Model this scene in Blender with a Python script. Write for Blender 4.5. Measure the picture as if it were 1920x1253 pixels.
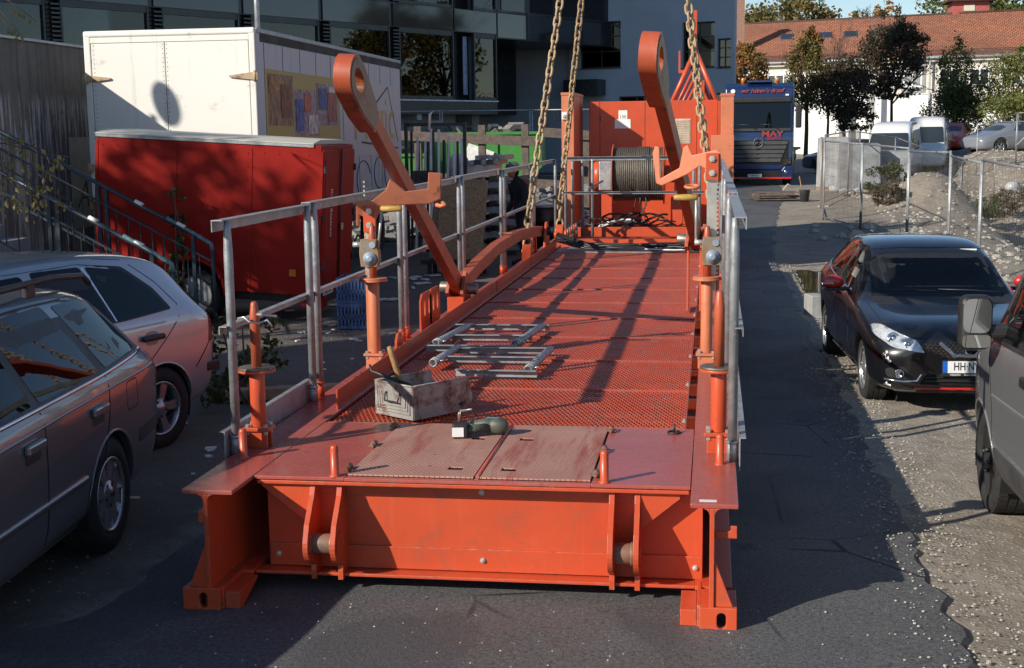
import bpy, bmesh, math, random
from math import sin, cos, pi, radians, sqrt, atan2
from mathutils import Vector, Matrix, geometry, noise
from mathutils.bvhtree import BVHTree
import numpy as np

random.seed(7)
for o in list(bpy.data.objects): bpy.data.objects.remove(o)
S = bpy.context.scene
COL = S.collection

# ------------------------------------------------------------------ camera
F, CX, CY, ZC = 2500.0, 960.0, 626.5, 2.31       # focal length in photo pixels, eye height
d = Vector((1336 - CX, CY - 247, F))
SL = 0.013
b_ = F * F / (d.y - SL * d.x)
up = -Vector((SL * b_, -b_, F)); up.normalize()
yv = d.normalized()
xv = up.cross(yv)
if xv.x < 0: xv = -xv
RW = [xv, yv, up]
def cam2w(c): return Vector((xv.dot(c), yv.dot(c), up.dot(c)))
right_, up_, fwd_ = cam2w(Vector((1, 0, 0))), cam2w(Vector((0, 1, 0))), cam2w(Vector((0, 0, 1)))
cd = bpy.data.cameras.new('camera'); cam = bpy.data.objects.new('camera', cd); COL.objects.link(cam)
cam.matrix_world = Matrix(((right_.x, up_.x, -fwd_.x, 0), (right_.y, up_.y, -fwd_.y, 0), (right_.z, up_.z, -fwd_.z, ZC), (0, 0, 0, 1)))
cd.sensor_width = 36; cd.lens = F / 1920 * 36; cd.clip_start = 0.1; cd.clip_end = 2000
S.camera = cam

# ------------------------------------------------------------------ light
SUN_EL, SUN_AZ = radians(27), radians(47)        # light travels towards (+x, +y)
W = bpy.data.worlds.new('World'); S.world = W; W.use_nodes = True
nt = W.node_tree; bg = nt.nodes['Background']
sky = nt.nodes.new('ShaderNodeTexSky'); sky.sky_type = 'NISHITA'; sky.sun_disc = False
sky.sun_elevation = SUN_EL
sdir = Vector((-sin(SUN_AZ) * cos(SUN_EL), -cos(SUN_AZ) * cos(SUN_EL), sin(SUN_EL)))   # towards the sun
sky.sun_rotation = atan2(sdir.x, sdir.y)
sky.air_density = 1.0; sky.dust_density = 0.2; sky.ozone_density = 3.0
nt.links.new(sky.outputs[0], bg.inputs[0]); bg.inputs[1].default_value = 0.10
sl = bpy.data.lights.new('sun', 'SUN'); sl.energy = 4.9; sl.angle = radians(0.5); sl.color = (1.0, 0.93, 0.82)
sun = bpy.data.objects.new('sun', sl); COL.objects.link(sun)
sun.rotation_euler = sdir.to_track_quat('Z', 'Y').to_euler(); sun.location = (-20, -20, 20)
S.view_settings.view_transform = 'Standard'; S.view_settings.look = 'None'
S.view_settings.exposure = 0.30; S.view_settings.gamma = 1.0

# ------------------------------------------------------------------ mesh builder
class B:
    def __init__(s): s.v = []; s.f = []; s.sm = []
    def add(s, vs, fs, smooth=False):
        n = len(s.v); s.v += [tuple(v) for v in vs]
        s.f += [tuple(i + n for i in f) for f in fs]; s.sm += [smooth] * len(fs); return s
    def box(s, x0, x1, y0, y1, z0, z1, M=None):
        vs = [Vector((x, y, z)) for z in (z0, z1) for y in (y0, y1) for x in (x0, x1)]
        if M: vs = [M @ v for v in vs]
        return s.add(vs, [(0, 2, 3, 1), (4, 5, 7, 6), (0, 1, 5, 4), (2, 6, 7, 3), (0, 4, 6, 2), (1, 3, 7, 5)])
    def cbox(s, c, size, rz=0, rx=0, ry=0):
        M = Matrix.Translation(c) @ Matrix.Rotation(rz, 4, 'Z') @ Matrix.Rotation(ry, 4, 'Y') @ Matrix.Rotation(rx, 4, 'X')
        a, b, c2 = size[0] / 2, size[1] / 2, size[2] / 2
        return s.box(-a, a, -b, b, -c2, c2, M)
    def bar(s, p0, p1, w, h, roll=0):
        p0 = Vector(p0); p1 = Vector(p1); dd = p1 - p0; L = dd.length
        q = dd.to_track_quat('Y', 'Z')
        M = Matrix.Translation(p0) @ q.to_matrix().to_4x4() @ Matrix.Rotation(roll, 4, 'Y')
        return s.box(-w / 2, w / 2, 0, L, -h / 2, h / 2, M)
    def tube(s, p0, p1, r, r1=None, n=10, caps=True):
        p0 = Vector(p0); p1 = Vector(p1); r1 = r if r1 is None else r1
        q = (p1 - p0).to_track_quat('Z', 'Y'); vs = []
        for p, rr in ((p0, r), (p1, r1)):
            for i in range(n):
                a = 2 * pi * i / n; vs.append(p + q @ Vector((rr * cos(a), rr * sin(a), 0)))
        s.add(vs, [(i, (i + 1) % n, n + (i + 1) % n, n + i) for i in range(n)], True)
        if caps:
            k = len(s.v) - 2 * n
            s.f += [tuple(k + n - 1 - i for i in range(n)), tuple(k + n + i for i in range(n))]; s.sm += [False, False]
        return s
    def path(s, pts, r, n=8, closed=False, caps=True):
        pts = [Vector(p) for p in pts]; m = len(pts); rings = []
        up0 = Vector((0, 0, 1))
        for i, p in enumerate(pts):
            a = pts[(i - 1) % m] if (i > 0 or closed) else p
            c = pts[(i + 1) % m] if (i < m - 1 or closed) else p
            t = (c - a).normalized()
            if abs(t.dot(up0)) > .95: up0 = Vector((1, 0, 0))
            x = t.cross(up0).normalized(); y = x.cross(t); up0 = y
            rr = r[i] if isinstance(r, (list, tuple)) else r
            rings.append([p + x * rr * cos(2 * pi * k / n) + y * rr * sin(2 * pi * k / n) for k in range(n)])
        vs = [v for g in rings for v in g]; fs = []
        for i in range(m if closed else m - 1):
            j = (i + 1) % m
            fs += [(i * n + k, i * n + (k + 1) % n, j * n + (k + 1) % n, j * n + k) for k in range(n)]
        s.add(vs, fs, True)
        if caps and not closed:
            k = len(s.v) - len(vs)
            s.f += [tuple(k + n - 1 - i for i in range(n)), tuple(k + (m - 1) * n + i for i in range(n))]; s.sm += [False, False]
        return s
    def lathe(s, c, axis, prof, n=20, smooth=True, caps=True):
        # prof: list of (radius, distance along axis)
        c = Vector(c); q = Vector(axis).to_track_quat('Z', 'Y'); vs = []
        for r, t in prof:
            for i in range(n):
                a = 2 * pi * i / n; vs.append(c + q @ Vector((r * cos(a), r * sin(a), t)))
        m = len(prof)
        fs = [(j * n + i, j * n + (i + 1) % n, (j + 1) * n + (i + 1) % n, (j + 1) * n + i) for j in range(m - 1) for i in range(n)]
        s.add(vs, fs, smooth); k = len(s.v) - len(vs)
        if caps and prof[0][0] > 1e-4: s.f.append(tuple(k + n - 1 - i for i in range(n))); s.sm.append(False)
        if caps and prof[-1][0] > 1e-4: s.f.append(tuple(k + (m - 1) * n + i for i in range(n))); s.sm.append(False)
        return s
    def prism(s, poly, fn, a0, a1, holes=()):
        # poly: 2D points; fn(u, v, a) -> 3D point
        loops = [list(poly)] + [list(h) for h in holes]
        flat = [p for l in loops for p in l]
        tris = geometry.tessellate_polygon([[Vector((p[0], p[1], 0)) for p in l] for l in loops])
        n = len(flat); vs = [fn(p[0], p[1], a0) for p in flat] + [fn(p[0], p[1], a1) for p in flat]
        fs = [tuple(t) for t in tris] + [tuple(i + n for i in reversed(t)) for t in tris]
        k = 0
        for l in loops:
            m = len(l)
            fs += [(k + i, k + (i + 1) % m, n + k + (i + 1) % m, n + k + i) for i in range(m)]; k += m
        return s.add(vs, fs)
    def sphere(s, c, r, n=10, m=6, sc=(1, 1, 1)):
        vs = []; c = Vector(c)
        for j in range(m + 1):
            t = pi * j / m
            for i in range(n):
                a = 2 * pi * i / n
                vs.append(c + Vector((r * sc[0] * sin(t) * cos(a), r * sc[1] * sin(t) * sin(a), r * sc[2] * cos(t))))
        return s.add(vs, [(j * n + i, (j + 1) * n + i, (j + 1) * n + (i + 1) % n, j * n + (i + 1) % n) for j in range(m) for i in range(n)], True)
    def mesh(s, name, mat):
        me = bpy.data.meshes.new(name); me.from_pydata(s.v, [], s.f); me.update()
        for p, q in zip(me.polygons, s.sm): p.use_smooth = q
        bm = bmesh.new(); bm.from_mesh(me); bmesh.ops.recalc_face_normals(bm, faces=bm.faces); bm.to_mesh(me); bm.free()
        if mat: me.materials.append(mat)
        return me
    def build(s, name, mat, parent=None, bevel=0, seg=2, **kw):
        o = link(name, s.mesh(name, mat), parent)
        if bevel: add_bevel(o, bevel, seg)
        return o
def add_bevel(o, w, seg=2):
    m = o.modifiers.new('bevel', 'BEVEL'); m.width = w; m.segments = seg; m.limit_method = 'ANGLE'; m.angle_limit = radians(35)
LOC = {}
def link(name, me, parent=None):
    o = bpy.data.objects.new(name, me); COL.objects.link(o)
    if parent:
        o.parent = parent
        r = parent
        if LOC.get(r.name) is not None: o.matrix_parent_inverse = LOC[r.name].inverted()
    return o
def tag(o, label, cat, group=None, kind=None):
    o['label'] = label; o['category'] = cat
    if group: o['group'] = group
    if kind: o['kind'] = kind
    return o
def thing(name, label, cat, loc=(0, 0, 0), rz=0, group=None, world=False):
    # an Empty at the thing's base; world=True: its parts are modelled in world coordinates
    o = bpy.data.objects.new(name, None); COL.objects.link(o); o.empty_display_size = .2
    o.location = loc; o.rotation_euler = (0, 0, rz)
    if world: LOC[o.name] = Matrix.Translation(loc)
    return tag(o, label, cat, group)
def struct(o): o['kind'] = 'structure'; return o
def dup(root, loc, rz=None, label=None, group=None, scale=None):
    r = root.copy(); COL.objects.link(r); r.location = loc
    if rz is not None: r.rotation_euler = (0, 0, rz)
    if scale: r.scale = scale
    if label: r['label'] = label
    if group: r['group'] = group
    for ch in list(root.children):
        c = ch.copy(); COL.objects.link(c); c.parent = r
        for g in list(ch.children):
            k = g.copy(); COL.objects.link(k); k.parent = c
    return r
def copy_part(src, parent, mw=None):
    c = src.copy(); COL.objects.link(c); c.parent = parent
    if mw is not None: c.matrix_basis = mw
    return c
def text_mesh(name, body, size, mat, parent, M, extrude=.002, shear=0, bold=0, align='CENTER', sx=1):
    cu = bpy.data.curves.new(name, 'FONT'); cu.body = body; cu.size = size; cu.extrude = extrude; cu.align_x = align; cu.align_y = 'CENTER'
    cu.shear = shear; cu.offset = bold; cu.resolution_u = 3
    to = bpy.data.objects.new('t', cu); COL.objects.link(to)
    dg = bpy.context.evaluated_depsgraph_get(); me = bpy.data.meshes.new_from_object(to.evaluated_get(dg))
    bpy.data.objects.remove(to); bpy.data.curves.remove(cu)
    me.transform(M @ Matrix.Diagonal((sx, 1, 1, 1))); me.materials.clear(); me.materials.append(mat); me.name = name
    return link(name, me, parent)
def facing(p, nrm, upv=(0, 0, 1)):
    # matrix that stands a flat XY drawing at p, facing along nrm
    n = Vector(nrm).normalized(); x = Vector(upv).cross(n).normalized(); y = n.cross(x)
    return Matrix(((x.x, y.x, n.x, p[0]), (x.y, y.y, n.y, p[1]), (x.z, y.z, n.z, p[2]), (0, 0, 0, 1)))

# ------------------------------------------------------------------ materials
MATS = {}
class N:
    def __init__(s, name, world=False):
        s.m = bpy.data.materials.new(name); s.m.use_nodes = True; s.t = s.m.node_tree; s.p = s.t.nodes['Principled BSDF']
        if world:      # pattern fixed in the place, so that copies of one mesh do not repeat it
            gp_ = s.t.nodes.new('ShaderNodeNewGeometry'); s.tc = type('T', (), {'outputs': {'Object': gp_.outputs['Position'], 'Generated': gp_.outputs['Position']}})()
        else: s.tc = s.t.nodes.new('ShaderNodeTexCoord')
    def new(s, t, **k):
        n = s.t.nodes.new(t)
        for a, v in k.items(): setattr(n, a, v)
        return n
    def val(s, sock, v):
        if hasattr(v, 'is_output') or isinstance(v, bpy.types.NodeSocket): s.t.links.new(v, sock)
        else:
            try: sock.default_value = v
            except Exception: sock.default_value = tuple(v) + (1,)
    def vec(s, sc=(1, 1, 1), obj=True):
        mp = s.new('ShaderNodeMapping'); mp.inputs['Scale'].default_value = sc
        s.t.links.new(s.tc.outputs['Object' if obj else 'Generated'], mp.inputs[0]); return mp.outputs[0]
    def noise(s, scale, detail=4, rough=.55, vec=None, dist=0):
        n = s.new('ShaderNodeTexNoise'); n.inputs['Scale'].default_value = scale; n.inputs['Detail'].default_value = detail
        n.inputs['Roughness'].default_value = rough; n.inputs['Distortion'].default_value = dist
        s.t.links.new(vec or s.tc.outputs['Object'], n.inputs['Vector']); return n.outputs['Fac']
    def voro(s, scale, out='Distance', vec=None, feature='F1'):
        n = s.new('ShaderNodeTexVoronoi', feature=feature); n.inputs['Scale'].default_value = scale
        s.t.links.new(vec or s.tc.outputs['Object'], n.inputs['Vector']); return n.outputs[out]
    def ramp(s, fac, pts):
        n = s.new('ShaderNodeValToRGB'); e = n.color_ramp.elements
        while len(e) < len(pts): e.new(.5)
        for k, (p, c) in zip(e, pts): k.position = p; k.color = tuple(c) + (1,) if len(c) == 3 else c
        s.t.links.new(fac, n.inputs[0]); return n.outputs[0]
    def step(s, fac, a, b):
        n = s.new('ShaderNodeMapRange'); n.inputs['From Min'].default_value = a; n.inputs['From Max'].default_value = b
        s.t.links.new(fac, n.inputs['Value']); return n.outputs[0]
    def mix(s, f, a, b, mode='MIX'):
        n = s.new('ShaderNodeMix', data_type='RGBA', blend_type=mode)
        s.val(n.inputs[0], f); s.val(n.inputs[6], a); s.val(n.inputs[7], b); return n.outputs[2]
    def math(s, op, a, b=0.0):
        n = s.new('ShaderNodeMath', operation=op); s.val(n.inputs[0], a); s.val(n.inputs[1], b); return n.outputs[0]
    def bump(s, h, strength=.3, dist=.01):
        n = s.new('ShaderNodeBump'); n.inputs['Strength'].default_value = strength; n.inputs['Distance'].default_value = dist
        s.t.links.new(h, n.inputs['Height']); s.t.links.new(n.outputs[0], s.p.inputs['Normal'])
    def set(s, base=None, rough=None, metal=None, spec=None, coat=None):
        for k, v in (('Base Color', base), ('Roughness', rough), ('Metallic', metal), ('Specular IOR Level', spec), ('Coat Weight', coat)):
            if v is not None: s.val(s.p.inputs[k], v)
        if coat: s.p.inputs['Coat Roughness'].default_value = .06
        return s.m
def c3(h):
    r = [int(h[i:i + 2], 16) / 255 for i in (0, 2, 4)]
    return tuple((x / 12.92 if x <= .04045 else ((x + .055) / 1.055) ** 2.4) for x in r)
def plain(name, col, rough=.5, metal=0, var=.25, scale=6, coat=None, bump=0, spec=None):
    k = N(name); n1 = k.noise(scale, 5)
    lo = tuple(x * (1 - var) for x in col); hi = tuple(min(1, x * (1 + var)) for x in col)
    base = k.ramp(n1, [(.3, lo), (.7, hi)])
    r = k.math('ADD', k.math('MULTIPLY', k.noise(scale * 2.3, 3), .2), rough - .1)
    if bump: k.bump(k.noise(scale * 12, 4), bump, .004)
    return k.set(base, r, metal, spec, coat)
def paint(name, col, rough=.38, dirt=(.11, .07, .05), rust=0.0, scuff=.5, coat=None, edge=0.0):
    k = N(name, True)
    big = k.noise(1.3, 6, .6); fine = k.noise(22, 5, .65)
    base = k.ramp(big, [(.25, tuple(x * .82 for x in col)), (.75, tuple(min(1, x * 1.1) for x in col))])
    smear = k.step(k.noise(4, 9, .74, dist=1.2), .52, .72)
    base = k.mix(k.math('MULTIPLY', smear, scuff * .62), base, dirt)
    run = k.step(k.noise(1.0, 5, .65, k.vec((26, 26, 1.6))), .58, .72)
    base = k.mix(k.math('MULTIPLY', run, scuff * .28), base, tuple(min(1, x * 1.25 + .05) for x in col))
    scr = k.step(k.noise(1.0, 3, .6, k.vec((9, 70, 60))), .68, .74)
    base = k.mix(k.math('MULTIPLY', scr, scuff * .35), base, tuple(x * .45 + .02 for x in col))
    spots = k.step(k.noise(60, 3, .6), .70, .76)
    base = k.mix(k.math('MULTIPLY', spots, scuff * .5), base, (.38, .22, .16))
    if rust:
        rr = k.step(k.noise(3.4, 9, .72), .62 - .12 * rust, .70 - .08 * rust)
        base = k.mix(rr, base, (.16, .055, .022))
    if edge:
        bv = k.new('ShaderNodeBevel', samples=4); bv.inputs['Radius'].default_value = .014
        gm = k.new('ShaderNodeNewGeometry'); dt = k.new('ShaderNodeVectorMath', operation='DOT_PRODUCT'); k.t.links.new(bv.outputs[0], dt.inputs[0]); k.t.links.new(gm.outputs['Normal'], dt.inputs[1])
        em = k.step(dt.outputs['Value'], .985, .90); worn = k.math('MULTIPLY', em, k.step(k.noise(9, 7, .75), .47, .60))
        base = k.mix(k.math('MULTIPLY', worn, edge), base, k.ramp(k.noise(30, 4), [(.35, (.10, .045, .028)), (.65, (.40, .25, .18))]))
        chips = k.step(k.noise(16, 9, .8), .665, .69)
        base = k.mix(k.math('MULTIPLY', chips, edge * .8), base, (.13, .05, .028))
        pale = k.step(k.noise(2.6, 8, .72, dist=.7), .60, .74); base = k.mix(k.math('MULTIPLY', pale, edge * .28), base, tuple(min(1, x * 1.05 + .10) for x in col))
    rg = k.math('ADD', k.math('MULTIPLY', k.math('ADD', fine, smear), .18), rough - .1)
    k.bump(k.noise(140, 3), .06, .002)
    return k.set(base, rg, 0, .5, coat)
def M_(name): return MATS[name]
ORANGE = (.54, .076, .026)
MATS['paint'] = paint('orange_red_paint', ORANGE, .36, scuff=.7, edge=.85)
MATS['paint_deck'] = paint('worn_deck_paint', (.40, .085, .066), .28, dirt=(.22, .14, .125), scuff=1.15, edge=.9)
MATS['paint_arm'] = paint('rusty_arm_paint', (.44, .085, .035), .42, dirt=(.14, .085, .06), rust=.6, scuff=1.1, edge=.9)
MATS['paint_pale'] = paint('faded_orange_paint', (.60, .19, .09), .5, scuff=.6, rust=.15, edge=.8)
MATS['galv'] = None
def galv():
    k = N('galvanised_steel')
    v = k.voro(55, 'Color'); n = k.noise(9, 5)
    base = k.mix(k.math('MULTIPLY', k.step(k.noise(38, 4), .55, .75), .6), k.ramp(n, [(.3, (.26, .27, .28)), (.7, (.42, .43, .44))]), (.62, .63, .64))
    return k.set(base, k.math('ADD', k.math('MULTIPLY', n, .25), .38), .55)
MATS['galv'] = galv()
MATS['steel_dark'] = plain('dark_steel', (.05, .05, .052), .5, .6)
MATS['rubber'] = plain('black_rubber', (.016, .016, .017), .7, 0, .3)
MATS['black_plastic'] = plain('black_plastic', (.02, .02, .021), .45, 0, .2)
MATS['black_void'] = plain('soot_black', (.006, .006, .006), .9)
MATS['steel_pin'] = plain('bare_worn_steel', (.22, .19, .16), .45, .7, .45, 14)
MATS['bolt'] = plain('zinc_bolt', (.55, .53, .48), .35, .6)
MATS['white_paint'] = plain('white_paint', (.78, .77, .74), .45, 0, .08)
MATS['chain'] = paint('rusty_chain_steel', (.42, .30, .17), .6, dirt=(.10, .07, .045), scuff=1.2, rust=.2)
MATS['cable'] = plain('black_cable', (.014, .014, .015), .42)
MATS['wood'] = plain('wood_handle', (.30, .17, .06), .6, 0, .35, 20)
def checker():
    k = N('chequer_plate')
    # raised tear marks in alternating directions
    vec = k.vec((38, 26, 1)); n = k.new('ShaderNodeTexBrick'); n.offset = .5; n.inputs['Scale'].default_value = 1.0
    n.inputs['Mortar Size'].default_value = .16; n.inputs['Mortar Smooth'].default_value = .6; n.inputs['Brick Width'].default_value = 1.0; n.inputs['Row Height'].default_value = .5
    k.t.links.new(vec, n.inputs['Vector']); mort = n.outputs['Fac']
    big = k.noise(2.2, 6, .6)
    sc = k.vec((9, 1.1, 1)); wear = k.step(k.noise(1.0, 6, .7, sc), .50, .66)
    base = k.ramp(big, [(.3, (.40, .19, .14)), (.7, (.52, .28, .21))])
    base = k.mix(wear, base, (.34, .07, .045))
    base = k.mix(k.math('MULTIPLY', mort, .35), base, (.28, .10, .07))
    base = k.mix(k.step(k.noise(13, 4, .7), .66, .72), base, (.05, .035, .03))
    k.bump(k.math('SUBTRACT', 1.0, mort), .9, .006)
    return k.set(base, .5)
MATS['checker'] = checker()

# ------------------------------------------------------------------ ground
def sstep(a, b, x):
    t = max(0, min(1, (x - a) / (b - a))); return t * t * (3 - 2 * t)
def gz(x, y):
    z = .33 * sstep(26, 50, y)
    px = sstep(4.5, 12.5, x) * sstep(6, 15, y) * (1 - sstep(44, 66, y))
    z -= 2.9 * px
    z += .9 * sstep(9, 13, x) * sstep(48, 64, y)
    z += 1.25 * math.exp(-(((x - 6.1) / 1.25) ** 2 + ((y - 38.5) / 2.6) ** 2))          # spoil mound by the fence
    z += noise.noise(Vector((x * .5, y * .35, 0))) * .30 * sstep(4.3, 5.6, x) * sstep(6, 12, y)
    z += noise.noise(Vector((x * 1.6, y * 1.1, 7))) * .12 * sstep(4.3, 5.6, x) * sstep(6, 12, y)
    if x > 1.2: z -= .05 * sstep(1.15, 1.6, x) * (1 - sstep(26, 30, y))
    return z
def ground_mats():
    k = N('gravel_earth')
    st = k.voro(34, 'Distance'); stc = k.voro(34, 'Color'); n1 = k.noise(.5, 6, .6); n2 = k.noise(7, 6, .7)
    base = k.ramp(n1, [(.3, (.27, .23, .18)), (.7, (.44, .385, .31))])
    base = k.mix(k.math('MULTIPLY', n2, .8), base, (.17, .14, .11))
    sep = k.new('ShaderNodeSeparateColor'); k.t.links.new(stc, sep.inputs[0])
    stone = k.math('MULTIPLY', k.step(st, .42, .28), k.step(sep.outputs[0], .55, .7))
    base = k.mix(stone, base, k.mix(sep.outputs[1], (.22, .20, .175), (.55, .52, .47)))
    n4 = k.noise(2.4, 8, .75, dist=.5); base = k.mix(k.math('MULTIPLY', k.step(n4, .52, .40), .55), base, (.15, .12, .09))
    sx = k.new('ShaderNodeSeparateXYZ'); k.t.links.new(k.tc.outputs['Object'], sx.inputs[0])      # dirt left of the lane, darkened in colour for the shade there
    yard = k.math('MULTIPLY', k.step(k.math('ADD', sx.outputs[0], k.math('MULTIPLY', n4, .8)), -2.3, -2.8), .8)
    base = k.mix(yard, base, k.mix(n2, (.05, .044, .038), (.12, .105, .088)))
    h = k.math('ADD', k.math('MULTIPLY', stone, .5), n2)
    k.bump(h, .8, .03)
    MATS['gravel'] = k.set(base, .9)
    k = N('asphalt')
    n1 = k.noise(.8, 6, .65); n2 = k.noise(170, 3, .7); v = k.voro(120, 'Distance'); vc = k.voro(120, 'Color')
    sep = k.new('ShaderNodeSeparateColor'); k.t.links.new(vc, sep.inputs[0])
    base = k.ramp(n1, [(.25, (.075, .078, .084)), (.75, (.135, .135, .136))])
    base = k.mix(k.step(n2, .45, .75), base, (.22, .215, .205))
    n3 = k.noise(48, 4, .75); base = k.mix(k.math('MULTIPLY', k.step(n3, .5, .36), .75), base, (.03, .03, .032)); base = k.mix(k.math('MULTIPLY', k.step(n3, .56, .7), .6), base, (.25, .245, .235))
    grit = k.math('MULTIPLY', k.step(v, .34, .2), k.step(sep.outputs[0], .93, .96))
    base = k.mix(grit, base, (.42, .40, .36))
    patch = k.step(k.noise(.55, 3, .5, dist=.6), .54, .57); base = k.mix(k.math('MULTIPLY', patch, .5), base, (.06, .062, .067))
    oil = k.step(k.noise(1.1, 5, .6, dist=.5), .66, .72); base = k.mix(k.math('MULTIPLY', oil, .7), base, (.012, .012, .013))
    vc_ = k.voro(.9, 'Distance', feature='DISTANCE_TO_EDGE'); crack = k.math('MULTIPLY', k.step(vc_, .012, .004), k.step(k.noise(.8, 3), .5, .6)); base = k.mix(crack, base, (.01, .01, .01))
    dust = k.step(k.noise(1.7, 7, .7), .53, .70)
    base = k.mix(k.math('MULTIPLY', dust, .45), base, (.13, .105, .08))
    red_reflect = k.step(k.noise(2.6, 5, .6), .60, .75)  # reddish reflection painted into the asphalt colour, in noise patches
    base = k.mix(k.math('MULTIPLY', red_reflect, .5), base, (.12, .045, .032))
    k.bump(k.math('ADD', n2, n3), .9, .012)
    MATS['asphalt'] = k.set(base, k.math('ADD', k.math('MULTIPLY', k.noise(.6, 5), .5), .38), 0, .4)
ground_mats()
def lin(a, b, n): return [a + (b - a) * i / n for i in range(n)]
xs = lin(-260, -40, 10) + lin(-40, -8, 16) + lin(-8, 3, 22) + lin(3, 22, 70) + lin(22, 60, 14) + lin(60, 260, 8) + [260]
ys = lin(-80, -5, 10) + lin(-5, 6, 14) + lin(6, 72, 150) + lin(72, 130, 16) + lin(130, 420, 10) + [420]
g = B(); nx = len(xs)
g.add([(x, y, gz(x, y)) for y in ys for x in xs],
      [(j * nx + i, j * nx + i + 1, (j + 1) * nx + i + 1, (j + 1) * nx + i) for j in range(len(ys) - 1) for i in range(nx - 1)], True)
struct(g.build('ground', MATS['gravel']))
# asphalt lane with a crumbled edge
a = B(); ny = 700; rows = []
for j in range(ny + 1):
    y = -12 + 74 * j / ny
    xl = -2.95 + .16 * noise.noise(Vector((0, y * .7, 3))) + .05 * noise.noise(Vector((0, y * 4, 3))) - 1.6 * sstep(20, 30, y) - 2.2 * sstep(6.2, 3.2, y)
    xr = 1.13 + .10 * noise.noise(Vector((5, y * .9, 1))) + .09 * noise.noise(Vector((9, y * 4, 1))) + .05 * noise.noise(Vector((9, y * 13, 1))) + .35 * sstep(24, 34, y) + .9 * sstep(30, 48, y)
    zz = max(gz(0, y), 0) + .012
    rows.append([(xl - .05, y, zz - .06), (xl, y, zz), (-1.2, y, zz + .012), (0, y, zz + .012), (xr, y, zz), (xr + .10, y, zz - .10)])
for j in range(ny):
    for i in range(5):
        a.add([rows[j][i], rows[j][i + 1], rows[j + 1][i + 1], rows[j + 1][i]], [(0, 1, 2, 3)])
asp = a.mesh('asphalt_lane', MATS['asphalt'])
struct(link('asphalt_lane', asp))

# ------------------------------------------------------------------ the crane platform
H = .62
XL0, XL1, XWL = -2.545, -2.285, -2.425       # left beam flange edges, web
XR0, XR1, XWR = -.085, .134, .015
Y0, Y1 = 6.0, 26.5
PL = thing('crane_platform', 'long orange-red steel crane platform with mesh deck, galvanised railings and winch', 'crane platform', (-1.2, 16, 0), world=True)
P_, PD, PA, PP, GV = MATS['paint'], MATS['paint_deck'], MATS['paint_arm'], MATS['paint_pale'], MATS['galv']
def part(b, name, m=P_, bev=.004, parent=PL, seg=2): return b.build(name, m, parent, bev, seg)

for side, (x0, x1, xw) in (('L', (XL0, XL1, XWL)), ('R', (XR0, XR1, XWR))):
    b = B().box(x0, x1, Y0, Y1, H - .022, H); fl = part(b, 'beam_flange', PD, .004)
    b = B().box(xw - .011, xw + .011, Y0, Y1, .10, H - .0225)
    b.box(x0 + .02, x1 - .02, Y0 + .30, Y1, .10, .122)
    # root fillets under the flange
    for sgn in (-1, 1):
        pr = [(0, 0), (.03, 0), (.012, -.008), (.004, -.02), (0, -.035)]
        b.prism(pr, lambda u, v, t, sgn=sgn: (xw + sgn * (.0112 + u), t, H - .0226 + v), Y0, Y1)
    part(b, 'beam_web', P_, .003)
    # corner foot with slotted lashing hole
    xa, xb = (xw - .135, xw + .055) if side == 'L' else (xw - .055, xw + .118)
    xa_s = xa
    def slot(cx, cz, w, h, n=6):
        r = w / 2; pts = []
        for i in range(n + 1):
            t = pi * i / n; pts.append((cx + r * cos(t), cz + h / 2 - r + r * sin(t)))
        for i in range(n + 1):
            t = pi + pi * i / n; pts.append((cx + r * cos(t), cz - h / 2 + r + r * sin(t)))
        return pts
    cxs = (xa + xb) / 2
    b = B().prism([(xa, .02), (xa + .02, .0), (xb, .0), (xb, .125), (xa, .125)] if side == 'L' else [(xa, 0), (xb - .02, 0), (xb, .02), (xb, .125), (xa, .125)],
                  lambda u, v, t: (u, t, v), Y0 - .005, Y0 + .025, [slot(cxs + (.01 if side == 'L' else .015), .062, .042, .078)])
    b.box(xa + .001, xb - .001, Y0 + .026, Y0 + .26, .104, .124)
    b.box(xa + .001, xa + .02, Y0 + .026, Y0 + .26, .004, .103)
    b.box(xb - .02, xb - .001, Y0 + .026, Y0 + .26, .004, .103)
    b.box(xa + .02, xb - .02, Y0 + .026, Y0 + .26, .002, .02)
    sg = 1 if side == 'L' else -1
    xi = xb if side == 'L' else xa
    # sloped inner cheek that runs up to the cross beam
    b.prism([(Y0 + .02, .0), (Y0 + .26, .06), (Y0 + .36, .10), (Y0 + .36, .125), (Y0 + .02, .125)], lambda u, v, t: (t, u, v), xi - .008 * sg, xi + .012 * sg)
    b.prism([(Y0 + .03, .001), (Y0 + .30, .085), (Y0 + .30, .1), (Y0 + .03, .10)], lambda u, v, t: (t, u, v), xi + .013 * sg, xi + .09 * sg)
    part(b, 'corner_foot', P_, .004)
    # outer gusset of the foot
    so = -1 if side == 'L' else 1
    gx = .105 if side == 'L' else .10
    b = B().prism([(.0115, .125), (gx, .125), (.02, .335), (.0115, .335)], lambda u, v, t: (xw + so * u, t, v), Y0 + .012, Y0 + .030)
    part(b, 'foot_gusset')
    # small hook cleat on the outside of the web
    b = B()
    if side == 'L': b.box(xw - .04, xw - .012, Y0 + .002, Y0 + .05, .455, .515)
    else:
        b.prism([(.012, .44), (.115, .44), (.115, .50), (.085, .50), (.085, .475), (.012, .475)], lambda u, v, t: (xw + u, t, v), Y0 + .06, Y0 + .075)
    part(b, 'web_cleat')
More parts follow.
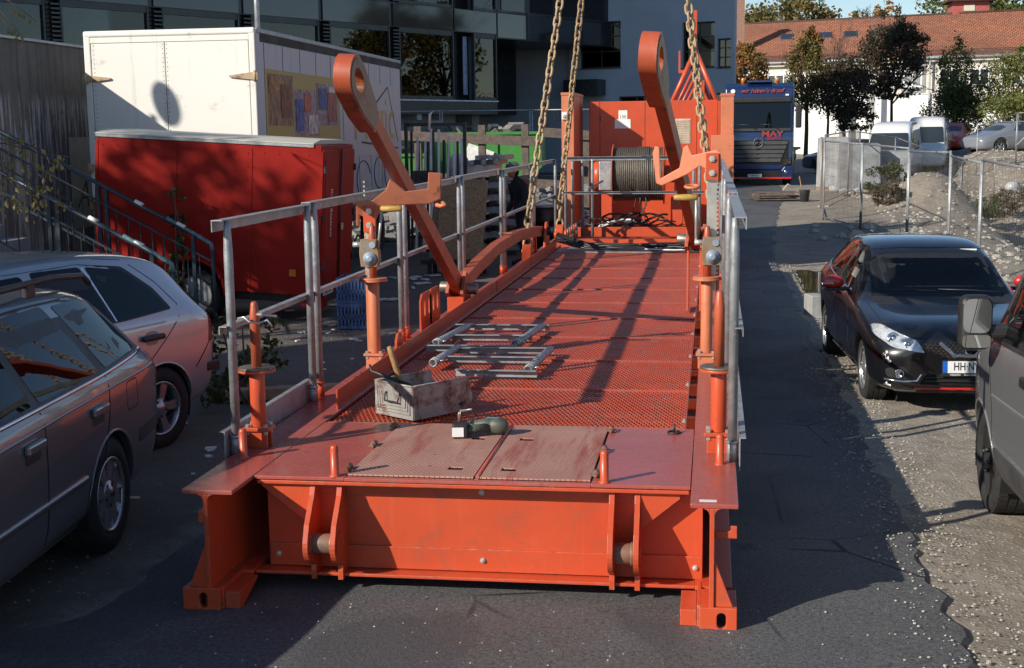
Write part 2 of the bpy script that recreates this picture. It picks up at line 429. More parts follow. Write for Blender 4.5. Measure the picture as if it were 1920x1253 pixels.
# front cross beam
YF = 6.31
b = B().box(XL1 + .016, XR0 - .010, YF, 6.37, H - .045, H - .025)
b.box(XL1 - .02, XR0 + .02, YF + .02, YF + .12, .095, .112)
part(b, 'cross_beam_flange', P_, .004)
b = B().box(XL1 + .03, XR0 + .055, YF + .115, YF + .127, .112, H - .046)
part(b, 'front_panel', P_, .002)
for z0, z1 in ((.50, .565), (.118, .235)):
    b = B().box(XL1 + .035 if z0 > .3 else XL1 + .045, XR0 + .055, YF + .101, YF + .1145, z0, z1); part(b, 'panel_strip', P_, .003)
for x, zz in ((-1.13, .533), (-1.13, .178), (-2.21, .533), (-2.2, .178), (XR0 + .02, .178)):
    b = B().lathe((x, YF + .1005, zz), (0, -1, 0), [(.016, 0), (.016, .004), (.011, .004), (.011, .012), (.006, .014)], 6, False); part(b, 'panel_bolt', MATS['bolt'], 0)
PA_PIN = paint('scraped_pin_steel', (.24, .13, .085), .45, dirt=(.07, .06, .05), rust=.7, scuff=1.2)
def lug_profile():
    pts = [(YF + .115, H - .047), (YF + .03, H - .047), (YF + .005, H - .10), (YF - .10, .395)]
    cy, cz, r = YF - .045, .285, .095
    for i in range(9):
        t = radians(150 + 115 * i / 8); pts.append((cy + r * cos(t), cz + r * sin(t)))
    pts += [(YF + .0, .16), (YF - .005, .13), (YF - .005, .085), (YF + .03, .085), (YF + .03, .113), (YF + .115, .113)]
    return pts
for k, (xa, xb) in enumerate(((-1.985, -1.845), (-.470, -.345))):
    for x in (xa, xb):
        b = B().prism(lug_profile(), lambda u, v, t: (t, u, v), x - .013, x + .013)
        b.lathe((x + .014, YF - .045, .285), (1, 0, 0), [(.062, 0), (.062, .004), (.05, .004), (.05, .002)], 20)
        part(b, 'hinge_lug', P_, .003)
    b = B().tube((xa + .0135, YF - .045, .285), (xb - .0135, YF - .045, .285), .052, n=20)
    b.tube((xb - .03, YF - .045, .285), (xb - .0135, YF - .045, .285), .058, n=20)
    part(b, 'hinge_pin', PA_PIN, .003)
    if k == 0: pl = [(xa - .014, H - .047), (XL1 + .03, H - .047), (XL1 + .03, H - .062), (xa - .04, .372), (xa - .014, .345)]
    else: pl = [(xb + .014, H - .047), (XR0 - .055, H - .047), (XR0 - .055, H - .075), (xb + .03, .40), (xb + .014, .385)]
    b = B().prism(pl, lambda u, v, t: (u, t, v), YF + .028, YF + .043); part(b, 'lug_gusset', P_, .002)
# deck plates
b = B().box(XL1 + .004, -1.812, YF - .005, 7.575, H - .02, H - .002); part(b, 'deck_plate', PD, .003)
b = B().box(-.572, XR0 - .004, YF - .005, 7.575, H - .02, H - .002); part(b, 'deck_plate', PD, .003)
b = B().box(-1.8117, -.5723, YF - .005, YF + .035, H - .022, H - .004); part(b, 'deck_edge_bar', PD, .003)
b = B().box(-1.155, -1.135, YF + .036, 7.57, H - .03, H - .002); b.tube((-1.145, 6.37, H - .001), (-1.145, 7.55, H - .001), .012, n=8); part(b, 'hatch_divider', PD, .0)
for x0, x1 in ((-1.806, -1.162), (-1.128, -.578)):
    cxh = x1 - .12 if x0 < -1.5 else x0 + .12
    hs = [[(cxh - .038, yy - .032), (cxh + .038, yy - .032), (cxh + .038, yy + .032), (cxh - .038, yy + .032)] for yy in (6.52, 7.20)]
    b = B().prism([(x0, 6.352), (x1, 6.352), (x1, 7.562), (x0, 7.562)], lambda u, v, t: (u, v, t), H - .003, H + .006, hs)
    part(b, 'chequer_hatch', MATS['checker'], .0015)
    hx = x0 - .02 if x0 < -1.5 else x1 + .02
    for yy in (6.45, 6.97, 7.46):
        b = B().tube((hx, yy - .03, H + .016), (hx, yy + .03, H + .016), .016, n=10)
        b.box(hx - .028, hx + .028, yy - .026, yy + .026, H + .0065, H + .012)
        b.tube((hx, yy - .043, H + .016), (hx, yy - .031, H + .016), .009, n=6)
        part(b, 'hatch_hinge', PA_PIN, .0)
b = B().box(XL1 + .01, XR0 - .01, 7.578, 7.60, .35, H - .012); part(b, 'cross_member', P_, .003)
# short locating pins on the deck
for x, y in ((-2.462, 6.66), (-1.865, 6.332), (-.508, 6.345), (.052, 6.76)):
    b = B().lathe((x, y, H - .022), (0, 0, 1), [(.03, .018), (.03, .0245), (.021, .028), (.021, .165), (.017, .178), (.012, .18)], 14); part(b, 'locating_pin', P_, 0)
# shipping sticker
b = B().box(-.045, .035, 6.035, 6.07, H + .0005, H + .0015); part(b, 'sticker', MATS['white_paint'], 0)
# mesh deck panels: expanded metal, diamond cells
def mesh_panel(w, l):
    cx, cy = .030, .080
    nxp = int(round(w / cx)); nyp = int(round(l / cy)); cx = w / nxp; cy = l / nyp
    b = B(); t, h = .0068, .002
    def strand(p, q, z0, z1):
        p = Vector(p); q = Vector(q); dd = (q - p).to_2d().normalized(); nn = Vector((-dd.y, dd.x)) * t / 2
        vs = [(p.x - nn.x, p.y - nn.y, z0), (p.x + nn.x, p.y + nn.y, z0 + h * .9), (q.x + nn.x, q.y + nn.y, z1 + h * .9), (q.x - nn.x, q.y - nn.y, z1),
              (p.x - nn.x, p.y - nn.y, z0 - .005), (q.x - nn.x, q.y - nn.y, z1 - .005)]
        b.add(vs, [(0, 1, 2, 3), (0, 3, 5, 4)])
    for j in range(nyp):
        for i in range(nxp):
            x0 = i * cx; y0 = j * cy
            m = (x0 + cx / 2, y0 + cy / 2, 0)
            strand((x0, y0 + cy / 2, 0), (x0 + cx / 2, y0, 0), 0, .001); strand((x0 + cx / 2, y0, 0), (x0 + cx, y0 + cy / 2, 0), .001, 0)
            strand((x0, y0 + cy / 2, 0), (x0 + cx / 2, y0 + cy, 0), 0, .001); strand((x0 + cx / 2, y0 + cy, 0), (x0 + cx, y0 + cy / 2, 0), .001, 0)
    return b
MP_W, MP_L = 2.12, 1.15
mme = mesh_panel(MP_W, MP_L).mesh('mesh_panel', MATS['paint'])
npan = 10
for i in range(npan):
    o = link('mesh_panel', mme, PL); o['kind'] = 'stuff'
    o.location = (-2.265, 7.605 + i * (MP_L + .008), H - .018)
    b = B().box(-2.27, -.142, 7.600 + i * (MP_L + .008) - .0035, 7.600 + i * (MP_L + .008) + .0035, H - .03, H - .004)
    b.box(-.144, -.137, 7.605 + i * (MP_L + .008), 7.60 + (i + 1) * (MP_L + .008) - .004, H - .035, H - .002)
    part(b, 'panel_edge_bar', PD, 0)
YM = 7.60 + npan * (MP_L + .008)
for i in range(2 * npan):      # cross bearers and the stuff seen through the mesh
    y = 7.9 + i * (YM - 7.9) / (2 * npan)
    b = B().box(-2.41, .002, y - .03, y + .03, .42, .50); part(b, 'cross_bearer', P_, .003)
b = B().box(-2.41, .0, 7.65, YM, .235, .245); part(b, 'belly_plate', MATS['steel_dark'], 0)
for i in range(npan):
    yy = 7.75 + i * (MP_L + .008)
    b = B().lathe((-.150, yy, H - .002), (0, 0, 1), [(.014, 0), (.014, .008), (.008, .008), (.008, .022)], 6, False); part(b, 'panel_bolt', MATS['bolt'], 0)
# lock ring near the front right of the mesh
b = B().path([(-.20 + .035 * cos(t), 7.46 + .035 * sin(t), H + .004) for t in [2 * pi * i / 14 for i in range(14)]], .006, 6, True)
b.tube((-.20, 7.46, H), (-.20, 7.46, H + .05), .008, n=8); part(b, 'deck_latch', MATS['steel_dark'], 0)
# left kerb: upright flat along the mesh
b = B().box(-2.312, -2.302, 7.93, 19.9, H - .02, H + .125); part(b, 'deck_kerb', P_, .002)
for yy in (9.35, 9.39, 14.2, 17.0): part(B().box(-2.3015, -2.296, yy, yy + .012, H - .02, H + .125), 'kerb_stiffener', P_, 0)
# scuffed plate, back beams and floor of the winch bay
b = B().box(-2.25, -.14, YM + .01, YM + .9, H - .02, H - .006); part(b, 'bare_steel_plate', MATS['galv'], .003)
b = B().box(-2.26, -.1, YM + .93, YM + .97, H - .02, H + .10); b.box(-2.26, -.1, YM + .972, YM + 1.10, H + .075, H + .10); part(b, 'rear_cross_beam', P_, .004)
b = B().box(-2.26, -.1, 22.3, 26.4, .52, .54); part(b, 'bay_floor', PD, 0)
b = B().box(-2.26, -.1, 22.2, 22.26, H - .02, H + .14); part(b, 'rear_cross_beam', P_, .004)
for i in range(6):
    yy = 20.4 + i * .32
    b = B().tube((-2.22, yy, H), (-2.22, yy, H + .10), .03, n=12); b.tube((-2.22, yy, H + .1), (-2.22, yy, H + .22), .024, n=12); part(b, 'locking_bolt', MATS['steel_pin'] if i % 2 else P_, 0)

# ---- railings
RZ = 1.885; MZ = 1.31
def angle_rail(b, p0, p1, s=1, w=.06, t=.006):
    b.bar(Vector(p0) + Vector((0, 0, -t / 2)), Vector(p1) + Vector((0, 0, -t / 2)), w, t)
    p0 = Vector(p0); p1 = Vector(p1); dd = (p1 - p0).normalized(); nn = Vector((-dd.y, dd.x, 0)) * (w / 2 - t / 2) * s
    b.bar(p0 + nn + Vector((0, 0, -w / 2 - t * .52)), p1 + nn + Vector((0, 0, -w / 2 - t * .52)), t, w)
def post(x, y, z0, z1, par, r=.0245):
    b = B().lathe((x, y, z0), (0, 0, 1), [(r, 0), (r, z1 - z0 - .16), (r * .8, z1 - z0 - .05), (r * .62, z1 - z0)], 14)
    return b.build('post', GV, par)
def socket(x, y, par, m=P_):
    b = B().tube((x, y, H - .001), (x, y, H + .10), .030, n=14); b.tube((x, y, H + .09), (x, y, H + .1015), .034, n=14)
    return b.build('post_socket', m, par)
def railing(x, secs, s, name='railing'):
    for k, (ya, yb) in enumerate(secs):
        zz = RZ + .012 * (k % 2)
        b = B(); angle_rail(b, (x, ya - .05, zz), (x, yb + .05, zz), s); r = part(b, name, GV, .0015)
        b = B(); angle_rail(b, (x + .03 * s * 0, ya - .03, MZ + .01), (x, yb + .03, MZ + .01), s, .042, .005); part(b, 'middle_rail', GV, .001, r)
        for y in (ya + .03, yb - .03):
            post(x + .028 * (1 if x < -1 else -1), y, H + .0, zz - .008, r); socket(x + .028 * (1 if x < -1 else -1), y, r, GV if k == 0 else P_)
        b = B().box(x - .012 if x < -1 else x + .006, x - .006 if x < -1 else x + .012, ya - .05, yb + .04, H - .04, H + .135)
        b.box(x - .04 if x < -1 else x + .0125, x - .0125 if x < -1 else x + .04, ya - .05, yb + .04, H + .13, H + .135)
        if x > -1 or k == 0: part(b, 'toe_board', GV, .001, r)
railing(-2.56, [(6.72, 8.2), (8.29, 10.72), (10.83, 13.35), (13.48, 16.1), (16.25, 18.9), (19.05, 21.8)], 1)
railing(.145, [(6.83, 9.2), (9.32, 12.2), (12.32, 15.2), (15.3, 18.2), (18.3, 21.3)], -1)
# rear cross railing
b = B(); angle_rail(b, (-2.46, 22.0, 1.93), (-.55, 22.0, 1.93), 1); rr = part(b, 'railing', GV, .0015)
b = B(); angle_rail(b, (-2.46, 22.0, 1.36), (-.12, 22.0, 1.36), 1, .042, .005); part(b, 'middle_rail', GV, .001, rr)
for x in (-2.40, -2.28, -2.13, -1.95, -.30, -.20): post(x, 22.02 + random.uniform(0, .25), H, 1.91, rr)
b = B().path([(-2.05, 22.1, 1.36), (-2.0, 22.5, 1.42), (-1.85, 22.9, 1.5)], .02, 8); part(b, 'middle_rail', GV, 0, rr)

# ---- screw jacks / prop posts standing on the flanges
def jack(x, y, hcol, hpin, par=PL, pale=False, tilt=0):
    j = B().box(x - .075, x + .075, y - .06, y + .06, H + .095, H + .115)
    j.box(x - .06, x + .06, y - .045, y - .03, H, H + .095); j.box(x - .06, x + .06, y + .03, y + .045, H, H + .095)
    m = PP if pale else P_
    root = part(j, 'jack_post', m, .003)
    b = B().tube((x, y, H + .1155), (x, y, H + .11 + hcol), .042, n=18)
    b.tube((x, y, H + .11 + hcol), (x, y, H + .125 + hcol), .105, n=24); part(b, 'jack_column', m, .003, root)
    b = B().tube((x, y, H + .1255 + hcol), (x, y, H + .137 + hcol), .10, n=24); part(b, 'jack_collar', MATS['steel_pin'] if not pale else PP, .002, root)
    z = H + .137 + hcol
    b = B().lathe((x, y, z), (0, 0, 1), [(.028, 0), (.028, hpin - .09), (.019, hpin - .01), (.012, hpin)], 14); part(b, 'jack_spindle', PA, 0, root)
    for dx in (-.05, .05):
        for dy in (-.04, .04):
            b = B().lathe((x + dx, y + dy, H + .075), (0, 0, 1), [(.013, 0), (.013, .018), (.007, .018), (.007, .041), (.014, .041), (.014, .056)], 6, False)
            b.build('bolt', MATS['bolt'], root)
    return root
jk = jack(-2.462, 6.92, .31, .36)
b = B().path([(-2.54, 6.87, 1.34), (-2.50, 6.86, 1.35), (-2.47, 6.85, 1.325), (-2.42, 6.86, 1.315), (-2.37, 6.86, 1.335), (-2.345, 6.86, 1.30)], .006, 6)
b.tube((-2.44, 6.90, 1.36), (-2.33, 6.90, 1.35), .008, n=8); b.build('wire_tie', MATS['bolt'], jk)
jack(.045, 7.02, .33, .40)
jL = jack(-2.44, 9.43, .53, .38, pale=True)
jR = jack(-.030, 9.60, .53, .36, pale=True)
# back braces, gear units, racks, cranks and the hook brackets that carry the arms
def lift_head(root, x, y, sgn, ang, brz, brlen):
    b = B().box(x + .045 * sgn - .012 * 1, x + .045 * sgn + .012, y + .05, y + .12, H, 1.62 + .0); part(b, 'brace_plate', PP, .003, root)
    b = B().box(x - .035, x + .035, y + .02, y + .035, 1.18, brz - .05)
    for i in range(22): b.box(x + (.035 if sgn > 0 else -.047), x + (.047 if sgn > 0 else -.035), y + .02, y + .035, 1.3 + i * .032, 1.316 + i * .032)
    part(b, 'toothed_rack', MATS['bolt'], .001, root)
    b = B().prism([(-.06, -.08), (.06, -.08), (.075, -.04), (.075, .03), (.06, .06), (.06, .12), (-.06, .12), (-.07, .02)], lambda u, v, t: (x + u, t, 1.45 + v), y - .06, y + .018)
    gbx = part(b, 'gear_box', MATS['gearbox'], .004, root)
    b = B().lathe((x + .01, y - .061, 1.43), (0, -1, 0), [(.05, 0), (.05, .01), (.026, .011), (.026, .024), (.012, .024)], 18); b.lathe((x + .03, y - .061, 1.53), (0, -1, 0), [(.025, 0), (.025, .008)], 12)
    b.build('gear_cover', MATS['blue_grey'], root)
    b = B().tube((x - .06, y - .03, 1.53), (x - .12, y - .03, 1.53), .02, n=10); b.tube((x - .11, y - .03, 1.53), (x - .11, y - .03, 1.86), .010, n=8) if sgn > 0 else b.tube((x + .06, y - .03, 1.46), (x + .10, y - .03, 1.78), .010, n=8)
    part(b, 'crank_arm', MATS['bolt'], 0, root)
    if sgn > 0: b = B().lathe((x - .10, y - .03, 1.85), (-1, 0, 0), [(.012, 0), (.021, .01), (.024, .08), (.021, .16), (.012, .17)], 12)
    else: b = B().lathe((x + .09, y - .03, 1.79), (1, 0, 0), [(.012, 0), (.021, .01), (.024, .08), (.021, .15), (.012, .16)], 12)
    b.build('crank_handle', MATS['brass_wood'], root)
    b = B().box(x - .045, x + .045, y - .01, y + .015, brz - .10, brz + .09); part(b, 'rack_clevis', P_, .003, root)
    for zz in (brz - .05, brz + .05): B().lathe((x, y - .0105, zz), (0, -1, 0), [(.024, 0), (.024, .012), (.014, .012), (.014, .02)], 6, False).build('bolt', MATS['bolt'], root)
k_ = N('gearbox_grey'); MATS['gearbox'] = k_.set(k_.mix(k_.step(k_.noise(11, 6, .7), .45, .62), (.22, .22, .2), (.26, .13, .04)), .55, .2)
MATS['blue_grey'] = plain('blue_grey_cover', (.28, .33, .40), .5, .3, .3)
MATS['brass_wood'] = plain('yellowed_handle', (.42, .27, .06), .55, 0, .3, 15)
lift_head(jL, -2.46, 9.45, -1, 0, 1.72, .6)
lift_head(jR, .0, 9.62, 1, 0, 2.07, .6)
# left hook bracket
def bracket(root, poly, x, y0, y1, fn, th):
    b = B().prism(poly, fn, -th / 2, th / 2); return part(b, 'hook_bracket', PP, .006, root)
yc = 9.5
pl = [(-.125, -.12), (-.10, -.125), (-.095, -.02), (.03, -.09), (.06, -.02), (.16, .055), (.50, .06), (.60, .10), (.61, .34), (.50, .35), (.49, .20), (.30, .18), (.17, .30), (.13, .20), (.02, .11), (-.12, .10)]
bracket(jL, [(u * .78, v * .8) for u, v in pl], 0, 0, 0, lambda u, v, t: (-2.46 + u, 9.50 + t + u * .55, 1.76 + v), .03)
pr_ = [(.06, -.17), (.10, -.12), (.07, .12), (.02, .15), (-.30, .10), (-.36, .20), (-.42, .17), (-.47, -.02), (-.72, -.12), (-.74, .18), (-.80, .19), (-.83, .12), (-.78, -.17), (-.70, -.19), (-.36, -.08), (-.20, .0), (-.02, -.07)]
bracket(jR, [(u * .54, v * .75) for u, v in pr_], 0, 0, 0, lambda u, v, t: (.02 + u, 9.66 + t - u * .3, 2.07 + v), .035)
b = B().path([(-2.02, 9.72, 1.80), (-1.98, 9.70, 1.79), (-1.95, 9.68, 1.80), (-1.97, 9.72, 1.815)], .016, 8); part(b, 'lifting_eye', PP, 0, jL)
b = B().path([(-.14 + .05 * cos(t), 9.74 + .04 * sin(t), 1.92 + .008 * sin(t)) for t in [2 * pi * i / 12 for i in range(12)]], .012, 8, True); part(b, 'lifting_eye', PP, 0, jR)

# ---- the two swinging arms with slotted eye heads
MATS['wear'] = paint('worn_glare_plate', (.20, .13, .09), .45, dirt=(.08, .06, .05), rust=.5, scuff=1.2)  # brown-grey for the weathered head faces and the glare on them
def arm(pv, tip, w, th, side, head_dir):
    pv = Vector(pv); tip = Vector(tip); ax = (tip - pv).normalized(); L = (tip - pv).length
    sx = Vector((1, 0, 0)) if head_dir is None else Vector(head_dir).normalized()
    nx_ = (sx - ax * sx.dot(ax)).normalized()       # plate normal
    vy = nx_.cross(ax).normalized()
    if vy.y > 0: vy = -vy                            # towards the camera side
    fn = lambda u, v, t: pv + ax * u + vy * v + nx_ * t
    hl = .74                                         # head length
    # shank: box section that widens a little at the foot
    b = B().prism([(-.02, -.085), (.25, -.07), (L - hl + .1, -.06), (L - hl + .1, .06), (.25, .07), (-.02, .085)], fn, -th / 2, th / 2)
    root = part(b, 'swing_arm', PA, .006)
    # eye head: thick plate with long slot
    pts = [(L - hl - .02, .11), (L - hl - .02, -.05), (L - hl + .12, -.10), (L - .30, -.165)]
    cu, cv, r = L - .15, -.015, .15
    for i in range(29):
        t = radians(-90 + 180 * i / 28); pts.append((cu + r * cos(t), cv + r * sin(t)))
    pts += [(L - .45, .145)]
    hole = [(cu - .06 + .115 * cos(t), cv + .072 * sin(t)) for t in [2 * pi * i / 24 for i in range(24)]]
    b = B().prism(pts, fn, -th / 2 - .016, th / 2 + .016, [hole]); part(b, 'arm_head', PA, .006, root)
    sg_ = 1 if nx_.x > 0 else -1
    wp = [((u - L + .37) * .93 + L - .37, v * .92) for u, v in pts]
    b = B().prism(wp, fn, sg_ * (th / 2 + .0165), sg_ * (th / 2 + .021), [hole]); part(b, 'wear_glare_plate', MATS['wear'], .002, root)  # overlay added for the weathered head face, standing in for its glare too
    # foot clevis and pin
    b = B()
    for t in (-th / 2 - .045, th / 2 + .012):
        b.prism([(-.16, -.05), (-.13, -.10), (.0, -.13), (.16, -.12), (.16, .12), (.0, .13), (-.13, .10), (-.16, .05)], fn, t, t + .033)
    part(b, 'arm_clevis', PA, .004, root)
    b = B().tube(fn(0, 0, -th / 2 - .14), fn(0, 0, th / 2 + .14), .055, n=18); part(b, 'arm_pin', MATS['steel_pin'], .004, root)
    return root, fn
MATS['arm_end'] = MATS['paint_pale']
aL, fL = arm((-2.44, 12.75, .83), (-2.50, 8.98, 2.78), .15, .09, 'L', (1, -.16, 0))
aR, fR = arm((-.14, 12.9, 1.28), (-.425, 9.0, 2.87), .15, .09, 'R', (1, -.30, .0))
b = B().box(-2.52, -2.36, 12.55, 12.95, H, H + .14); part(b, 'arm_bearing', P_, .004)
b = B().prism([(0, 0), (.4, 0), (.33, .55), (.2, .72), (.08, .55)], lambda u, v, t: (t, 12.7 + u, H + v), -.11, -.05); b.prism([(0, 0), (.4, 0), (.33, .55), (.2, .72), (.08, .55)], lambda u, v, t: (t, 12.7 + u, H + v), -.23, -.21); part(b, 'arm_bearing', P_, .004)
# curved link on the left from the arm foot to the far pivot
def link_beam(pts, w, h, x):
    b = B(); up_s = []; n = len(pts)
    for i, (y, z) in enumerate(pts):
        ya, za = pts[max(0, i - 1)]; yb, zb = pts[min(n - 1, i + 1)]
        t = Vector((yb - ya, zb - za)).normalized(); nn = Vector((-t.y, t.x)); up_s.append(((y + nn.x * h / 2, z + nn.y * h / 2), (y - nn.x * h / 2, z - nn.y * h / 2)))
    poly = [a for a, _ in up_s] + [c for _, c in reversed(up_s)]
    return b.prism(poly, lambda u, v, t: (x + t, u, v), -w / 2, w / 2)
b = link_beam([(12.95, .86), (13.7, .94), (15.0, 1.02), (16.6, 1.04), (18.0, .99), (19.0, .93)], .10, .14, -2.44); lb = part(b, 'curved_link', PA, .006)
b = B().tube((-2.62, 19.0, .93), (-2.24, 19.0, .93), .06, n=16); part(b, 'link_pin', MATS['steel_dark'], .003, lb)
b = B()
for x in (-2.55, -2.36): b.prism([(0, 0), (.62, 0), (.5, .30), (.42, .44), (.25, .44), (.13, .30)], lambda u, v, t, x=x: (x + t, 18.7 + u, H + v), 0, .03)
part(b, 'link_bearing', P_, .004, lb)
b = B().cbox((-2.47, 16.0, 1.12), (.16, .07, .02), .4); part(b, 'link_tab', PP, .003, lb)
# slotted lugs on the left flange
for y in (11.25, 11.62):
    hol = [[(y + .16 + .035 * cos(t) + dy, H + .19 + .08 * sin(t)) for t in [2 * pi * i / 12 for i in range(12)]] for dy in (0, .18)]
    b = B().prism([(y, H), (y + .45, H), (y + .45, H + .26), (y + .38, H + .32), (y + .07, H + .32), (y, H + .26)], lambda u, v, t: (-2.50 + t + (u - y) * .0, u, v), -.008, .008, hol); part(b, 'slotted_lug', P_, .002)
b = B().prism([(9.75, H), (9.95, H), (9.95, H + .15), (9.9, H + .2), (9.8, H + .2), (9.75, H + .15)], lambda u, v, t: (-2.36 + t, u, v), -.01, .01); part(b, 'eye_lug', P_, .003)
# D-ring handles on the right flange
for y in (8.4, 10.2, 11.3, 13.2):
    b = B().path([(.06, y, H), (.06, y, H + .10), (.06, y + .03, H + .13), (.06, y + .12, H + .13), (.06, y + .15, H + .10), (.06, y + .15, H)], .011, 8); part(b, 'grab_handle', P_, 0)
b = B().prism([(0, 0), (.25, 0), (.25, .7), (.18, .78), (.07, .78), (0, .7)], lambda u, v, t: (.03 + u * .55, 18.4 + t, H + v), 0, .03); part(b, 'end_lug', P_, .005)
# lifting lugs for the chains
LUGS = [(-2.42, 17.55), (-2.42, 21.4), (.02, 17.6), (.02, 21.3)]
for x, y in LUGS:
    hol = [(.13 + .045 * cos(t), .15 + .045 * sin(t)) for t in [2 * pi * i / 12 for i in range(12)]]
    b = B().prism([(0, 0), (.26, 0), (.26, .14), (.2, .24), (.06, .24), (0, .14)], lambda u, v, t: (x + t, y - .13 + u, H + v), -.06, .06, [hol]); part(b, 'lifting_lug', P_, .008)

# ---- winch and drive cabinet at the far end
wr = B().lathe((-1.68, 23.3, 1.60), (1, 0, 0), [(.52, -.02), (.52, 0), (.10, .001), (.10, .849), (.52, .85), (.52, .87)], 28)
win = part(wr, 'winch', PA, .003)
b = B()
nt_ = 26; prof = []
for i in range(nt_):
    x0 = .84 * i / nt_; w = .84 / nt_
    R0 = .46 + (.018 if 12 < i < 19 else 0)
    prof += [(R0 - .014, x0), (R0, x0 + w * .3), (R0, x0 + w * .7), (R0 - .014, x0 + w * .99)]
b.lathe((-1.675, 23.3, 1.60), (1, 0, 0), prof, 36); b.build('wire_rope_winding', MATS['rope'] if 'rope' in MATS else plain('greasy_wire_rope', (.10, .085, .068), .55, .3, .4, 30), win)
b = B().lathe((-2.05, 23.3, 1.58), (1, 0, 0), [(.15, 0), (.24, .03), (.25, .10), (.25, .12)], 20); part(b, 'motor_cap', P_, 0, win)
b = B().box(-1.93, -1.705, 23.05, 23.55, 1.33, 1.83); part(b, 'gear_housing', MATS['galv'], .02, win)
b = B().box(-1.90, -1.72, 23.25, 23.36, .54, 1.33); part(b, 'winch_leg', P_, .004, win)
b = B().box(-.70, -.50, 23.2, 23.45, .54, 1.20); b.prism([(-.16, 0), (.16, 0), (.12, .35), (0, .45), (-.12, .35)], lambda u, v, t: (-.6 + t, 23.3 + u, 1.2 + v), -.04, .04); part(b, 'winch_leg', P_, .006, win)
b = B().tube((-.80, 23.3, 1.6), (-.55, 23.3, 1.6), .15, n=18); part(b, 'winch_hub', PA, .004, win)
b = B().path([(-1.25, 22.94, 1.55), (-1.28, 22.92, 1.2), (-1.35, 22.9, .9), (-1.30, 22.8, .6)], .011, 6); b.path([(-1.15, 22.93, 1.5), (-1.10, 22.9, 1.1), (-1.30, 22.85, .8), (-1.5, 22.8, .58)], .013, 6); b.path([(-1.18, 22.93, 1.45), (-1.22, 22.9, 1.1), (-1.05, 22.85, .8), (-.95, 22.8, .58)], .011, 6)
b.build('loose_rope', MATS['cable'], win)
# cabinet
YC = 25.0
b = B().box(-2.27, .09, YC, 26.4, .58, 2.885); cab = part(b, 'drive_cabinet', P_, .006)
for x0, x1 in ((-2.262, -2.07), (-2.06, -1.235), (-1.225, -.29), (-.28, .082)):
    b = B().box(x0, x1, YC - .018, YC - .0005, .62, 2.875); part(b, 'cabinet_door', P_, .004, cab)
b = B().box(-2.066, -2.05, YC - .025, YC - .0185, 2.52, 2.62); part(b, 'door_hinge', MATS['steel_dark'], 0, cab)
b = B().box(-.68, -.40, YC - .03, YC - .0185, 2.10, 2.55)
vent = part(b, 'vent_grille', plain('cream_metal', (.52, .48, .38), .5), .003, cab)
for i in range(13):
    b = B().cbox((-.54, YC - .036, 2.13 + i * .032), (.24, .012, .022), 0, .5); b.build('slat', MATS['cream'] if 'cream' in MATS else vent.data.materials[0], vent)
b = B().box(-2.0, -1.8, YC - .03, YC - .0185, 1.0, 1.08); part(b, 'vent_grille', vent.data.materials[0], .003, cab)
for (x0, x1, z0, z1) in ((-1.72, -1.56, 2.56, 2.72), (-1.79, -1.50, 2.39, 2.557)):
    b = B().box(x0, x1, YC - .0215, YC - .0185, z0, z1); part(b, 'notice', MATS['white_paint'], 0, cab)
dk = plain('print_black', (.02, .02, .02), .6)
MATS['print'] = dk
text_mesh('notice_print', '100', .085, dk, cab, facing((-1.64, YC - .0225, 2.60), (0, -1, 0)), .0005)
# side columns: faded orange boxes
b = B().box(-2.66, -2.44, 23.9, 25.6, .7, 2.98); cL = part(b, 'side_column', PP, .006)
b = B().box(-2.67, -2.43, 23.89, 25.61, 2.9805, 3.03); part(b, 'column_cap', PP, .004, cL)
b = B().cbox((-2.60, 23.875, 2.62), (.10, .045, .13)); part(b, 'switch_box', MATS['white_paint'], .006, cL)
b = B().lathe((-2.60, 23.852, 2.61), (0, -1, 0), [(.034, 0), (.034, .012), (.02, .013)], 14); b.build('switch_knob', MATS['galv'], cL)
b = B().box(.145, .365, 23.9, 25.4, .9, 2.92); cR = part(b, 'side_column', PP, .006)
b = B().box(.135, .375, 23.89, 25.41, 2.9205, 2.97); part(b, 'column_cap', PP, .004, cR)
for zz in (1.0, 1.9, 2.4, 2.85):
    b = B().tube((.335, 23.893, zz), (.335, 23.8995, zz), .012, n=8); b.build('rivet', MATS['bolt'], cR)
b = B().box(-.02, .36, 23.0, 23.85, 1.2, 2.25); part(b, 'switch_cabinet', PP, .008)
b = B().box(-.01, .35, 23.02, 23.84, .62, 1.19); part(b, 'cabinet_plinth', PA, .004)
# folded lattice mast section behind the cabinet
m = thing('lattice_mast', 'orange tubular lattice mast section standing up behind the drive cabinet', 'crane mast', (-.35, 28, 0), world=True)
ap = Vector((-.36, 28.0, 3.95))
b = B().box(-1.0, .3, 27.4, 30, .3, 2.6); b.build('mast_base', P_, m, .01)
b = B().tube((-1.02, 28, 2.5), ap, .05, n=12); b.tube((.26, 28, 2.5), ap, .05, n=12); b.build('chord_tube', P_, m)
for i in range(5):
    b = B().tube((-.92 + i * .07, 28.3 + i * .5, 2.5), ap + Vector((-.03 + .01 * i, .3 + .5 * i, -.35 - .16 * i)), .03, n=8); b.build('lacing_tube', P_, m)
    b = B().tube((.16 - i * .04, 28.3 + i * .5, 2.5), ap + Vector((.0, .3 + .5 * i, -.3 - .2 * i)), .03, n=8); b.build('lacing_tube', P_, m)
b = B().box(ap.x - .04, ap.x + .03, 27.98, 28.03, 3.85, 4.75); b.box(-.70, -.66, 27.98, 28.03, 3.5, 3.95); b.box(-.66, -.56, 27.98, 28.03, 3.5, 3.56); b.build('mast_bracket', P_, m, .006)
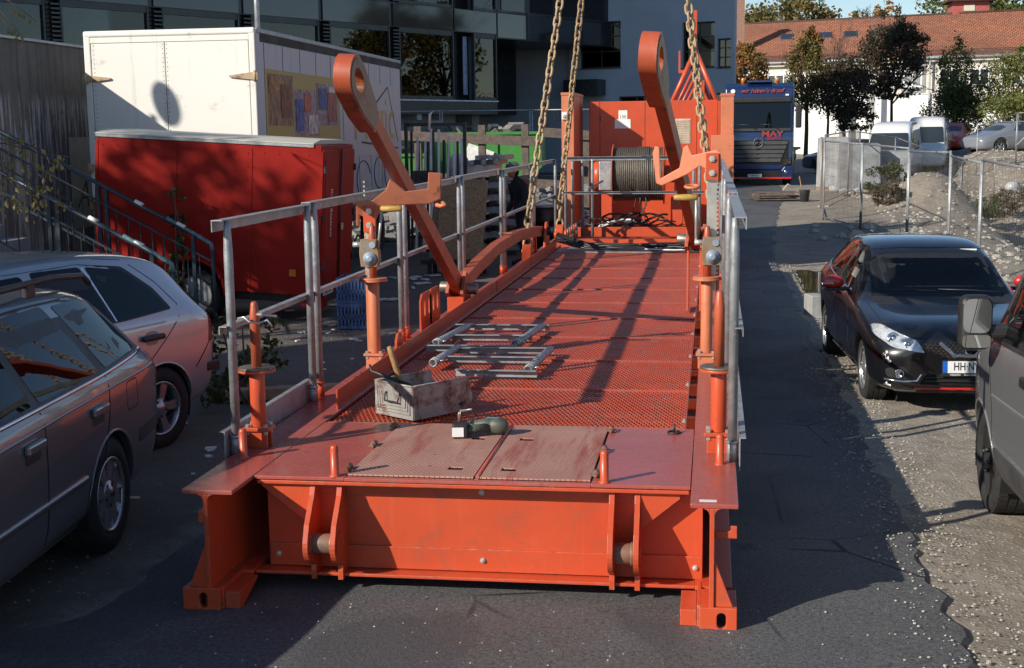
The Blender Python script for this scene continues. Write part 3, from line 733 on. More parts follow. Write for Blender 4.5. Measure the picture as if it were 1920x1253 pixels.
B().cbox((-.28, 28.1, 3.1), (.22, .2, .5)).build('mast_joint', P_, m, .01); B().cbox((.17, 28.0, 2.75), (.14, .14, .35)).build('mast_joint', P_, m, .01)

# ---- lifting chains
lk = B(); n1 = 12; Rr, ln = .043, .060
pts = []
for i in range(n1 // 2 + 1):
    t = -pi / 2 + pi * i / (n1 // 2); pts.append((Rr * cos(t), 0, 0 + 0) if False else Vector((Rr * sin(t), 0, ln / 2 + Rr * cos(t))))
for i in range(n1 // 2 + 1):
    t = pi / 2 + pi * i / (n1 // 2); pts.append(Vector((Rr * sin(t), 0, -ln / 2 + Rr * cos(t))))
lk.path(pts, .0165, 6, True); lkm = lk.mesh('chain_link', MATS['chain'])
HOOK = Vector((-1.1, 18.6, 10.2))
def chain(p, q, label, sag=0):
    p = Vector(p); q = Vector(q); L = (q - p).length; step = ln + 2 * Rr - .036; n = int(L / step)
    t = thing('lifting_chain', label, 'chain', p, group='chains lifting the platform', world=True)
    ax = (q - p).normalized(); rot = ax.to_track_quat('Z', 'Y').to_matrix().to_4x4()
    vis = min(n, 95)
    for i in range(vis):
        pp = p + ax * (step * (i + .5))
        pp += Vector((noise.noise(Vector((p.x, i * .3, 0))) * .008, 0, 0))
        o = link('chain_link', lkm, t)
        o.matrix_basis = Matrix.Translation(pp) @ rot @ Matrix.Rotation((pi / 2 if i % 2 else 0) + .45 + random.uniform(-.15, .15), 4, 'Z')
    return t
# lower ends: hook and shackle
def shackle(x, y, par):
    b = B().path([(x - .05, y, H + .15), (x - .05, y, H + .27), (x - .03, y, H + .32), (x + .03, y, H + .32), (x + .05, y, H + .27), (x + .05, y, H + .15)], .018, 8)
    b.tube((x - .08, y, H + .15), (x + .08, y, H + .15), .02, n=10)
    b.path([(x, y, H + .30), (x, y - .01, H + .42), (x + .02, y, H + .52)], [.03, .022, .03], 8)
    o = b.build('shackle', MATS['chain'], par)
for (x, y), lab in zip(LUGS, ('rusty lifting chain on the left beam lug nearer the toolbox', 'rusty lifting chain on the left beam lug beside the winch bay railing', 'rusty lifting chain on the right beam lug, passing the right swing arm', 'rusty lifting chain on the right beam lug beside the drive cabinet')):
    c = chain((x, y, H + .50), HOOK, lab); shackle(x, y, c)
# ------------------------------------------------------------------ vehicles
def carpaint(name, col, metal=.0, flake=.0, rough=.32, dirt=.25):
    k = N(name); base = k.mix(k.math('MULTIPLY', k.step(k.noise(2.5, 7, .7), .52, .8), dirt), col, (.16, .14, .12))
    base = k.mix(k.math('MULTIPLY', k.step(k.noise(90, 3, .6), .70, .74), dirt), base, (.3, .28, .25))
    k.p.inputs['Coat Weight'].default_value = 1.0; k.p.inputs['Coat Roughness'].default_value = .035
    return k.set(base, rough, metal)
def glassmat(name, tint=(.55, .62, .62), fres=1.5):
    k = N(name); t = k.t; t.nodes.remove(k.p)
    tr = k.new('ShaderNodeBsdfTransparent'); tr.inputs[0].default_value = tint + (1,)
    gl = k.new('ShaderNodeBsdfGlossy'); gl.inputs['Roughness'].default_value = .015
    fr = k.new('ShaderNodeFresnel'); fr.inputs[0].default_value = fres
    mx = k.new('ShaderNodeMixShader'); t.links.new(fr.outputs[0], mx.inputs[0]); t.links.new(tr.outputs[0], mx.inputs[1]); t.links.new(gl.outputs[0], mx.inputs[2])
    t.links.new(mx.outputs[0], t.nodes['Material Output'].inputs[0]); return k.m
MATS['glass'] = glassmat('car_glass', (.80, .85, .85), 1.45)
MATS['glass_dark'] = glassmat('tinted_glass', (.14, .16, .17), 1.6)
MATS['lens'] = glassmat('headlamp_lens', (.85, .87, .88), 1.4)
MATS['chrome'] = plain('chrome', (.75, .75, .76), .08, 1.0, .03)
MATS['alu'] = plain('alloy_rim', (.48, .48, .49), .28, .8, .1)
MATS['tyre'] = plain('tyre_rubber', (.022, .021, .020), .8, 0, .35, 30, bump=.4)
MATS['seat'] = plain('grey_seat_cloth', (.10, .10, .10), .9)
MATS['mirror'] = plain('mirror_glass', (.8, .82, .84), .02, 1.0, .02)
MATS['plate_white'] = plain('plate_white', (.72, .72, .70), .4, 0, .05)
MATS['plate_blue'] = plain('plate_blue', (.01, .10, .42), .4)
MATS['red_gloss'] = carpaint('red_gloss', (.50, .02, .012), dirt=.1)
MATS['trim_grey'] = plain('grey_plastic', (.05, .05, .052), .6)
MATS['amber'] = plain('amber_lens', (.6, .18, .01), .2)
MATS['lamp_red'] = plain('red_lens', (.35, .01, .008), .15)

def apply_mods(o):
    dg = bpy.context.evaluated_depsgraph_get(); dg.update()
    me = bpy.data.meshes.new_from_object(o.evaluated_get(dg)); o.modifiers.clear(); old = o.data; o.data = me
    if old.users == 0: bpy.data.meshes.remove(old)
def boolean(o, cutters):
    for c in cutters:
        m = o.modifiers.new('b', 'BOOLEAN'); m.object = c; m.operation = 'DIFFERENCE'; m.solver = 'EXACT'
        apply_mods(o)
    for c in cutters: bpy.data.objects.remove(c)
def smooth_by_angle(me, deg=38):
    bm = bmesh.new(); bm.from_mesh(me)
    for f in bm.faces: f.smooth = True
    for e in bm.edges: e.smooth = not (len(e.link_faces) == 2 and e.calc_face_angle(0) > radians(deg))
    bm.to_mesh(me); bm.free()
def loft(st, sub=2, shrink=0):
    # st: list of (x, zb, zs, zt, wb, ws, wr): bottom, shoulder and top heights; half widths at sill, shoulder and top
    rows = []
    for (x, zb, zs, zt, wb, ws, wr) in st:
        e = min(.07, (zt - zs) * .45)
        half = [(0, zb), (wb * .8, zb), (wb * .97, zb + .05), (wb + (ws - wb) * .45, zb + .38 * (zs - zb)), (wb + (ws - wb) * .95, zb + .72 * (zs - zb)), (ws, zs - .04), (ws - .02, zs + .012)]
        y0, z0, y1, z1 = ws - .035, zs + .03, wr, zt - e
        half += [(y0 + (y1 - y0) * .35, z0 + (z1 - z0) * .38), (y0 + (y1 - y0) * .75, z0 + (z1 - z0) * .78), (y1, z1), (wr * .90, zt - e * .25), (wr * .5, zt), (0, zt + .004)]
        rows.append([(x, y, z) for y, z in half] + [(x, -y, z) for y, z in reversed(half[1:-1])])
    n = len(rows[0]); b = B()
    vs = [v for r in rows for v in r]; fs = []
    for j in range(len(rows) - 1):
        fs += [(j * n + i, j * n + (i + 1) % n, (j + 1) * n + (i + 1) % n, (j + 1) * n + i) for i in range(n)]
    k = len(rows); H_ = n // 2
    for j in (0, k - 1):       # close the ends with a ladder of quads
        o = j * n
        fs.append((o, o + 1, o + n - 1))
        for i in range(1, H_ - 1): fs.append((o + i, o + i + 1, o + n - i - 1, o + n - i))
        fs.append((o + H_ - 1, o + H_, o + H_ + 1))
    b.add(vs, fs, True)
    return b
def round_poly(pts, r, n=4):
    out = []; m = len(pts)
    for i in range(m):
        p, a, c = Vector(pts[i]), Vector(pts[i - 1]), Vector(pts[(i + 1) % m])
        rr = min(r, (a - p).length * .45, (c - p).length * .45); u = p + (a - p).normalized() * rr; w = p + (c - p).normalized() * rr
        for k in range(n + 1):
            t = k / n; out.append(tuple(u * (1 - t) ** 2 + p * 2 * t * (1 - t) + w * t * t))
    return out
class Car:
    def __init__(s, name, label, cat, st, paintm, loc, rz, scale=1.0, arches=(), cabin=None, sub=2, group=None):
        s.root = thing(name, label, cat, loc, rz, group); s.root.scale = (scale,) * 3
        s.body = loft(st).build('body', paintm, s.root)
        m = s.body.modifiers.new('s', 'SUBSURF'); m.levels = m.render_levels = sub
        apply_mods(s.body)
        s.refresh(); s.paint = paintm; s.arches = arches; s.cut = []
        s.cabin = cabin
    def refresh(s):
        me = s.body.data
        s.bvh = BVHTree.FromPolygons([v.co.copy() for v in me.vertices], [tuple(p.vertices) for p in me.polygons])
    def hit(s, u, v, view):
        if view in ('L', 'R'):
            sg = 1 if view == 'L' else -1; o = Vector((u, 3 * sg, v)); dr = Vector((0, -sg, 0))
        elif view == 'F': o = Vector((-3, u, v)); dr = Vector((1, 0, 0))
        elif view == 'B': o = Vector((9, u, v)); dr = Vector((-1, 0, 0))
        else: o = Vector((u, v, 5)); dr = Vector((0, 0, -1))
        h = s.bvh.ray_cast(o, dr)
        if h[0] is None:
            q = s.bvh.find_nearest(o + dr * 2.2 if view in 'LR' else o + dr * 3); return q[0], (q[1] if q[1].dot(dr) < 0 else -q[1])
        return h[0], (h[1] if h[1].dot(dr) < 0 else -h[1])
    def panel(s, name, poly, view, mat, off=.004, step=.09, rad=.03, skirt=.012, parent=None):
        poly = round_poly(poly, rad) if rad else [tuple(p) for p in poly]
        us = [p[0] for p in poly]; vs = [p[1] for p in poly]
        n1 = max(2, int((max(us) - min(us)) / step)); n2 = max(2, int((max(vs) - min(vs)) / step))
        bm = bmesh.new()
        grid = [[bm.verts.new((min(us) + (max(us) - min(us)) * i / n1, min(vs) + (max(vs) - min(vs)) * j / n2, 0)) for i in range(n1 + 1)] for j in range(n2 + 1)]
        for j in range(n2):
            for i in range(n1): bm.faces.new((grid[j][i], grid[j][i + 1], grid[j + 1][i + 1], grid[j + 1][i]))
        area = sum(poly[i - 1][0] * poly[i][1] - poly[i][0] * poly[i - 1][1] for i in range(len(poly)))
        if area < 0: poly = poly[::-1]
        for i in range(len(poly)):
            p, q = Vector(poly[i - 1]), Vector(poly[i])
            e = q - p
            if e.length < 1e-5: continue
            nn = Vector((e.y, -e.x, 0)).normalized()
            bmesh.ops.bisect_plane(bm, geom=bm.verts[:] + bm.edges[:] + bm.faces[:], plane_co=(p.x, p.y, 0), plane_no=nn, clear_outer=True, dist=1e-6)
        be = [e for e in bm.edges if len(e.link_faces) == 1]
        info = {}
        for v in bm.verts:
            h, nn = s.hit(v.co.x, v.co.y, view); info[v] = (h, nn)
        for v, (h, nn) in info.items(): v.co = h + nn * off
        for e in be:
            a, c = e.verts; va = bm.verts.new(info[a][0] - info[a][1] * skirt); vc = bm.verts.new(info[c][0] - info[c][1] * skirt)
            try: bm.faces.new((a, c, vc, va))
            except ValueError: pass
        bmesh.ops.remove_doubles(bm, verts=bm.verts, dist=1e-5)
        bmesh.ops.recalc_face_normals(bm, faces=bm.faces)
        me = bpy.data.meshes.new(name); bm.to_mesh(me); bm.free(); me.materials.append(mat)
        smooth_by_angle(me, 50)
        return link(name, me, parent or s.root)
    def strip(s, name, pts, view, mat, w=.010, off=.002, parent=None, closed=False):
        b = B(); pp = []
        for i in range(len(pts) - (0 if closed else 1)):
            p, q = Vector(pts[i]), Vector(pts[(i + 1) % len(pts)]); k = max(1, int((q - p).length / .06))
            for j in range(k): pp.append(p + (q - p) * j / k)
        if not closed: pp.append(Vector(pts[-1]))
        P3 = []
        for u in pp:
            h, nn = s.hit(u.x, u.y, view); P3.append((h, nn))
        m = len(P3); vs = []; fs = []
        for i, (h, nn) in enumerate(P3):
            a = P3[i - 1][0] if (i or closed) else h; c = P3[(i + 1) % m][0] if (i < m - 1 or closed) else h
            t = (c - a).normalized(); sd = nn.cross(t).normalized()
            vs += [h + sd * w / 2 - nn * .003, h + sd * w / 2 + nn * off, h - sd * w / 2 + nn * off, h - sd * w / 2 - nn * .003]
        for i in range(m if closed else m - 1):
            j = (i + 1) % m
            for k in range(3): fs.append((i * 4 + k, i * 4 + k + 1, j * 4 + k + 1, j * 4 + k))
        return b.add(vs, fs, True).build(name, mat, parent or s.root)
    def opening(s, poly, view, depth=.5):
        poly = round_poly(poly, .03)
        b = B()
        if view in ('L', 'R'):
            sg = 1 if view == 'L' else -1; b.prism(poly, lambda u, v, t: (u, t, v), sg * 1.4, sg * .45)
        else:
            b.prism(poly, lambda u, v, t: (t, u, v), *((-1, s.wsx) if view == 'F' else (s.rwx, 8)))
        s.cut.append(b.build('cutter', None, s.root))
    def finish(s):
        cut = []
        for (x, r, z, side) in s.arches:
            for sg in (1, -1):
                b = B().tube((x, sg * 1.5, z), (x, sg * .52, z), r, n=40); cut.append(b.build('cutter', None, s.root))
        if s.cabin:
            b = loft(s.cabin); o = b.build('cutter', None, s.root); cut.append(o)
        boolean(s.body, cut + s.cut); smooth_by_angle(s.body.data, 35)
        if s.cabin is not None and len(s.body.data.materials) < 2: pass
def wheel(root, x, y, z, r, w, style, rimr, sg, yaw=0):
    # sg = +1: outer face towards +y
    M = Matrix.Translation((x, y, z)) @ Matrix.Rotation(yaw, 4, 'Z')
    b = B().lathe((0, 0, 0), (0, sg, 0), [(rimr * .96, -w), (r * .93, -w), (r * .985, -w * .93), (r, -w * .8), (r, -w * .2), (r * .985, -w * .07), (r * .93, 0), (r * .80, .006), (rimr + .012, .002), (rimr, -.01), (rimr * .97, -.03)], 44, caps=False)
    for i in range(44):          # tread blocks
        a = 2 * pi * i / 44
        for k, (t0, t1) in enumerate(((-.95, -.66), (-.60, -.40), (-.34, -.06))):
            aa = a + (.05 if k == 1 else 0); q = Matrix.Rotation(aa, 4, 'Y')
            b.box(-.018 * r / .3, .018 * r / .3, sg * t0 * w if sg > 0 else -t0 * w * 1, sg * t1 * w if sg > 0 else -t1 * w, r * .985, r * 1.012, q)
    o = b.build('wheel', MATS['tyre'], root); o.matrix_basis = M
    rb = B(); al = MATS['alu']
    if style == 'steel':
        al = MATS['trim_grey'] if False else MATS['steel_dark']
        rb.lathe((0, 0, 0), (0, sg, 0), [(rimr, -.015), (rimr * .96, -.03), (rimr * .86, -.06), (rimr * .80, -.05), (rimr * .52, -.045), (rimr * .40, -.01), (rimr * .25, -.008), (rimr * .2, .01), (.001, .01)], 32)
        for i in range(12):
            a = 2 * pi * i / 12; rb.tube((rimr * .68 * cos(a), sg * -.05, rimr * .68 * sin(a)), (rimr * .68 * cos(a), sg * -.045, rimr * .68 * sin(a)), rimr * .07, n=10)
        for i in range(5):
            a = 2 * pi * i / 5; rb.tube((rimr * .32 * cos(a), sg * -.01, rimr * .32 * sin(a)), (rimr * .32 * cos(a), sg * .018, rimr * .32 * sin(a)), .013, n=6)
    else:
        rb.lathe((0, 0, 0), (0, sg, 0), [(rimr * .95, -w * .9), (rimr * .90, -w * .3), (rimr * .93, -.03), (rimr * 1.0, -.012), (rimr * 1.0, .0), (rimr * .95, .001), (rimr * .92, -.014)], 40, caps=False)
        ns = {'five': 5, 'cap': 8, 'multi': 10}[style]
        for i in range(ns):
            a = 2 * pi * i / ns + .3; q = Matrix.Rotation(a, 4, 'Y')
            wi = {'five': .26, 'cap': .26, 'multi': .10}[style] * rimr; wo = {'five': .36, 'cap': .46, 'multi': .13}[style] * rimr
            d0, d1 = (-.006, -.035) if style != 'multi' else (-.01, -.04)
            hole = .2 * rimr
            pr = [(-wi / 2, hole), (wi / 2, hole), (wo / 2, rimr * .94), (-wo / 2, rimr * .94)]
            rb.prism(pr, lambda u, v, t, q=q: q @ Vector((u, sg * t, v)), d0 - .012, d1 - .02)
        rb.lathe((0, 0, 0), (0, sg, 0), [(rimr * .40, -.05), (rimr * .36, -.012), (rimr * .2, -.008), (rimr * .17, .0), (.001, .002)], 24)
        dk = B().lathe((0, 0, 0), (0, sg, 0), [(rimr * .9, -w * .55), (.02, -w * .55)], 24); dd = dk.build('brake_disc', MATS['black_void'], o)
        for i in range(5):
            a = 2 * pi * i / 5 + .3 + pi / 5; c = (rimr * .30 * cos(a), 0, rimr * .30 * sin(a))
            k = B().tube((c[0], sg * -.02, c[2]), (c[0], sg * -.0075, c[2]), .011, n=8); k.build('wheel_bolt', MATS['black_plastic'], o)
        if style == 'cap':
            for t in range(4):
                k = B().path([(-.018 + .012 * t + .009 * cos(q), sg * .004, .009 * sin(q)) for q in [2 * pi * j / 12 for j in range(12)]], .0018, 5, True); k.build('hub_ring', MATS['black_plastic'], o)
    ro = rb.build('rim', al, o)
    return o
def arch_liner(root, x, r, z, sg, y):
    b = B(); n = 18
    vs = []
    for yy in (y - sg * .02, y - sg * .30):
        for i in range(n + 1):
            a = pi * i / n - .25 + .5 * 0; a = -.35 + (pi + .7) * i / n; vs.append((x + r * cos(a), yy, z + r * sin(a)))
    b.add(vs, [(i, i + 1, n + 2 + i, n + 1 + i) for i in range(n)], True)
    b.add([(x + r * cos(a), y - sg * .30, z + r * sin(a)) for a in [2 * pi * i / 20 for i in range(20)]], [tuple(range(20))])
    return b.build('arch_liner', MATS['black_void'], root)
def number_plate(root, p, nrm, txt, w=.52, h=.112, blue=True, bold=.0015, upv=(0, 0, 1)):
    M = facing(p, nrm, upv); b = B().box(-w / 2, w / 2, -h / 2, h / 2, -.004, .004, M); o = b.build('number_plate', MATS['plate_white'], root)
    b = B()
    for x0, x1, y0, y1 in ((-w / 2 - .004, w / 2 + .004, -h / 2 - .005, -h / 2), (-w / 2 - .004, w / 2 + .004, h / 2, h / 2 + .005), (-w / 2 - .005, -w / 2, -h / 2, h / 2), (w / 2, w / 2 + .005, -h / 2, h / 2)): b.box(x0, x1, y0, y1, -.005, .006, M)
    b.build('plate_frame', MATS['black_plastic'], o)
    if blue: B().box(-w / 2, -w / 2 + .045, -h / 2, h / 2, .0041, .0048, M).build('plate_band', MATS['plate_blue'], o)
    text_mesh('plate_text', txt, h * .92, MATS['print'], o, M @ Matrix.Translation((.022 if blue else 0, .002, .0052)), .0004, bold=bold, sx=.74)
    return o
def seats(root, x0, x1, zf, tall=.95, hw=.36, m=None):
    m = m or MATS['seat']
    for x in (x0, x1):
        for y in (-hw, hw):
            b = B().cbox((x - .05, y, zf + .22), (.50, .48, .16)); b.build('seat', m, root, .05, 3)
            b = B().cbox((x + .26, y, zf + .52), (.14, .46, .58), 0, 0, .2); b.build('seat_back', m, root, .05, 3)
            b = B().cbox((x + .36, y, zf + .90), (.10, .26, .18), 0, 0, .2); b.build('headrest', m, root, .04, 3)

# ---- black hatchback facing the camera
MATS['black_paint'] = carpaint('black_car_paint', (.006, .006, .007), .0, dirt=.06, rough=.3)
L = 4.30
st = [(.0, .34, .60, .70, .46, .50, .40), (.03, .24, .58, .74, .62, .66, .50), (.12, .20, .60, .80, .78, .80, .62), (.30, .19, .66, .87, .86, .86, .70), (.62, .19, .78, .895, .87, .885, .74), (1.0, .19, .85, .93, .87, .89, .77), (1.20, .19, .885, .955, .87, .885, .77),
      (1.36, .19, .90, 1.03, .87, .88, .72), (1.75, .19, .92, 1.30, .87, .88, .63), (2.08, .19, .95, 1.465, .87, .88, .60), (2.5, .19, .96, 1.505, .87, .88, .61), (3.1, .19, .98, 1.50, .87, .88, .60), (3.6, .20, 1.0, 1.45, .87, .875, .57), (3.92, .22, 1.0, 1.33, .85, .86, .55), (4.12, .26, .98, 1.14, .80, .83, .56), (4.24, .32, .90, 1.02, .72, .76, .52), (4.30, .42, .80, .90, .58, .62, .46)]
cb = [(1.30, .45, .86, .90, .66, .68, .62), (1.48, .40, .90, 1.02, .70, .74, .62), (1.80, .40, .93, 1.255, .72, .76, .57), (2.12, .40, .95, 1.41, .72, .77, .55), (2.5, .40, .96, 1.45, .72, .77, .56), (3.1, .40, .97, 1.44, .72, .77, .55), (3.55, .45, .98, 1.39, .72, .76, .52), (3.9, .55, .98, 1.24, .68, .72, .50), (4.05, .65, .98, 1.08, .62, .66, .50)]
fw = Vector((1.37, 11.95, -.05)); rz = radians(93.2); sc = .885
def place(contact, lx, ly, rz, sc):
    c, s_ = cos(rz), sin(rz); return (contact[0] - sc * (c * lx - s_ * ly), contact[1] - sc * (s_ * lx + c * ly), contact[2])
CB = Car('black_hatchback', 'glossy black hatchback with red mirror caps parked on the gravel beside the fence', 'car', st, MATS['black_paint'], place(fw, .84, .80, rz, sc), rz, sc, [(.84, .355, .315, 0), (3.52, .355, .315, 0)], cb)
CB.wsx, CB.rwx = 1.9, 3.6
ws = [(-.70, .945), (.70, .945), (.60, 1.395), (.30, 1.42), (-.30, 1.42), (-.60, 1.395)]
CB.panel('windscreen_seal', [(y * 1.03, 1.18 + (z - 1.18) * 1.06) for y, z in ws], 'F', MATS['black_plastic'], .0015, .08, .05, .02)
sw1 = [(1.86, 1.0), (2.56, 1.03), (2.56, 1.40), (2.18, 1.375), (2.0, 1.25)]; sw2 = [(2.62, 1.03), (3.36, 1.08), (3.26, 1.395), (2.62, 1.40)]; sw3 = [(3.42, 1.09), (3.78, 1.15), (3.62, 1.34), (3.33, 1.38)]
rw = [(-.52, 1.08), (.52, 1.08), (.46, 1.33), (-.46, 1.33)]
CB.opening(ws, 'F')
CB.opening([(y * .95, z) for y, z in rw], 'B')
for v in 'LR':
    for w_ in (sw1, sw2, sw3): CB.opening(w_, v)
CB.panel('windscreen', ws, 'F', MATS['glass'], .003, .10, .05, .004)
CB.panel('rear_window', rw, 'B', MATS['glass'], .003, .12, .05, .004)
for v in 'LR':
    for w_ in (sw1, sw2, sw3): CB.panel('side_window', w_, v, MATS['glass'], .003, .12, .03, .004)
    CB.strip('window_trim', [(1.76, .985), (2.56, 1.015), (3.36, 1.065), (3.86, 1.14)], v, MATS['chrome'], .018, .004)
    CB.strip('door_seam', [(1.62, .36), (1.66, .80), (1.80, .96)], v, MATS['black_void']); CB.strip('door_seam', [(2.60, .30), (2.60, 1.0)], v, MATS['black_void'])
    CB.strip('sill_strip', [(1.25, .235), (3.1, .235)], v, MATS['trim_grey'], .07, .006)
    sg = 1 if v == 'L' else -1
    for x in (2.38, 3.26):
        h, nn = CB.hit(x, .90, v); B().cbox(h + nn * .02, (.19, .03, .035)).build('door_handle', MATS['black_paint'], CB.root, .01)
    b = B().sphere((1.90, sg * 1.0, 1.06), .1, 16, 10, (.62, 1.25, .72)); mo = b.build('door_mirror', MATS['red_gloss'], CB.root)
    B().cbox((1.91, sg * .89, .985), (.07, .16, .04)).build('mirror_foot', MATS['black_plastic'], mo, .01)
    B().cbox((1.90, sg * 1.0, .985), (.12, .24, .03)).build('mirror_shell', MATS['black_plastic'], mo, .012)
    B().cbox((1.842, sg * 1.06, 1.045), (.012, .12, .022), -.2 * sg).build('indicator', MATS['chrome'], mo, .004)
# front face
hl = lambda sg: [(sg * .52, .665), (sg * .80, .70), (sg * .835, .80), (sg * .76, .845), (sg * .55, .735)]
for sg in (1, -1):
    f = 'F'
    p = [(sg * .42, .60), (sg * .70, .64), (sg * .82, .72), (sg * .82, .79), (sg * .74, .80), (sg * .48, .70)]
    CB.panel('headlamp_bowl', p, f, plain('lamp_silver', (.75, .76, .78), .25, .5, .25, 30), .007, .04, .02, .01)
    hlp = CB.panel('headlight', p, f, MATS['lens'], .022, .04, .02, .014)
    for (u, v, r) in ((.68, .715, .058), (.555, .675, .044)):
        h, nn = CB.hit(sg * u, v, f); nn = (nn + Vector((-1.2, 0, 0))).normalized()
        B().lathe(h + nn * .006, nn, [(r, 0), (r * .95, .01), (r * .65, .006), (r * .55, .0), (r * .5, .012), (.001, .018)], 20).build('lamp_projector', MATS['chrome'], hlp)
    h, nn = CB.hit(sg * .64, .40, f); nn = (nn + Vector((-1, 0, 0))).normalized()
    CB.panel('fog_recess', [(sg * .50, .34), (sg * .74, .36), (sg * .76, .44), (sg * .60, .47)], f, MATS['black_plastic'], .003, .06, .03)
    B().lathe(h + nn * .004, nn, [(.044, 0), (.044, .012), (.034, .014), (.03, .004), (.001, .008)], 20).build('fog_lamp', MATS['chrome'], CB.root)
    CB.strip('fog_trim', [(sg * .76, .335), (sg * .60, .325), (sg * .48, .335), (sg * .44, .40)], f, MATS['chrome'], .016, .008)
    B().cbox((1.35, sg * .1, 1.005), (.02, .02, .02)).build('washer_jet', MATS['black_plastic'], CB.root, .004)
CB.panel('grille', [(-.46, .70), (.46, .70), (.42, .645), (.18, .545), (-.18, .545), (-.42, .645)], 'F', MATS['black_void'], .002, .06, .02)
gb = B()
for r_ in range(6):
    for c_ in range(22):
        y = -.45 + c_ * .043 + (.0215 if r_ % 2 else 0); zc_ = .555 + r_ * .026
        lim = .18 + (zc_ - .545) / .1 * .24 if zc_ < .645 else .45
        if abs(y) > min(lim, .45): continue
        h, nn = CB.hit(y, zc_, 'F')
        Mx = facing(h + nn * .004, nn)
        gb.path([Mx @ Vector((.022 * cos(t), .0155 * sin(t), 0)) for t in [pi / 6 + 2 * pi * i / 6 for i in range(6)]], .0028, 4, True)
go = gb.build('grille_mesh', MATS['black_plastic'], CB.root); go['kind'] = 'stuff'
vpts = [(.285, .70), (.15, .575), (-.15, .575), (-.285, .70)]
CB.strip('grille_chevron', vpts, 'F', MATS['chrome'], .032, .014)
h, nn = CB.hit(0, .645, 'F'); nn = Vector((-1, 0, .12)).normalized(); Mx = facing(h + Vector((-.022, 0, 0)), nn)
b = B().path([Mx @ Vector((.062 * cos(t), .062 * sin(t), 0)) for t in [2 * pi * i / 24 for i in range(24)]], .009, 6, True); b.box(-.075, .075, -.014, .014, -.006, .008, Mx); em = b.build('badge', MATS['chrome'], CB.root)
text_mesh('badge_text', 'NISSAN', .026, MATS['print'], em, Mx @ Matrix.Translation((0, 0, .0085)), .0004, bold=.0008)
h, nn = CB.hit(0, .46, 'F')
number_plate(CB.root, (h.x - .03, -.0, .475), (-1, 0, .06), 'HH·NW 32')
text_mesh('dealer_text', 'NISSAN    www.Auto-Mattern.de', .028, MATS['white_paint'], CB.root, facing((h.x - .036, 0, .402), (-1, 0, .06)), .0004)
B().box(-.275, .275, -.018, .012, -.004, .003, facing((h.x - .032, 0, .405), (-1, 0, .06))).build('plate_holder', MATS['black_plastic'], CB.root)
CB.panel('lower_intake', [(-.46, .30), (.46, .30), (.40, .40), (-.40, .40)], 'F', MATS['black_void'], .003, .06, .03)
CB.strip('intake_slat', [(-.42, .335), (.42, .335)], 'F', MATS['black_plastic'], .016, .012); CB.strip('intake_slat', [(-.41, .37), (.41, .37)], 'F', MATS['black_plastic'], .012, .012)
CB.strip('red_lip', [(-.50, .262), (.0, .257), (.50, .262)], 'F', MATS['red_gloss'], .024, .014)
CB.strip('bumper_lip', [(-.66, .225), (.0, .222), (.66, .225)], 'F', MATS['trim_grey'], .04, .01)
CB.strip('bonnet_seam', [(-.70, .80), (-.45, .725), (0, .712), (.45, .725), (.70, .80)], 'F', MATS['black_void'], .006, .001)
for sg in (1, -1): CB.strip('bonnet_seam', [(.30, sg * .72), (.7, sg * .74), (1.2, sg * .755)], 'T', MATS['black_void'], .006, .001)
for pts in (((.72, .50), (.74, .545), (.76, .52), (.765, .575), (.74, .60)), ((.70, .27), (.75, .285), (.73, .30))):
    CB.strip('bumper_scuff', pts, 'F', MATS['white_paint'], .03, .0012)
    CB.strip('bumper_scuff', [(u + .014, v - .012) for u, v in pts], 'F', MATS['trim_grey'], .022, .0018)
for (y0, y1, x0, x1) in ((.62, .05, 1.36, 1.30), (.02, -.62, 1.34, 1.30)):
    pa, _ = CB.hit(x0, y0, 'T'); pb, _ = CB.hit(x1, y1, 'T'); pm = (pa + pb) / 2 + Vector((0, 0, .025))
    B().path([pa + Vector((0, 0, .012)), pm, pb + Vector((0, 0, .02))], .009, 6).build('wiper', MATS['black_plastic'], CB.root)
B().path([(3.5, 0, 1.48), (3.62, 0, 1.6)], [.006, .002], 6).build('aerial', MATS['black_plastic'], CB.root)
CB.finish()
seats(CB.root, 2.25, 3.05, .30, m=plain('pale_seat_cloth', (.30, .30, .30), .9))
B().box(1.7, 3.6, -.66, .66, .41, .43).build('cabin_floor', MATS['trim_grey'], CB.root)
b = B().path([(1.83 + .06 * sin(t), -.36 + .18 * cos(t), .98 + .17 * sin(t)) for t in [2 * pi * i / 24 for i in range(24)]], .016, 8, True); b.bar((1.83, -.53, .98), (1.83, -.19, .98), .03, .03); b.build('steering_wheel', MATS['black_plastic'], CB.root)
B().box(1.40, 1.75, -.64, .64, .80, .915).build('dashboard', MATS['black_plastic'], CB.root, .05, 3)
B().cbox((2.02, 0, 1.34), (.03, .23, .06)).build('inside_mirror', MATS['black_plastic'], CB.root, .015)
B().cbox((2.02, -.34, 1.36), (.02, .34, .12), 0, 0, -.9).build('sun_visor', MATS['white_paint'], CB.root, .015)
for x in (.84, 3.52):
    for sg in (1, -1):
        wheel(CB.root, x, sg * .845, .315, .315, .20, 'multi', .215, sg); arch_liner(CB.root, x, .352, .315, sg, sg * .84)

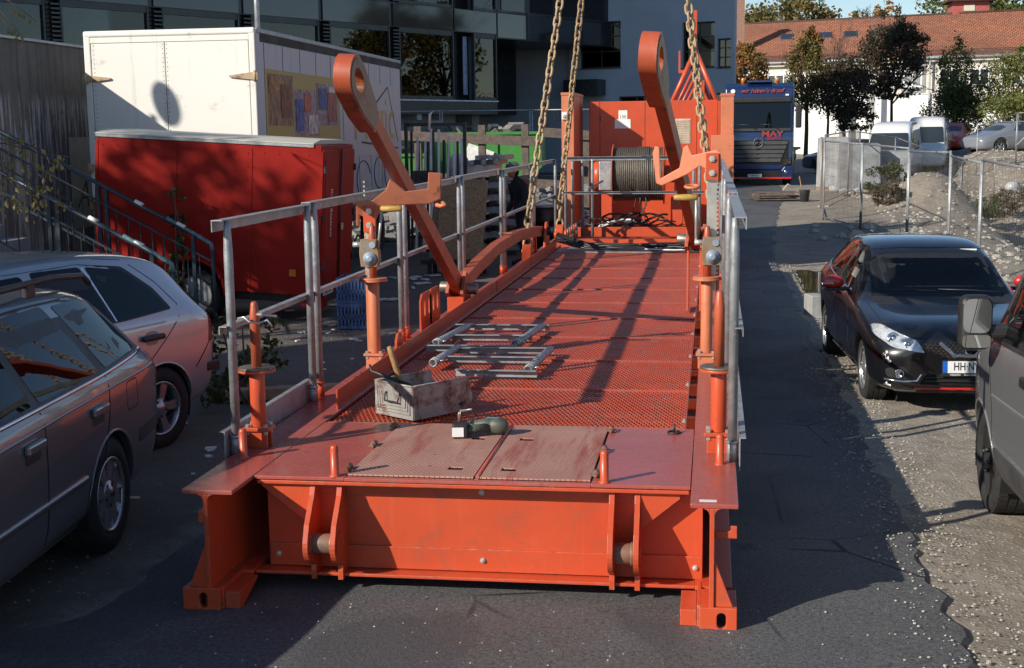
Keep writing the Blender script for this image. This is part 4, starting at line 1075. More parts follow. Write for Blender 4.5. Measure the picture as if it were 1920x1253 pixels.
# ---- estate car in the left foreground
MATS['estate_paint'] = carpaint('grey_violet_metallic', (.20, .195, .215), .6, dirt=.15, rough=.34)
st = [(.0, .34, .58, .66, .50, .54, .42), (.05, .24, .58, .72, .70, .72, .55), (.3, .20, .66, .80, .85, .86, .66), (.8, .19, .80, .90, .87, .885, .72), (1.3, .19, .88, .965, .875, .89, .74), (1.55, .19, .90, 1.06, .875, .89, .68), (2.0, .19, .92, 1.33, .875, .89, .60), (2.35, .19, .93, 1.425, .875, .89, .585), (3.0, .19, .94, 1.45, .875, .885, .59), (3.6, .20, .945, 1.44, .87, .88, .585), (4.05, .21, .94, 1.40, .865, .87, .57), (4.32, .23, .93, 1.27, .85, .855, .57), (4.50, .27, .90, 1.06, .80, .82, .62), (4.60, .34, .84, .94, .70, .72, .58), (4.62, .42, .78, .86, .60, .62, .50)]
cb = [(1.45, .45, .86, .92, .70, .72, .62), (1.65, .40, .91, 1.03, .72, .76, .60), (2.05, .40, .92, 1.27, .73, .78, .55), (2.4, .40, .93, 1.37, .73, .78, .54), (3.0, .40, .94, 1.395, .73, .78, .545), (3.6, .40, .94, 1.385, .73, .77, .54), (4.02, .45, .94, 1.34, .72, .76, .53), (4.25, .5, .93, 1.21, .70, .74, .52), (4.38, .6, .9, 1.03, .66, .70, .52)]
rz = radians(95); sc = 1.04
CW = Car('estate_car', 'violet-grey estate car with roof rails standing next to the platform front', 'car', st, MATS['estate_paint'], place((-3.40, 6.92, 0), 3.55, -.80, rz, sc), rz, sc, [(.92, .345, .31, 0), (3.55, .345, .31, 0)], cb)
CW.wsx, CW.rwx = 2.0, 4.0
w1 = [(1.95, .975), (2.62, .985), (2.62, 1.35), (2.40, 1.34)]; w2 = [(2.70, .985), (3.50, .995), (3.36, 1.365), (2.70, 1.365)]; w3 = [(3.60, .998), (4.20, 1.02), (4.06, 1.29), (3.86, 1.34), (3.48, 1.35)]
rw = [(-.58, 1.0), (.58, 1.0), (.50, 1.33), (-.50, 1.33)]; wsA = [(-.66, .99), (.66, .99), (.56, 1.36), (-.56, 1.36)]
CW.opening(wsA, 'F'); CW.opening([(y * .95, z) for y, z in rw], 'B')
for v in 'LR':
    CW.panel('window_seal', [(1.90, .965), (2.6, .972), (3.5, .982), (4.26, 1.005), (4.10, 1.315), (3.86, 1.365), (3.0, 1.385), (2.42, 1.365)], v, MATS['black_plastic'], .0012, .1, .03, .02)
    for w_ in (w1, w2, w3): CW.opening(w_, v)
for v in 'LR':
    for w_ in (w1, w2, w3): CW.panel('side_window', w_, v, MATS['glass_dark'], .003, .14, .03, .004)
    CW.strip('chrome_belt', [(1.85, .955), (2.6, .962), (3.5, .972), (4.30, .995)], v, MATS['chrome'], .022, .004)
    CW.strip('rub_strip', [(1.3, .50), (3.15, .50)], v, MATS['estate_paint'], .035, .010)
    for pts in ([(2.66, .30), (2.66, .95)], [(3.42, .55), (3.50, .72), (3.55, .97)], [(1.55, .30), (1.60, .90)]): CW.strip('door_seam', pts, v, MATS['black_void'])
    CW.strip('door_seam', [(3.18, .25), (3.20, .45), (3.42, .55)], v, MATS['black_void'])
    for x in (2.50, 3.34):
        h, nn = CW.hit(x, .80, v); CW.panel('handle_recess', [(x - .09, .745), (x + .09, .745), (x + .09, .80), (x - .09, .80)], v, MATS['steel_dark'], .001, .05, .025)
        B().cbox(h + nn * .016 + Vector((0, 0, .02)), (.20, .03, .05)).build('door_handle', MATS['estate_paint'], CW.root, .012)
    sg = 1 if v == 'L' else -1
    B().path([(2.5, sg * .60, 1.415), (2.56, sg * .61, 1.475), (2.8, sg * .615, 1.505), (3.5, sg * .61, 1.50), (3.95, sg * .60, 1.465), (4.05, sg * .595, 1.41)], .018, 8).build('roof_rail', MATS['steel_dark'], CW.root)
    B().cbox((3.2, sg * .612, 1.47), (.10, .03, .08)).build('rail_foot', MATS['steel_dark'], CW.root, .008)
    CW.strip('roof_trim', [(2.45, 1.405), (3.3, 1.415), (3.9, 1.385), (4.12, 1.325)], v, MATS['steel_dark'], .016, .004)
    CW.strip('sill_strip', [(1.3, .23), (3.18, .23)], v, MATS['trim_grey'], .06, .004)
    CW.panel('tail_light', [(4.40, .80), (4.56, .82), (4.54, .94), (4.42, .96)], v, MATS['lamp_red'], .004, .05, .02)
CW.panel('windscreen', wsA, 'F', MATS['glass_dark'], .003, .12, .05, .004); CW.panel('rear_window', rw, 'B', MATS['glass_dark'], .003, .12, .05, .004)
for v in 'LR':
    CW.strip('arch_lip', [(3.55 + .352 * cos(a_), .31 + .352 * sin(a_)) for a_ in [pi * i / 16 for i in range(17)]], v, MATS['estate_paint'], .012, .004)
    CW.strip('shoulder_crease', [(1.6, .86), (2.7, .885), (3.6, .90), (4.35, .90)], v, MATS['estate_paint'], .012, .006)
    CW.panel('bumper_moulding', [(3.98, .50), (4.5, .52), (4.5, .60), (4.0, .58)], v, MATS['trim_grey'], .006, .08, .02)
    CW.strip('fuel_flap', round_poly([(3.80, .72), (3.98, .72), (3.98, .88), (3.80, .88)], .03), v, MATS['black_void'], .006, .001, closed=True)
CW.finish(); seats(CW.root, 2.3, 3.15, .30)
for x in (.92, 3.55):
    for sg in (1, -1):
        wheel(CW.root, x, sg * .85, .31, .31, .20, 'cap', .205, sg); arch_liner(CW.root, x, .342, .31, sg, sg * .85)

# ---- silver hatchback behind it
MATS['silver_paint'] = carpaint('silver_metallic', (.50, .50, .53), .6, dirt=.2, rough=.36)
st = [(.0, .34, .60, .68, .50, .54, .42), (.05, .24, .60, .76, .68, .70, .55), (.28, .20, .68, .84, .80, .81, .64), (.7, .19, .82, .93, .82, .83, .68), (1.1, .19, .90, 1.0, .82, .835, .70), (1.32, .19, .92, 1.10, .82, .835, .64), (1.7, .19, .94, 1.36, .82, .835, .58), (2.0, .19, .95, 1.44, .82, .835, .57), (2.6, .19, .96, 1.465, .82, .83, .575), (3.1, .20, .97, 1.455, .82, .83, .57), (3.5, .22, .97, 1.41, .81, .82, .56), (3.68, .24, .96, 1.30, .80, .81, .56), (3.82, .27, .94, 1.10, .78, .79, .60), (3.92, .31, .88, .97, .72, .74, .58), (3.96, .40, .80, .88, .62, .64, .50)]
cb = [(1.22, .45, .90, .96, .64, .66, .58), (1.42, .40, .93, 1.07, .67, .70, .57), (1.75, .40, .94, 1.30, .68, .72, .53), (2.05, .40, .95, 1.385, .68, .72, .52), (2.6, .40, .96, 1.41, .68, .72, .525), (3.1, .40, .97, 1.40, .68, .72, .52), (3.45, .45, .97, 1.35, .67, .71, .51), (3.6, .5, .96, 1.22, .66, .7, .5), (3.7, .6, .93, 1.05, .62, .66, .5)]
rz = radians(71); sc = 1.02
CS = Car('silver_hatchback', 'dusty silver hatchback with five-spoke wheels parked below the stair railing', 'car', st, MATS['silver_paint'], place((-4.12, 9.35, 0), 3.25, -.74, rz, sc), rz, sc, [(.80, .335, .30, 0), (3.25, .335, .30, 0)], cb)
CS.wsx, CS.rwx = 1.7, 3.3
w1 = [(1.62, .985), (2.20, .995), (2.20, 1.37), (1.98, 1.36)]; w2 = [(2.28, .995), (2.80, 1.0), (2.72, 1.385), (2.28, 1.385)]; w3 = [(2.84, 1.0), (3.38, 1.03), (3.30, 1.16), (3.10, 1.33), (2.77, 1.382)]
rw = [(-.56, 1.02), (.56, 1.02), (.48, 1.36), (-.48, 1.36)]; wsA = [(-.62, 1.01), (.62, 1.01), (.53, 1.38), (-.53, 1.38)]
CS.opening(wsA, 'F'); CS.opening([(y * .95, z) for y, z in rw], 'B')
for v in 'LR':
    CS.panel('window_seal', [(1.56, .975), (2.2, .983), (2.84, .988), (3.42, 1.02), (3.33, 1.18), (3.12, 1.355), (2.72, 1.405), (1.98, 1.385)], v, MATS['black_plastic'], .0012, .1, .03, .02)
    for w_ in (w1, w2, w3): CS.opening(w_, v)
for v in 'LR':
    for w_ in (w1, w2, w3): CS.panel('side_window', w_, v, MATS['glass_dark'], .003, .14, .03, .004)
    CS.strip('chrome_divider', [(2.83, 1.0), (2.745, 1.38)], v, MATS['chrome'], .012, .005)
    CS.strip('door_frame_line', [(3.02, .60), (3.30, .82), (3.46, .96), (3.50, 1.05), (3.38, 1.22), (3.16, 1.40), (2.9, 1.425)], v, MATS['black_void'], .008, .001)
    CS.strip('door_seam', [(2.24, .3), (2.24, 1.0)], v, MATS['black_void']); CS.strip('door_seam', [(3.62, .55), (3.80, .72), (3.86, .9)], v, MATS['black_void'])
    for x in (3.14, 2.08):
        CS.panel('handle_recess', [(x - .07, .79), (x + .07, .79), (x + .07, .89), (x - .07, .89)], v, plain('silver_shadow', (.25, .25, .27), .4, .5), .001, .04, .05)
        h, nn = CS.hit(x, .845, v); B().cbox(h + nn * .022, (.23, .03, .042)).build('door_handle', MATS['black_plastic'], CS.root, .014)
    CS.panel('tail_light', [(3.80, .72), (3.93, .74), (3.91, .92), (3.82, .94)], v, MATS['lamp_red'], .004, .05, .02)
    h, nn = CS.hit(3.84, .53, v); B().cbox(h + nn * .012, (.15, .03, .07)).build('bumper_strip', MATS['black_plastic'], CS.root, .01)
CS.panel('windscreen', wsA, 'F', MATS['glass_dark'], .003, .12, .05, .004); CS.panel('rear_window', rw, 'B', MATS['glass_dark'], .003, .12, .05, .004)
for v in 'LR':
    CS.strip('arch_lip', [(3.25 + .342 * cos(a_), .30 + .342 * sin(a_)) for a_ in [pi * i / 16 for i in range(17)]], v, MATS['silver_paint'], .012, .004)
    CS.strip('shoulder_crease', [(1.4, .90), (2.3, .925), (3.3, .94)], v, MATS['silver_paint'], .012, .006)
CS.finish(); seats(CS.root, 2.0, 2.75, .32)
for x in (.80, 3.25):
    for sg in (1, -1):
        wheel(CS.root, x, sg * .79, .30, .30, .19, 'five', .20, sg); arch_liner(CS.root, x, .332, .30, sg, sg * .79)

# ---- grey panel van at the right edge, nose away from the camera
MATS['van_paint'] = carpaint('grey_van_paint', (.17, .17, .172), .15, dirt=.3, rough=.42)
st = [(.0, .36, .66, .76, .46, .50, .40), (.05, .28, .68, .86, .60, .64, .50), (.25, .25, .80, 1.0, .76, .79, .62), (.60, .25, .98, 1.14, .88, .90, .76), (.95, .25, 1.06, 1.26, .94, .95, .80), (1.35, .25, 1.10, 1.55, .945, .95, .83), (1.75, .25, 1.12, 1.84, .945, .95, .83), (2.05, .25, 1.12, 1.94, .945, .95, .82), (3.0, .25, 1.12, 1.97, .945, .95, .79), (4.3, .26, 1.12, 1.97, .945, .95, .79), (4.7, .28, 1.12, 1.93, .94, .945, .78), (4.78, .36, 1.10, 1.86, .90, .92, .74)]
cb = [(.95, .55, 1.0, 1.14, .76, .78, .70), (1.4, .5, 1.08, 1.47, .78, .82, .70), (1.8, .5, 1.1, 1.76, .78, .83, .70), (2.1, .5, 1.1, 1.86, .78, .83, .71), (2.6, .5, 1.1, 1.88, .78, .83, .71), (2.9, .5, 1.1, 1.86, .76, .81, .70)]
rz = radians(-89); sc = 1.0
CV = Car('grey_van', 'grey panel van with black wing mirror parked in front of the black hatchback', 'van', st, MATS['van_paint'], place((1.73, 8.42, -.05), 1.0, -.86, rz, sc), rz, sc, [(1.0, .37, .325, 0), (4.0, .37, .325, 0)], cb)
CV.wsx, CV.rwx = 1.6, 4.9
sw = [(1.22, 1.13), (2.30, 1.17), (2.30, 1.72), (1.92, 1.72), (1.62, 1.50)]
wsV = [(-.70, 1.24), (.70, 1.24), (.64, 1.78), (-.64, 1.78)]
CV.opening(wsV, 'F')
for v in 'LR':
    CV.panel('window_seal', [(1.16, 1.105), (2.34, 1.145), (2.34, 1.75), (1.90, 1.75), (1.58, 1.53)], v, MATS['black_plastic'], .0012, .1, .04, .02)
    CV.opening(sw, v)
for v in 'LR':
    CV.panel('side_window', [(1.44, 1.14), (2.28, 1.17), (2.28, 1.70), (1.92, 1.70), (1.66, 1.50)], v, MATS['glass'], .003, .14, .04, .004); CV.panel('quarter_window', [(1.24, 1.135), (1.41, 1.14), (1.62, 1.47), (1.56, 1.44)], v, MATS['glass'], .004, .14, .01, .004)
    CV.strip('door_seam', [(1.30, .36), (1.36, .70), (1.22, 1.10)], v, MATS['black_void'], .009); CV.strip('door_seam', [(2.38, .3), (2.38, 1.75)], v, MATS['black_void'], .009)
    CV.strip('fender_seam', [(.62, .62), (.82, .95), (1.16, 1.10)], v, MATS['chrome'], .008, .003)
    CV.panel('side_moulding', [(1.42, .32), (2.36, .32), (2.36, .50), (1.40, .50)], v, MATS['trim_grey'], .012, .1, .03)
    CV.panel('headlight', [(.16, .72), (.36, .80), (.62, 1.02), (.40, .98), (.18, .86)], v, MATS['lens'], .006, .06, .03)
    sg = 1 if v == 'L' else -1
    mo = B().cbox((1.46, sg * 1.085, 1.25), (.12, .19, .32)).build('wing_mirror', MATS['black_plastic'], CV.root, .05, 4)
    B().bar((1.46, sg * .88, 1.20), (1.46, sg * 1.04, 1.20), .08, .08).build('mirror_arm', MATS['black_plastic'], mo, .02)
    pl = round_poly([(-.078, -.055), (.078, -.055), (.078, .142), (-.078, .142)], .05)
    B().prism(pl, lambda u, v_, t: (1.5205 + t, sg * 1.085 + u, 1.25 + v_), 0, .004).build('mirror_glass', MATS['mirror'], mo)
    pl = round_poly([(-.078, -.142), (.078, -.142), (.078, -.066), (-.078, -.066)], .025)
    B().prism(pl, lambda u, v_, t: (1.5205 + t + (v_ + .11) * .2, sg * 1.085 + u, 1.25 + v_), 0, .004).build('mirror_glass', MATS['mirror'], mo)
    h, nn = CV.hit(2.2, 1.02, v); B().cbox(h + nn * .02, (.18, .035, .06)).build('door_handle', MATS['black_plastic'], CV.root, .012)
CV.panel('windscreen', wsV, 'F', MATS['glass'], .003, .14, .05, .004)
for v in 'LR':
    CV.strip('arch_lip', [(1.0 + .378 * cos(a_), .325 + .378 * sin(a_)) for a_ in [pi * i / 16 for i in range(17)]], v, MATS['van_paint'], .016, .005)
    CV.strip('door_crease', [(1.35, .80), (2.36, .83)], v, MATS['van_paint'], .014, .006)
CV.finish(); seats(CV.root, 1.9, 1.95, .55)
for x in (1.0, 4.0):
    for sg in (1, -1):
        wheel(CV.root, x, sg * .885, .325, .325, .21, 'steel', .215, sg, .0); arch_liner(CV.root, x, .366, .325, sg, sg * .90)
# ------------------------------------------------------------------ left side of the yard
def concrete(name, c0, c1, streak=.0, peel=0.0):
    k = N(name); n1 = k.noise(.9, 7, .65); n2 = k.noise(14, 5, .7)
    base = k.ramp(n1, [(.3, c0), (.7, c1)])
    base = k.mix(k.math('MULTIPLY', k.step(n2, .5, .75), .35), base, tuple(x * .55 for x in c0))
    if streak:
        vs = k.vec((7, 7, .35)); st = k.step(k.noise(1.0, 6, .7, vs), .48, .66)
        base = k.mix(k.math('MULTIPLY', st, streak), base, (.035, .03, .026))
    if peel:
        vs = k.vec((5, 9, .55)); st = k.step(k.noise(1.4, 8, .75, vs), .50, .53)
        zz = k.new('ShaderNodeSeparateXYZ'); k.t.links.new(k.tc.outputs['Object'], zz.inputs[0])
        band = k.math('MULTIPLY', k.step(zz.outputs[2], 3.0, 2.8), k.step(zz.outputs[2], .4, .7))
        base = k.mix(k.math('MULTIPLY', k.math('MULTIPLY', st, band), peel), base, (.40, .41, .44))
        gr = k.math('MULTIPLY', k.step(k.noise(3.2, 3, .5), .66, .70), band)
        base = k.mix(k.math('MULTIPLY', gr, .6), base, (.04, .16, .09))
    k.bump(k.math('ADD', n1, n2), .4, .02)
    return k.set(base, .85)
MATS['conc'] = concrete('raw_concrete', (.22, .23, .235), (.33, .34, .345), .3)
MATS['conc_wall'] = concrete('weathered_concrete', (.10, .095, .085), (.19, .18, .165), .55, .9)
MATS['conc_pale'] = concrete('pale_concrete', (.28, .28, .27), (.40, .40, .385), .35)  # paler concrete for blocks, sills and pillars
MATS['rail_blue'] = plain('dark_teal_paint', (.018, .035, .048), .4, 0, .3)
MATS['rail_worn'] = plain('worn_teal_paint', (.10, .18, .20), .4, 0, .5, 14)

t = thing('concrete_wall', 'tall streaked concrete wall with peeling pale paint behind the stair railing', 'wall', (-9.75, 15, 0), world=True)
B().box(-10.05, -9.75, 16.8, 21.5, -.2, 3.72).build('wall_slab', MATS['conc_wall'], t, .01)
B().box(-10.09, -9.70, 16.78, 21.52, 3.7205, 3.76).build('wall_coping', MATS['galv'], t, .004)
sb = B().box(-9.747, -9.735, 19.4, 20.6, .95, 2.35).build('sign_board', plain('cream_board', (.42, .40, .33), .6, 0, .25, 3), t, .002)
text_mesh('sign_script', 'Ant', .62, MATS['print'], sb, facing((-9.733, 20.0, 1.45), (1, 0, 0)), .001, shear=.35, bold=-.006)

# steps with two teal railings
t = thing('concrete_steps', 'concrete steps climbing beside the wall between two railings', 'steps', (-6.2, 14.9, 0), world=True)
for i in range(15):
    B().box(-6.5 - .31 * i - .31, -6.5 - .31 * i, 14.3, 15.5, 0, .16 * (i + 1)).build('step', MATS['conc'], t, .006)
def stair_rail(y, xe, ze, label, foot):
    t = thing('stair_railing', label, 'railing', (xe, y, 0), group='stair railings', world=True)
    sl_ = .517; xt = -11.2
    zt = ze + (xe - xt) * sl_
    pts = [(xt, y, zt), (xe - .10, y, ze + .03), (xe, y, ze - .03), (xe + .02, y, ze - .12), (xe + .02, y, .0)]
    B().path(pts[:3], .026, 10).build('handrail', MATS['rail_blue'], t)
    B().path([(xe - .55, y, ze + .55 * sl_ + .001), (xe - .10, y, ze + .0305), (xe + .001, y, ze - .029), (xe + .0205, y, ze - .12)], .0268, 10).build('worn_handrail_end', MATS['rail_worn'], t)
    B().tube((xe + .02, y, 0), (xe + .02, y, ze - .10), .024, n=10).build('newel_post', MATS['rail_blue'], t)
    for q in (.22, .82):
        B().bar((xt, y, zt - q), (xe + .0, y, ze - q - .02), .035, .02).build('rail_bar', MATS['rail_blue'], t)
    n = 34
    for i in range(n):
        x = xt + (xe - .08 - xt) * (i + .5) / n; z = ze + (xe - x) * sl_
        B().box(x - .006, x + .006, y - .006, y + .006, z - .82, z - .22).build('baluster', MATS['rail_blue'], t)
    for x in (xe - 1.32, xe - 1.42, xe - 2.9, xe - 3.0, xe - .22):
        z = ze + (xe - x) * sl_; B().box(x - .022, x + .022, y - .022, y + .022, max(0, z - 1.15), z - .02).build('rail_post', MATS['rail_blue'], t)
    for x in (xe - .95, xe - .42):
        z = ze + (xe - x) * sl_; B().tube((x, y, z + .003), (x + .10, y, z - .10 * sl_ + .003), .0275, n=10).build('tape', MATS['white_paint'], t)
stair_rail(15.6, -6.07, 1.06, 'teal stair railing on the wall side, right in front of the red trailer', 0)
stair_rail(14.2, -6.0, .95, 'teal stair railing on the car side, above the silver hatchback roof', 0)

# white box truck
def boxwhite(name, c0, dirt):
    k = N(name); vs = k.vec((5, 5, .3)); st = k.step(k.noise(1.0, 6, .7, vs), .56, .75)
    base = k.mix(k.math('MULTIPLY', st, dirt), c0, (.30, .27, .2))
    base = k.mix(k.math('MULTIPLY', k.step(k.noise(4, 6, .7), .6, .72), dirt * .8), base, (.35, .28, .18))
    return k.set(base, .5)
MATS['truck_white'] = boxwhite('dirty_white_panel', (.74, .72, .66), .6)
MATS['truck_side'] = boxwhite('grimy_side_panel', (.50, .48, .50), .8)
MATS['rusty'] = paint('rusty_hinge', (.45, .33, .2), .6, rust=.9)
MATS['grime'] = plain('black_grime', (.05, .045, .04), .8, 0, .5, 3)
TX0, TX1, TY0, TY1, TZ0, TZ1 = -9.02, -6.44, 18.6, 27.6, 1.05, 3.84
t = thing('box_truck', 'white box truck with rusty door hinges and torn posters on its side', 'truck', (-7.7, 23, 0), world=True)
B().box(TX0, TX1, TY0 + .02, TY1, TZ0, TZ1).build('cargo_box', MATS['truck_side'], t, .05, 3)
mid = (TX0 + TX1) / 2 - .06
for x0, x1 in ((TX0 + .11, mid - .006), (mid + .006, TX1 - .10)):
    B().box(x0, x1, TY0 - .012, TY0 + .019, TZ0 + .05, TZ1 - .16).build('rear_door', MATS['truck_white'], t, .006)
for args in ((TX0 + .001, TX0 + .10, TZ0, TZ1 - .02), (TX1 - .09, TX1 - .001, TZ0, TZ1 - .02)):
    B().box(args[0], args[1], TY0 - .02, TY0 + .0195, args[2], args[3]).build('corner_post', MATS['truck_white'], t, .012)
B().box(TX0 - .005, TX1 + .005, TY0 - .025, TY0 + .06, TZ1 - .075, TZ1 + .02).build('roof_cap', MATS['truck_white'], t, .03, 3)
B().box(TX0 + .1, TX1 - .09, TY0 - .018, TY0 + .0195, TZ1 - .155, TZ1 - .0755).build('door_header', MATS['truck_white'], t, .006)
B().box(TX1 - .03, TX1 + .015, TY0 + .061, TY1, TZ1 - .05, TZ1 + .015).build('side_roof_trim', MATS['galv'], t, .01)
B().box(TX1 + .001, TX1 + .006, TY0 + .2, TY1 - .05, TZ1 - .17, TZ1 - .051).build('grime_band', MATS['grime'], t)
for zz in (3.18, 1.9, 1.35):
    for x, sg in ((TX0 + .0, 1), (TX1 - .0, -1)):
        b = B().prism([(0, -.06), (.10, -.05), (.42, -.012), (.42, .012), (.10, .05), (0, .06)], lambda u, v, q: (x + sg * (u - .03), q, zz + v), TY0 - .045, TY0 - .022)
        b.tube((x + sg * .01, TY0 - .03, zz - .075), (x + sg * .01, TY0 - .03, zz + .075), .03, n=8); b.build('door_hinge', MATS['rusty'], t)
b = B()
for x in (mid - .03, mid + .03, TX0 + .15):
    for i in range(40): b.box(x - .005, x + .005, TY0 - .0155, TY0 - .0125, TZ0 + .1 + i * .064, TZ0 + .11 + i * .064)
o = b.build('rivets', MATS['steel_dark'], t); o['kind'] = 'stuff'
for i in range(10): B().box(TX1 + .0005, TX1 + .004, TY0 + .35 + i * .86, TY0 + .365 + i * .86, TZ0, TZ1 - .18).build('panel_seam', MATS['grime'], t)
def picture(name, cols, scale, vecs):
    k = N(name); v = k.vec(vecs); c = k.voro(scale, 'Color', v); n = k.noise(scale * 1.7, 5, .6, v)
    sep = k.new('ShaderNodeSeparateColor'); k.t.links.new(c, sep.inputs[0])
    base = k.ramp(sep.outputs[0], [(i / (len(cols) - 1) if len(cols) > 1 else 0, q) for i, q in enumerate(cols)])
    return k.set(k.mix(k.step(n, .4, .7), base, k.ramp(n, [(.3, cols[0]), (.7, cols[-1])])), .5)
MATS['poster_yellow'] = boxwhite('faded_yellow_paper', (.42, .30, .07), .5)
MATS['poster_pale'] = boxwhite('faded_pink_paper', (.55, .48, .47), .35)
MATS['pic_brown'] = picture('brown_interior_print', [(.05, .02, .015), (.16, .06, .03), (.30, .13, .05), (.40, .22, .09)], 5, (1, 4, 1.4))
MATS['pic_blue'] = picture('blue_stage_print', [(.05, .03, .05), (.16, .11, .17), (.36, .11, .07), (.48, .42, .40)], 9, (1, 3, 1.2))
MATS['gold'] = plain('gold_lettering', (.50, .33, .09), .5)
ps = lambda y0, y1, z0, z1, m, q, nm, par: B().box(TX1 + .0045 + q, TX1 + .007 + q, y0, y1, z0, z1).build(nm, m, par)
P1 = ps(18.95, 22.9, 2.28, 3.30, MATS['poster_yellow'], 0, 'poster', t)
ps(19.05, 20.25, 2.48, 3.24, MATS['pic_brown'], .003, 'poster_picture', P1); ps(20.3, 21.6, 2.32, 3.05, MATS['pic_blue'], .003, 'poster_picture', P1); ps(21.5, 22.75, 2.5, 3.18, MATS['pic_blue'], .0065, 'poster_picture', P1)
rq = random.Random(4)
for yy0, zz0, w0_, h0_, cc in ((19.1, 2.95, .5, .25, (.35, .16, .05)), (19.65, 2.6, .5, .5, (.22, .07, .03)), (20.35, 2.4, .4, .5, (.08, .10, .28)), (20.8, 2.7, .35, .3, (.45, .12, .06)), (21.0, 2.36, .5, .3, (.5, .42, .36)), (21.6, 2.75, .45, .35, (.07, .09, .22)), (22.1, 2.55, .55, .5, (.30, .10, .08)), (22.2, 2.95, .4, .2, (.5, .47, .42))):
    ps(yy0, yy0 + w0_, zz0, zz0 + h0_, plain('poster_patch', cc, .6, 0, .6, 9), .010 + rq.uniform(0, .004), 'poster_picture', P1)
P2 = ps(23.1, 27.35, 1.95, 3.30, MATS['poster_pale'], .002, 'poster', t)
text_mesh('poster_lettering', 'Magic', 1.25, MATS['gold'], P2, facing((TX1 + .012, 25.35, 2.62), (1, 0, 0)), .001, bold=-.004, sx=1.15)
b = B()
for p, q in (((24.9, 2.75), (26.4, 3.27)), ((26.4, 3.27), (27.2, 2.2)), ((24.3, 2.2), (27.2, 2.06))): b.bar((TX1 + .011, p[0], p[1]), (TX1 + .011, q[0], q[1]), .004, .035)
b.build('drawn_line', MATS['print'], P2)
MATS['spray'] = plain('blue_spray_paint', (.06, .06, .12), .6, 0, .4)
for cyy, czz, r in ((23.3, 1.65, .30), (24.4, 1.5, .36), (25.6, 1.6, .30), (26.5, 1.55, .34)):
    B().path([(TX1 + .004, cyy + r * cos(a) * 1.4, czz + r * sin(a)) for a in [.3 + 4.6 * i / 16 for i in range(17)]], .011, 6).build('graffiti_stroke', MATS['spray'], t)
text_mesh('graffiti_tag', 'keh', .5, MATS['white_paint'], t, facing((TX1 + .006, 24.6, 1.28), (1, 0, 0)), .001, bold=-.004)
B().box(TX0 + .25, TX1 - .25, 18.9, 27.2, .72, 1.049).build('chassis', MATS['steel_dark'], t, .01)
for y in (20.4, 25.6):
    for x, sg in ((TX0 + .03, -1), (TX1 - .03, 1)):
        b = B().lathe((x, y, .47), (sg, 0, 0), [(.26, -.28), (.45, -.27), (.47, -.22), (.47, -.05), (.45, 0), (.28, 0), (.24, -.05), (.1, -.02), (.001, -.02)], 28); b.build('wheel', MATS['tyre'], t)
B().tube((-8.25, 24.0, 3.84), (-8.25, 24.0, 5.6), .05, n=10).build('roof_pole', MATS['galv'], t)

# red box trailer
MATS['trailer_red'] = plain('trailer_red', (.27, .011, .007), .5, 0, .15, 2, spec=.15)
MATS['roof_cream'] = boxwhite('cream_grp_roof', (.52, .49, .42), .3)
t = thing('box_trailer', 'dark red box trailer with cream roof and single wheel by the stair railing', 'trailer', (-6.36, 16.8, 0))
t.rotation_euler = (0, radians(3.6), radians(1.5))
hw = 1.45
B().box(-hw, hw, -.80, .80, .42, 2.30).build('box_body', MATS['trailer_red'], t, .012)
for x in (-hw + .0, -.42, .55, hw):
    B().box(x - .02, x + .02, -.806, -.8005, .44, 2.22).build('panel_joint', MATS['trailer_red'], t, .002)
b = B()
for x in [-hw + .08 + i * .19 for i in range(16)]:
    b.sphere((x, -.803, 2.17), .008, 6, 4)
for x in (-.46, -.38, .51, .59):
    for i in range(11): b.sphere((x, -.803, .55 + i * .16), .007, 6, 4)
o = b.build('rivets', MATS['trailer_red'], t); o['kind'] = 'stuff'
B().prism([(-.82, 2.3005), (.82, 2.3005), (.82, 2.315), (.5, 2.36), (-.5, 2.36), (-.82, 2.315)], lambda u, v, q: (q, u, v), -hw - .02, hw - .10).build('roof', MATS['roof_cream'], t, .015)
B().box(-hw - .01, hw - .10, -.815, -.8065, 2.265, 2.2995).build('roof_edge_trim', MATS['galv'], t, .003)
for x0, x1 in ((-.79, -.01), (.01, .79)):
    dr = B().box(hw + .0005, hw + .028, x0, x1, .50, 2.24).build('end_door', MATS['trailer_red'], t, .008)
    B().box(hw + .0285, hw + .034, x0 + .08, x1 - .08, .6, 2.12).build('door_pressing', MATS['trailer_red'], dr, .004)
    for zz in (.8, 1.4, 2.0): B().cbox((hw + .04, x0 + .02 if x0 < -.5 else x1 - .02, zz), (.03, .06, .09)).build('door_hinge', MATS['steel_dark'], dr, .004)
B().tube((hw + .05, .0, .5), (hw + .05, .0, 2.25), .012, n=8).build('locking_bar', MATS['steel_dark'], t)
B().cbox((hw + .06, .03, 1.25), (.05, .05, .09)).build('padlock', MATS['bolt'], t, .008)
text_mesh('door_lettering', 'Ihre Station', .13, MATS['white_paint'], t, facing((hw + .0355, -.40, 1.45), (1, 0, 0), (0, 1, 0)), .0006)
number_plate(t, (hw + .03, -.45, .47), (1, 0, 0), 'HEX 360', blue=False)
B().cbox((1.12, -.815, .70), (.09, .02, .09)).build('side_marker', MATS['amber'], t, .006)
B().box(-hw, hw, -.60, .60, .30, .4195).build('frame', MATS['steel_dark'], t, .008)
B().cbox((hw - .1, -.6, .33), (.3, .12, .14)).build('tail_bumper', MATS['trailer_red'], t, .01)
b = B(); n = 14; vs = []
for yy in (-.80, -1.03):
    for rr in (.43, .40):
        for i in range(n + 1):
            a = pi * i / n; vs.append((-.10 + rr * cos(a), yy, .40 + rr * sin(a)))
m_ = n + 1; fs = []
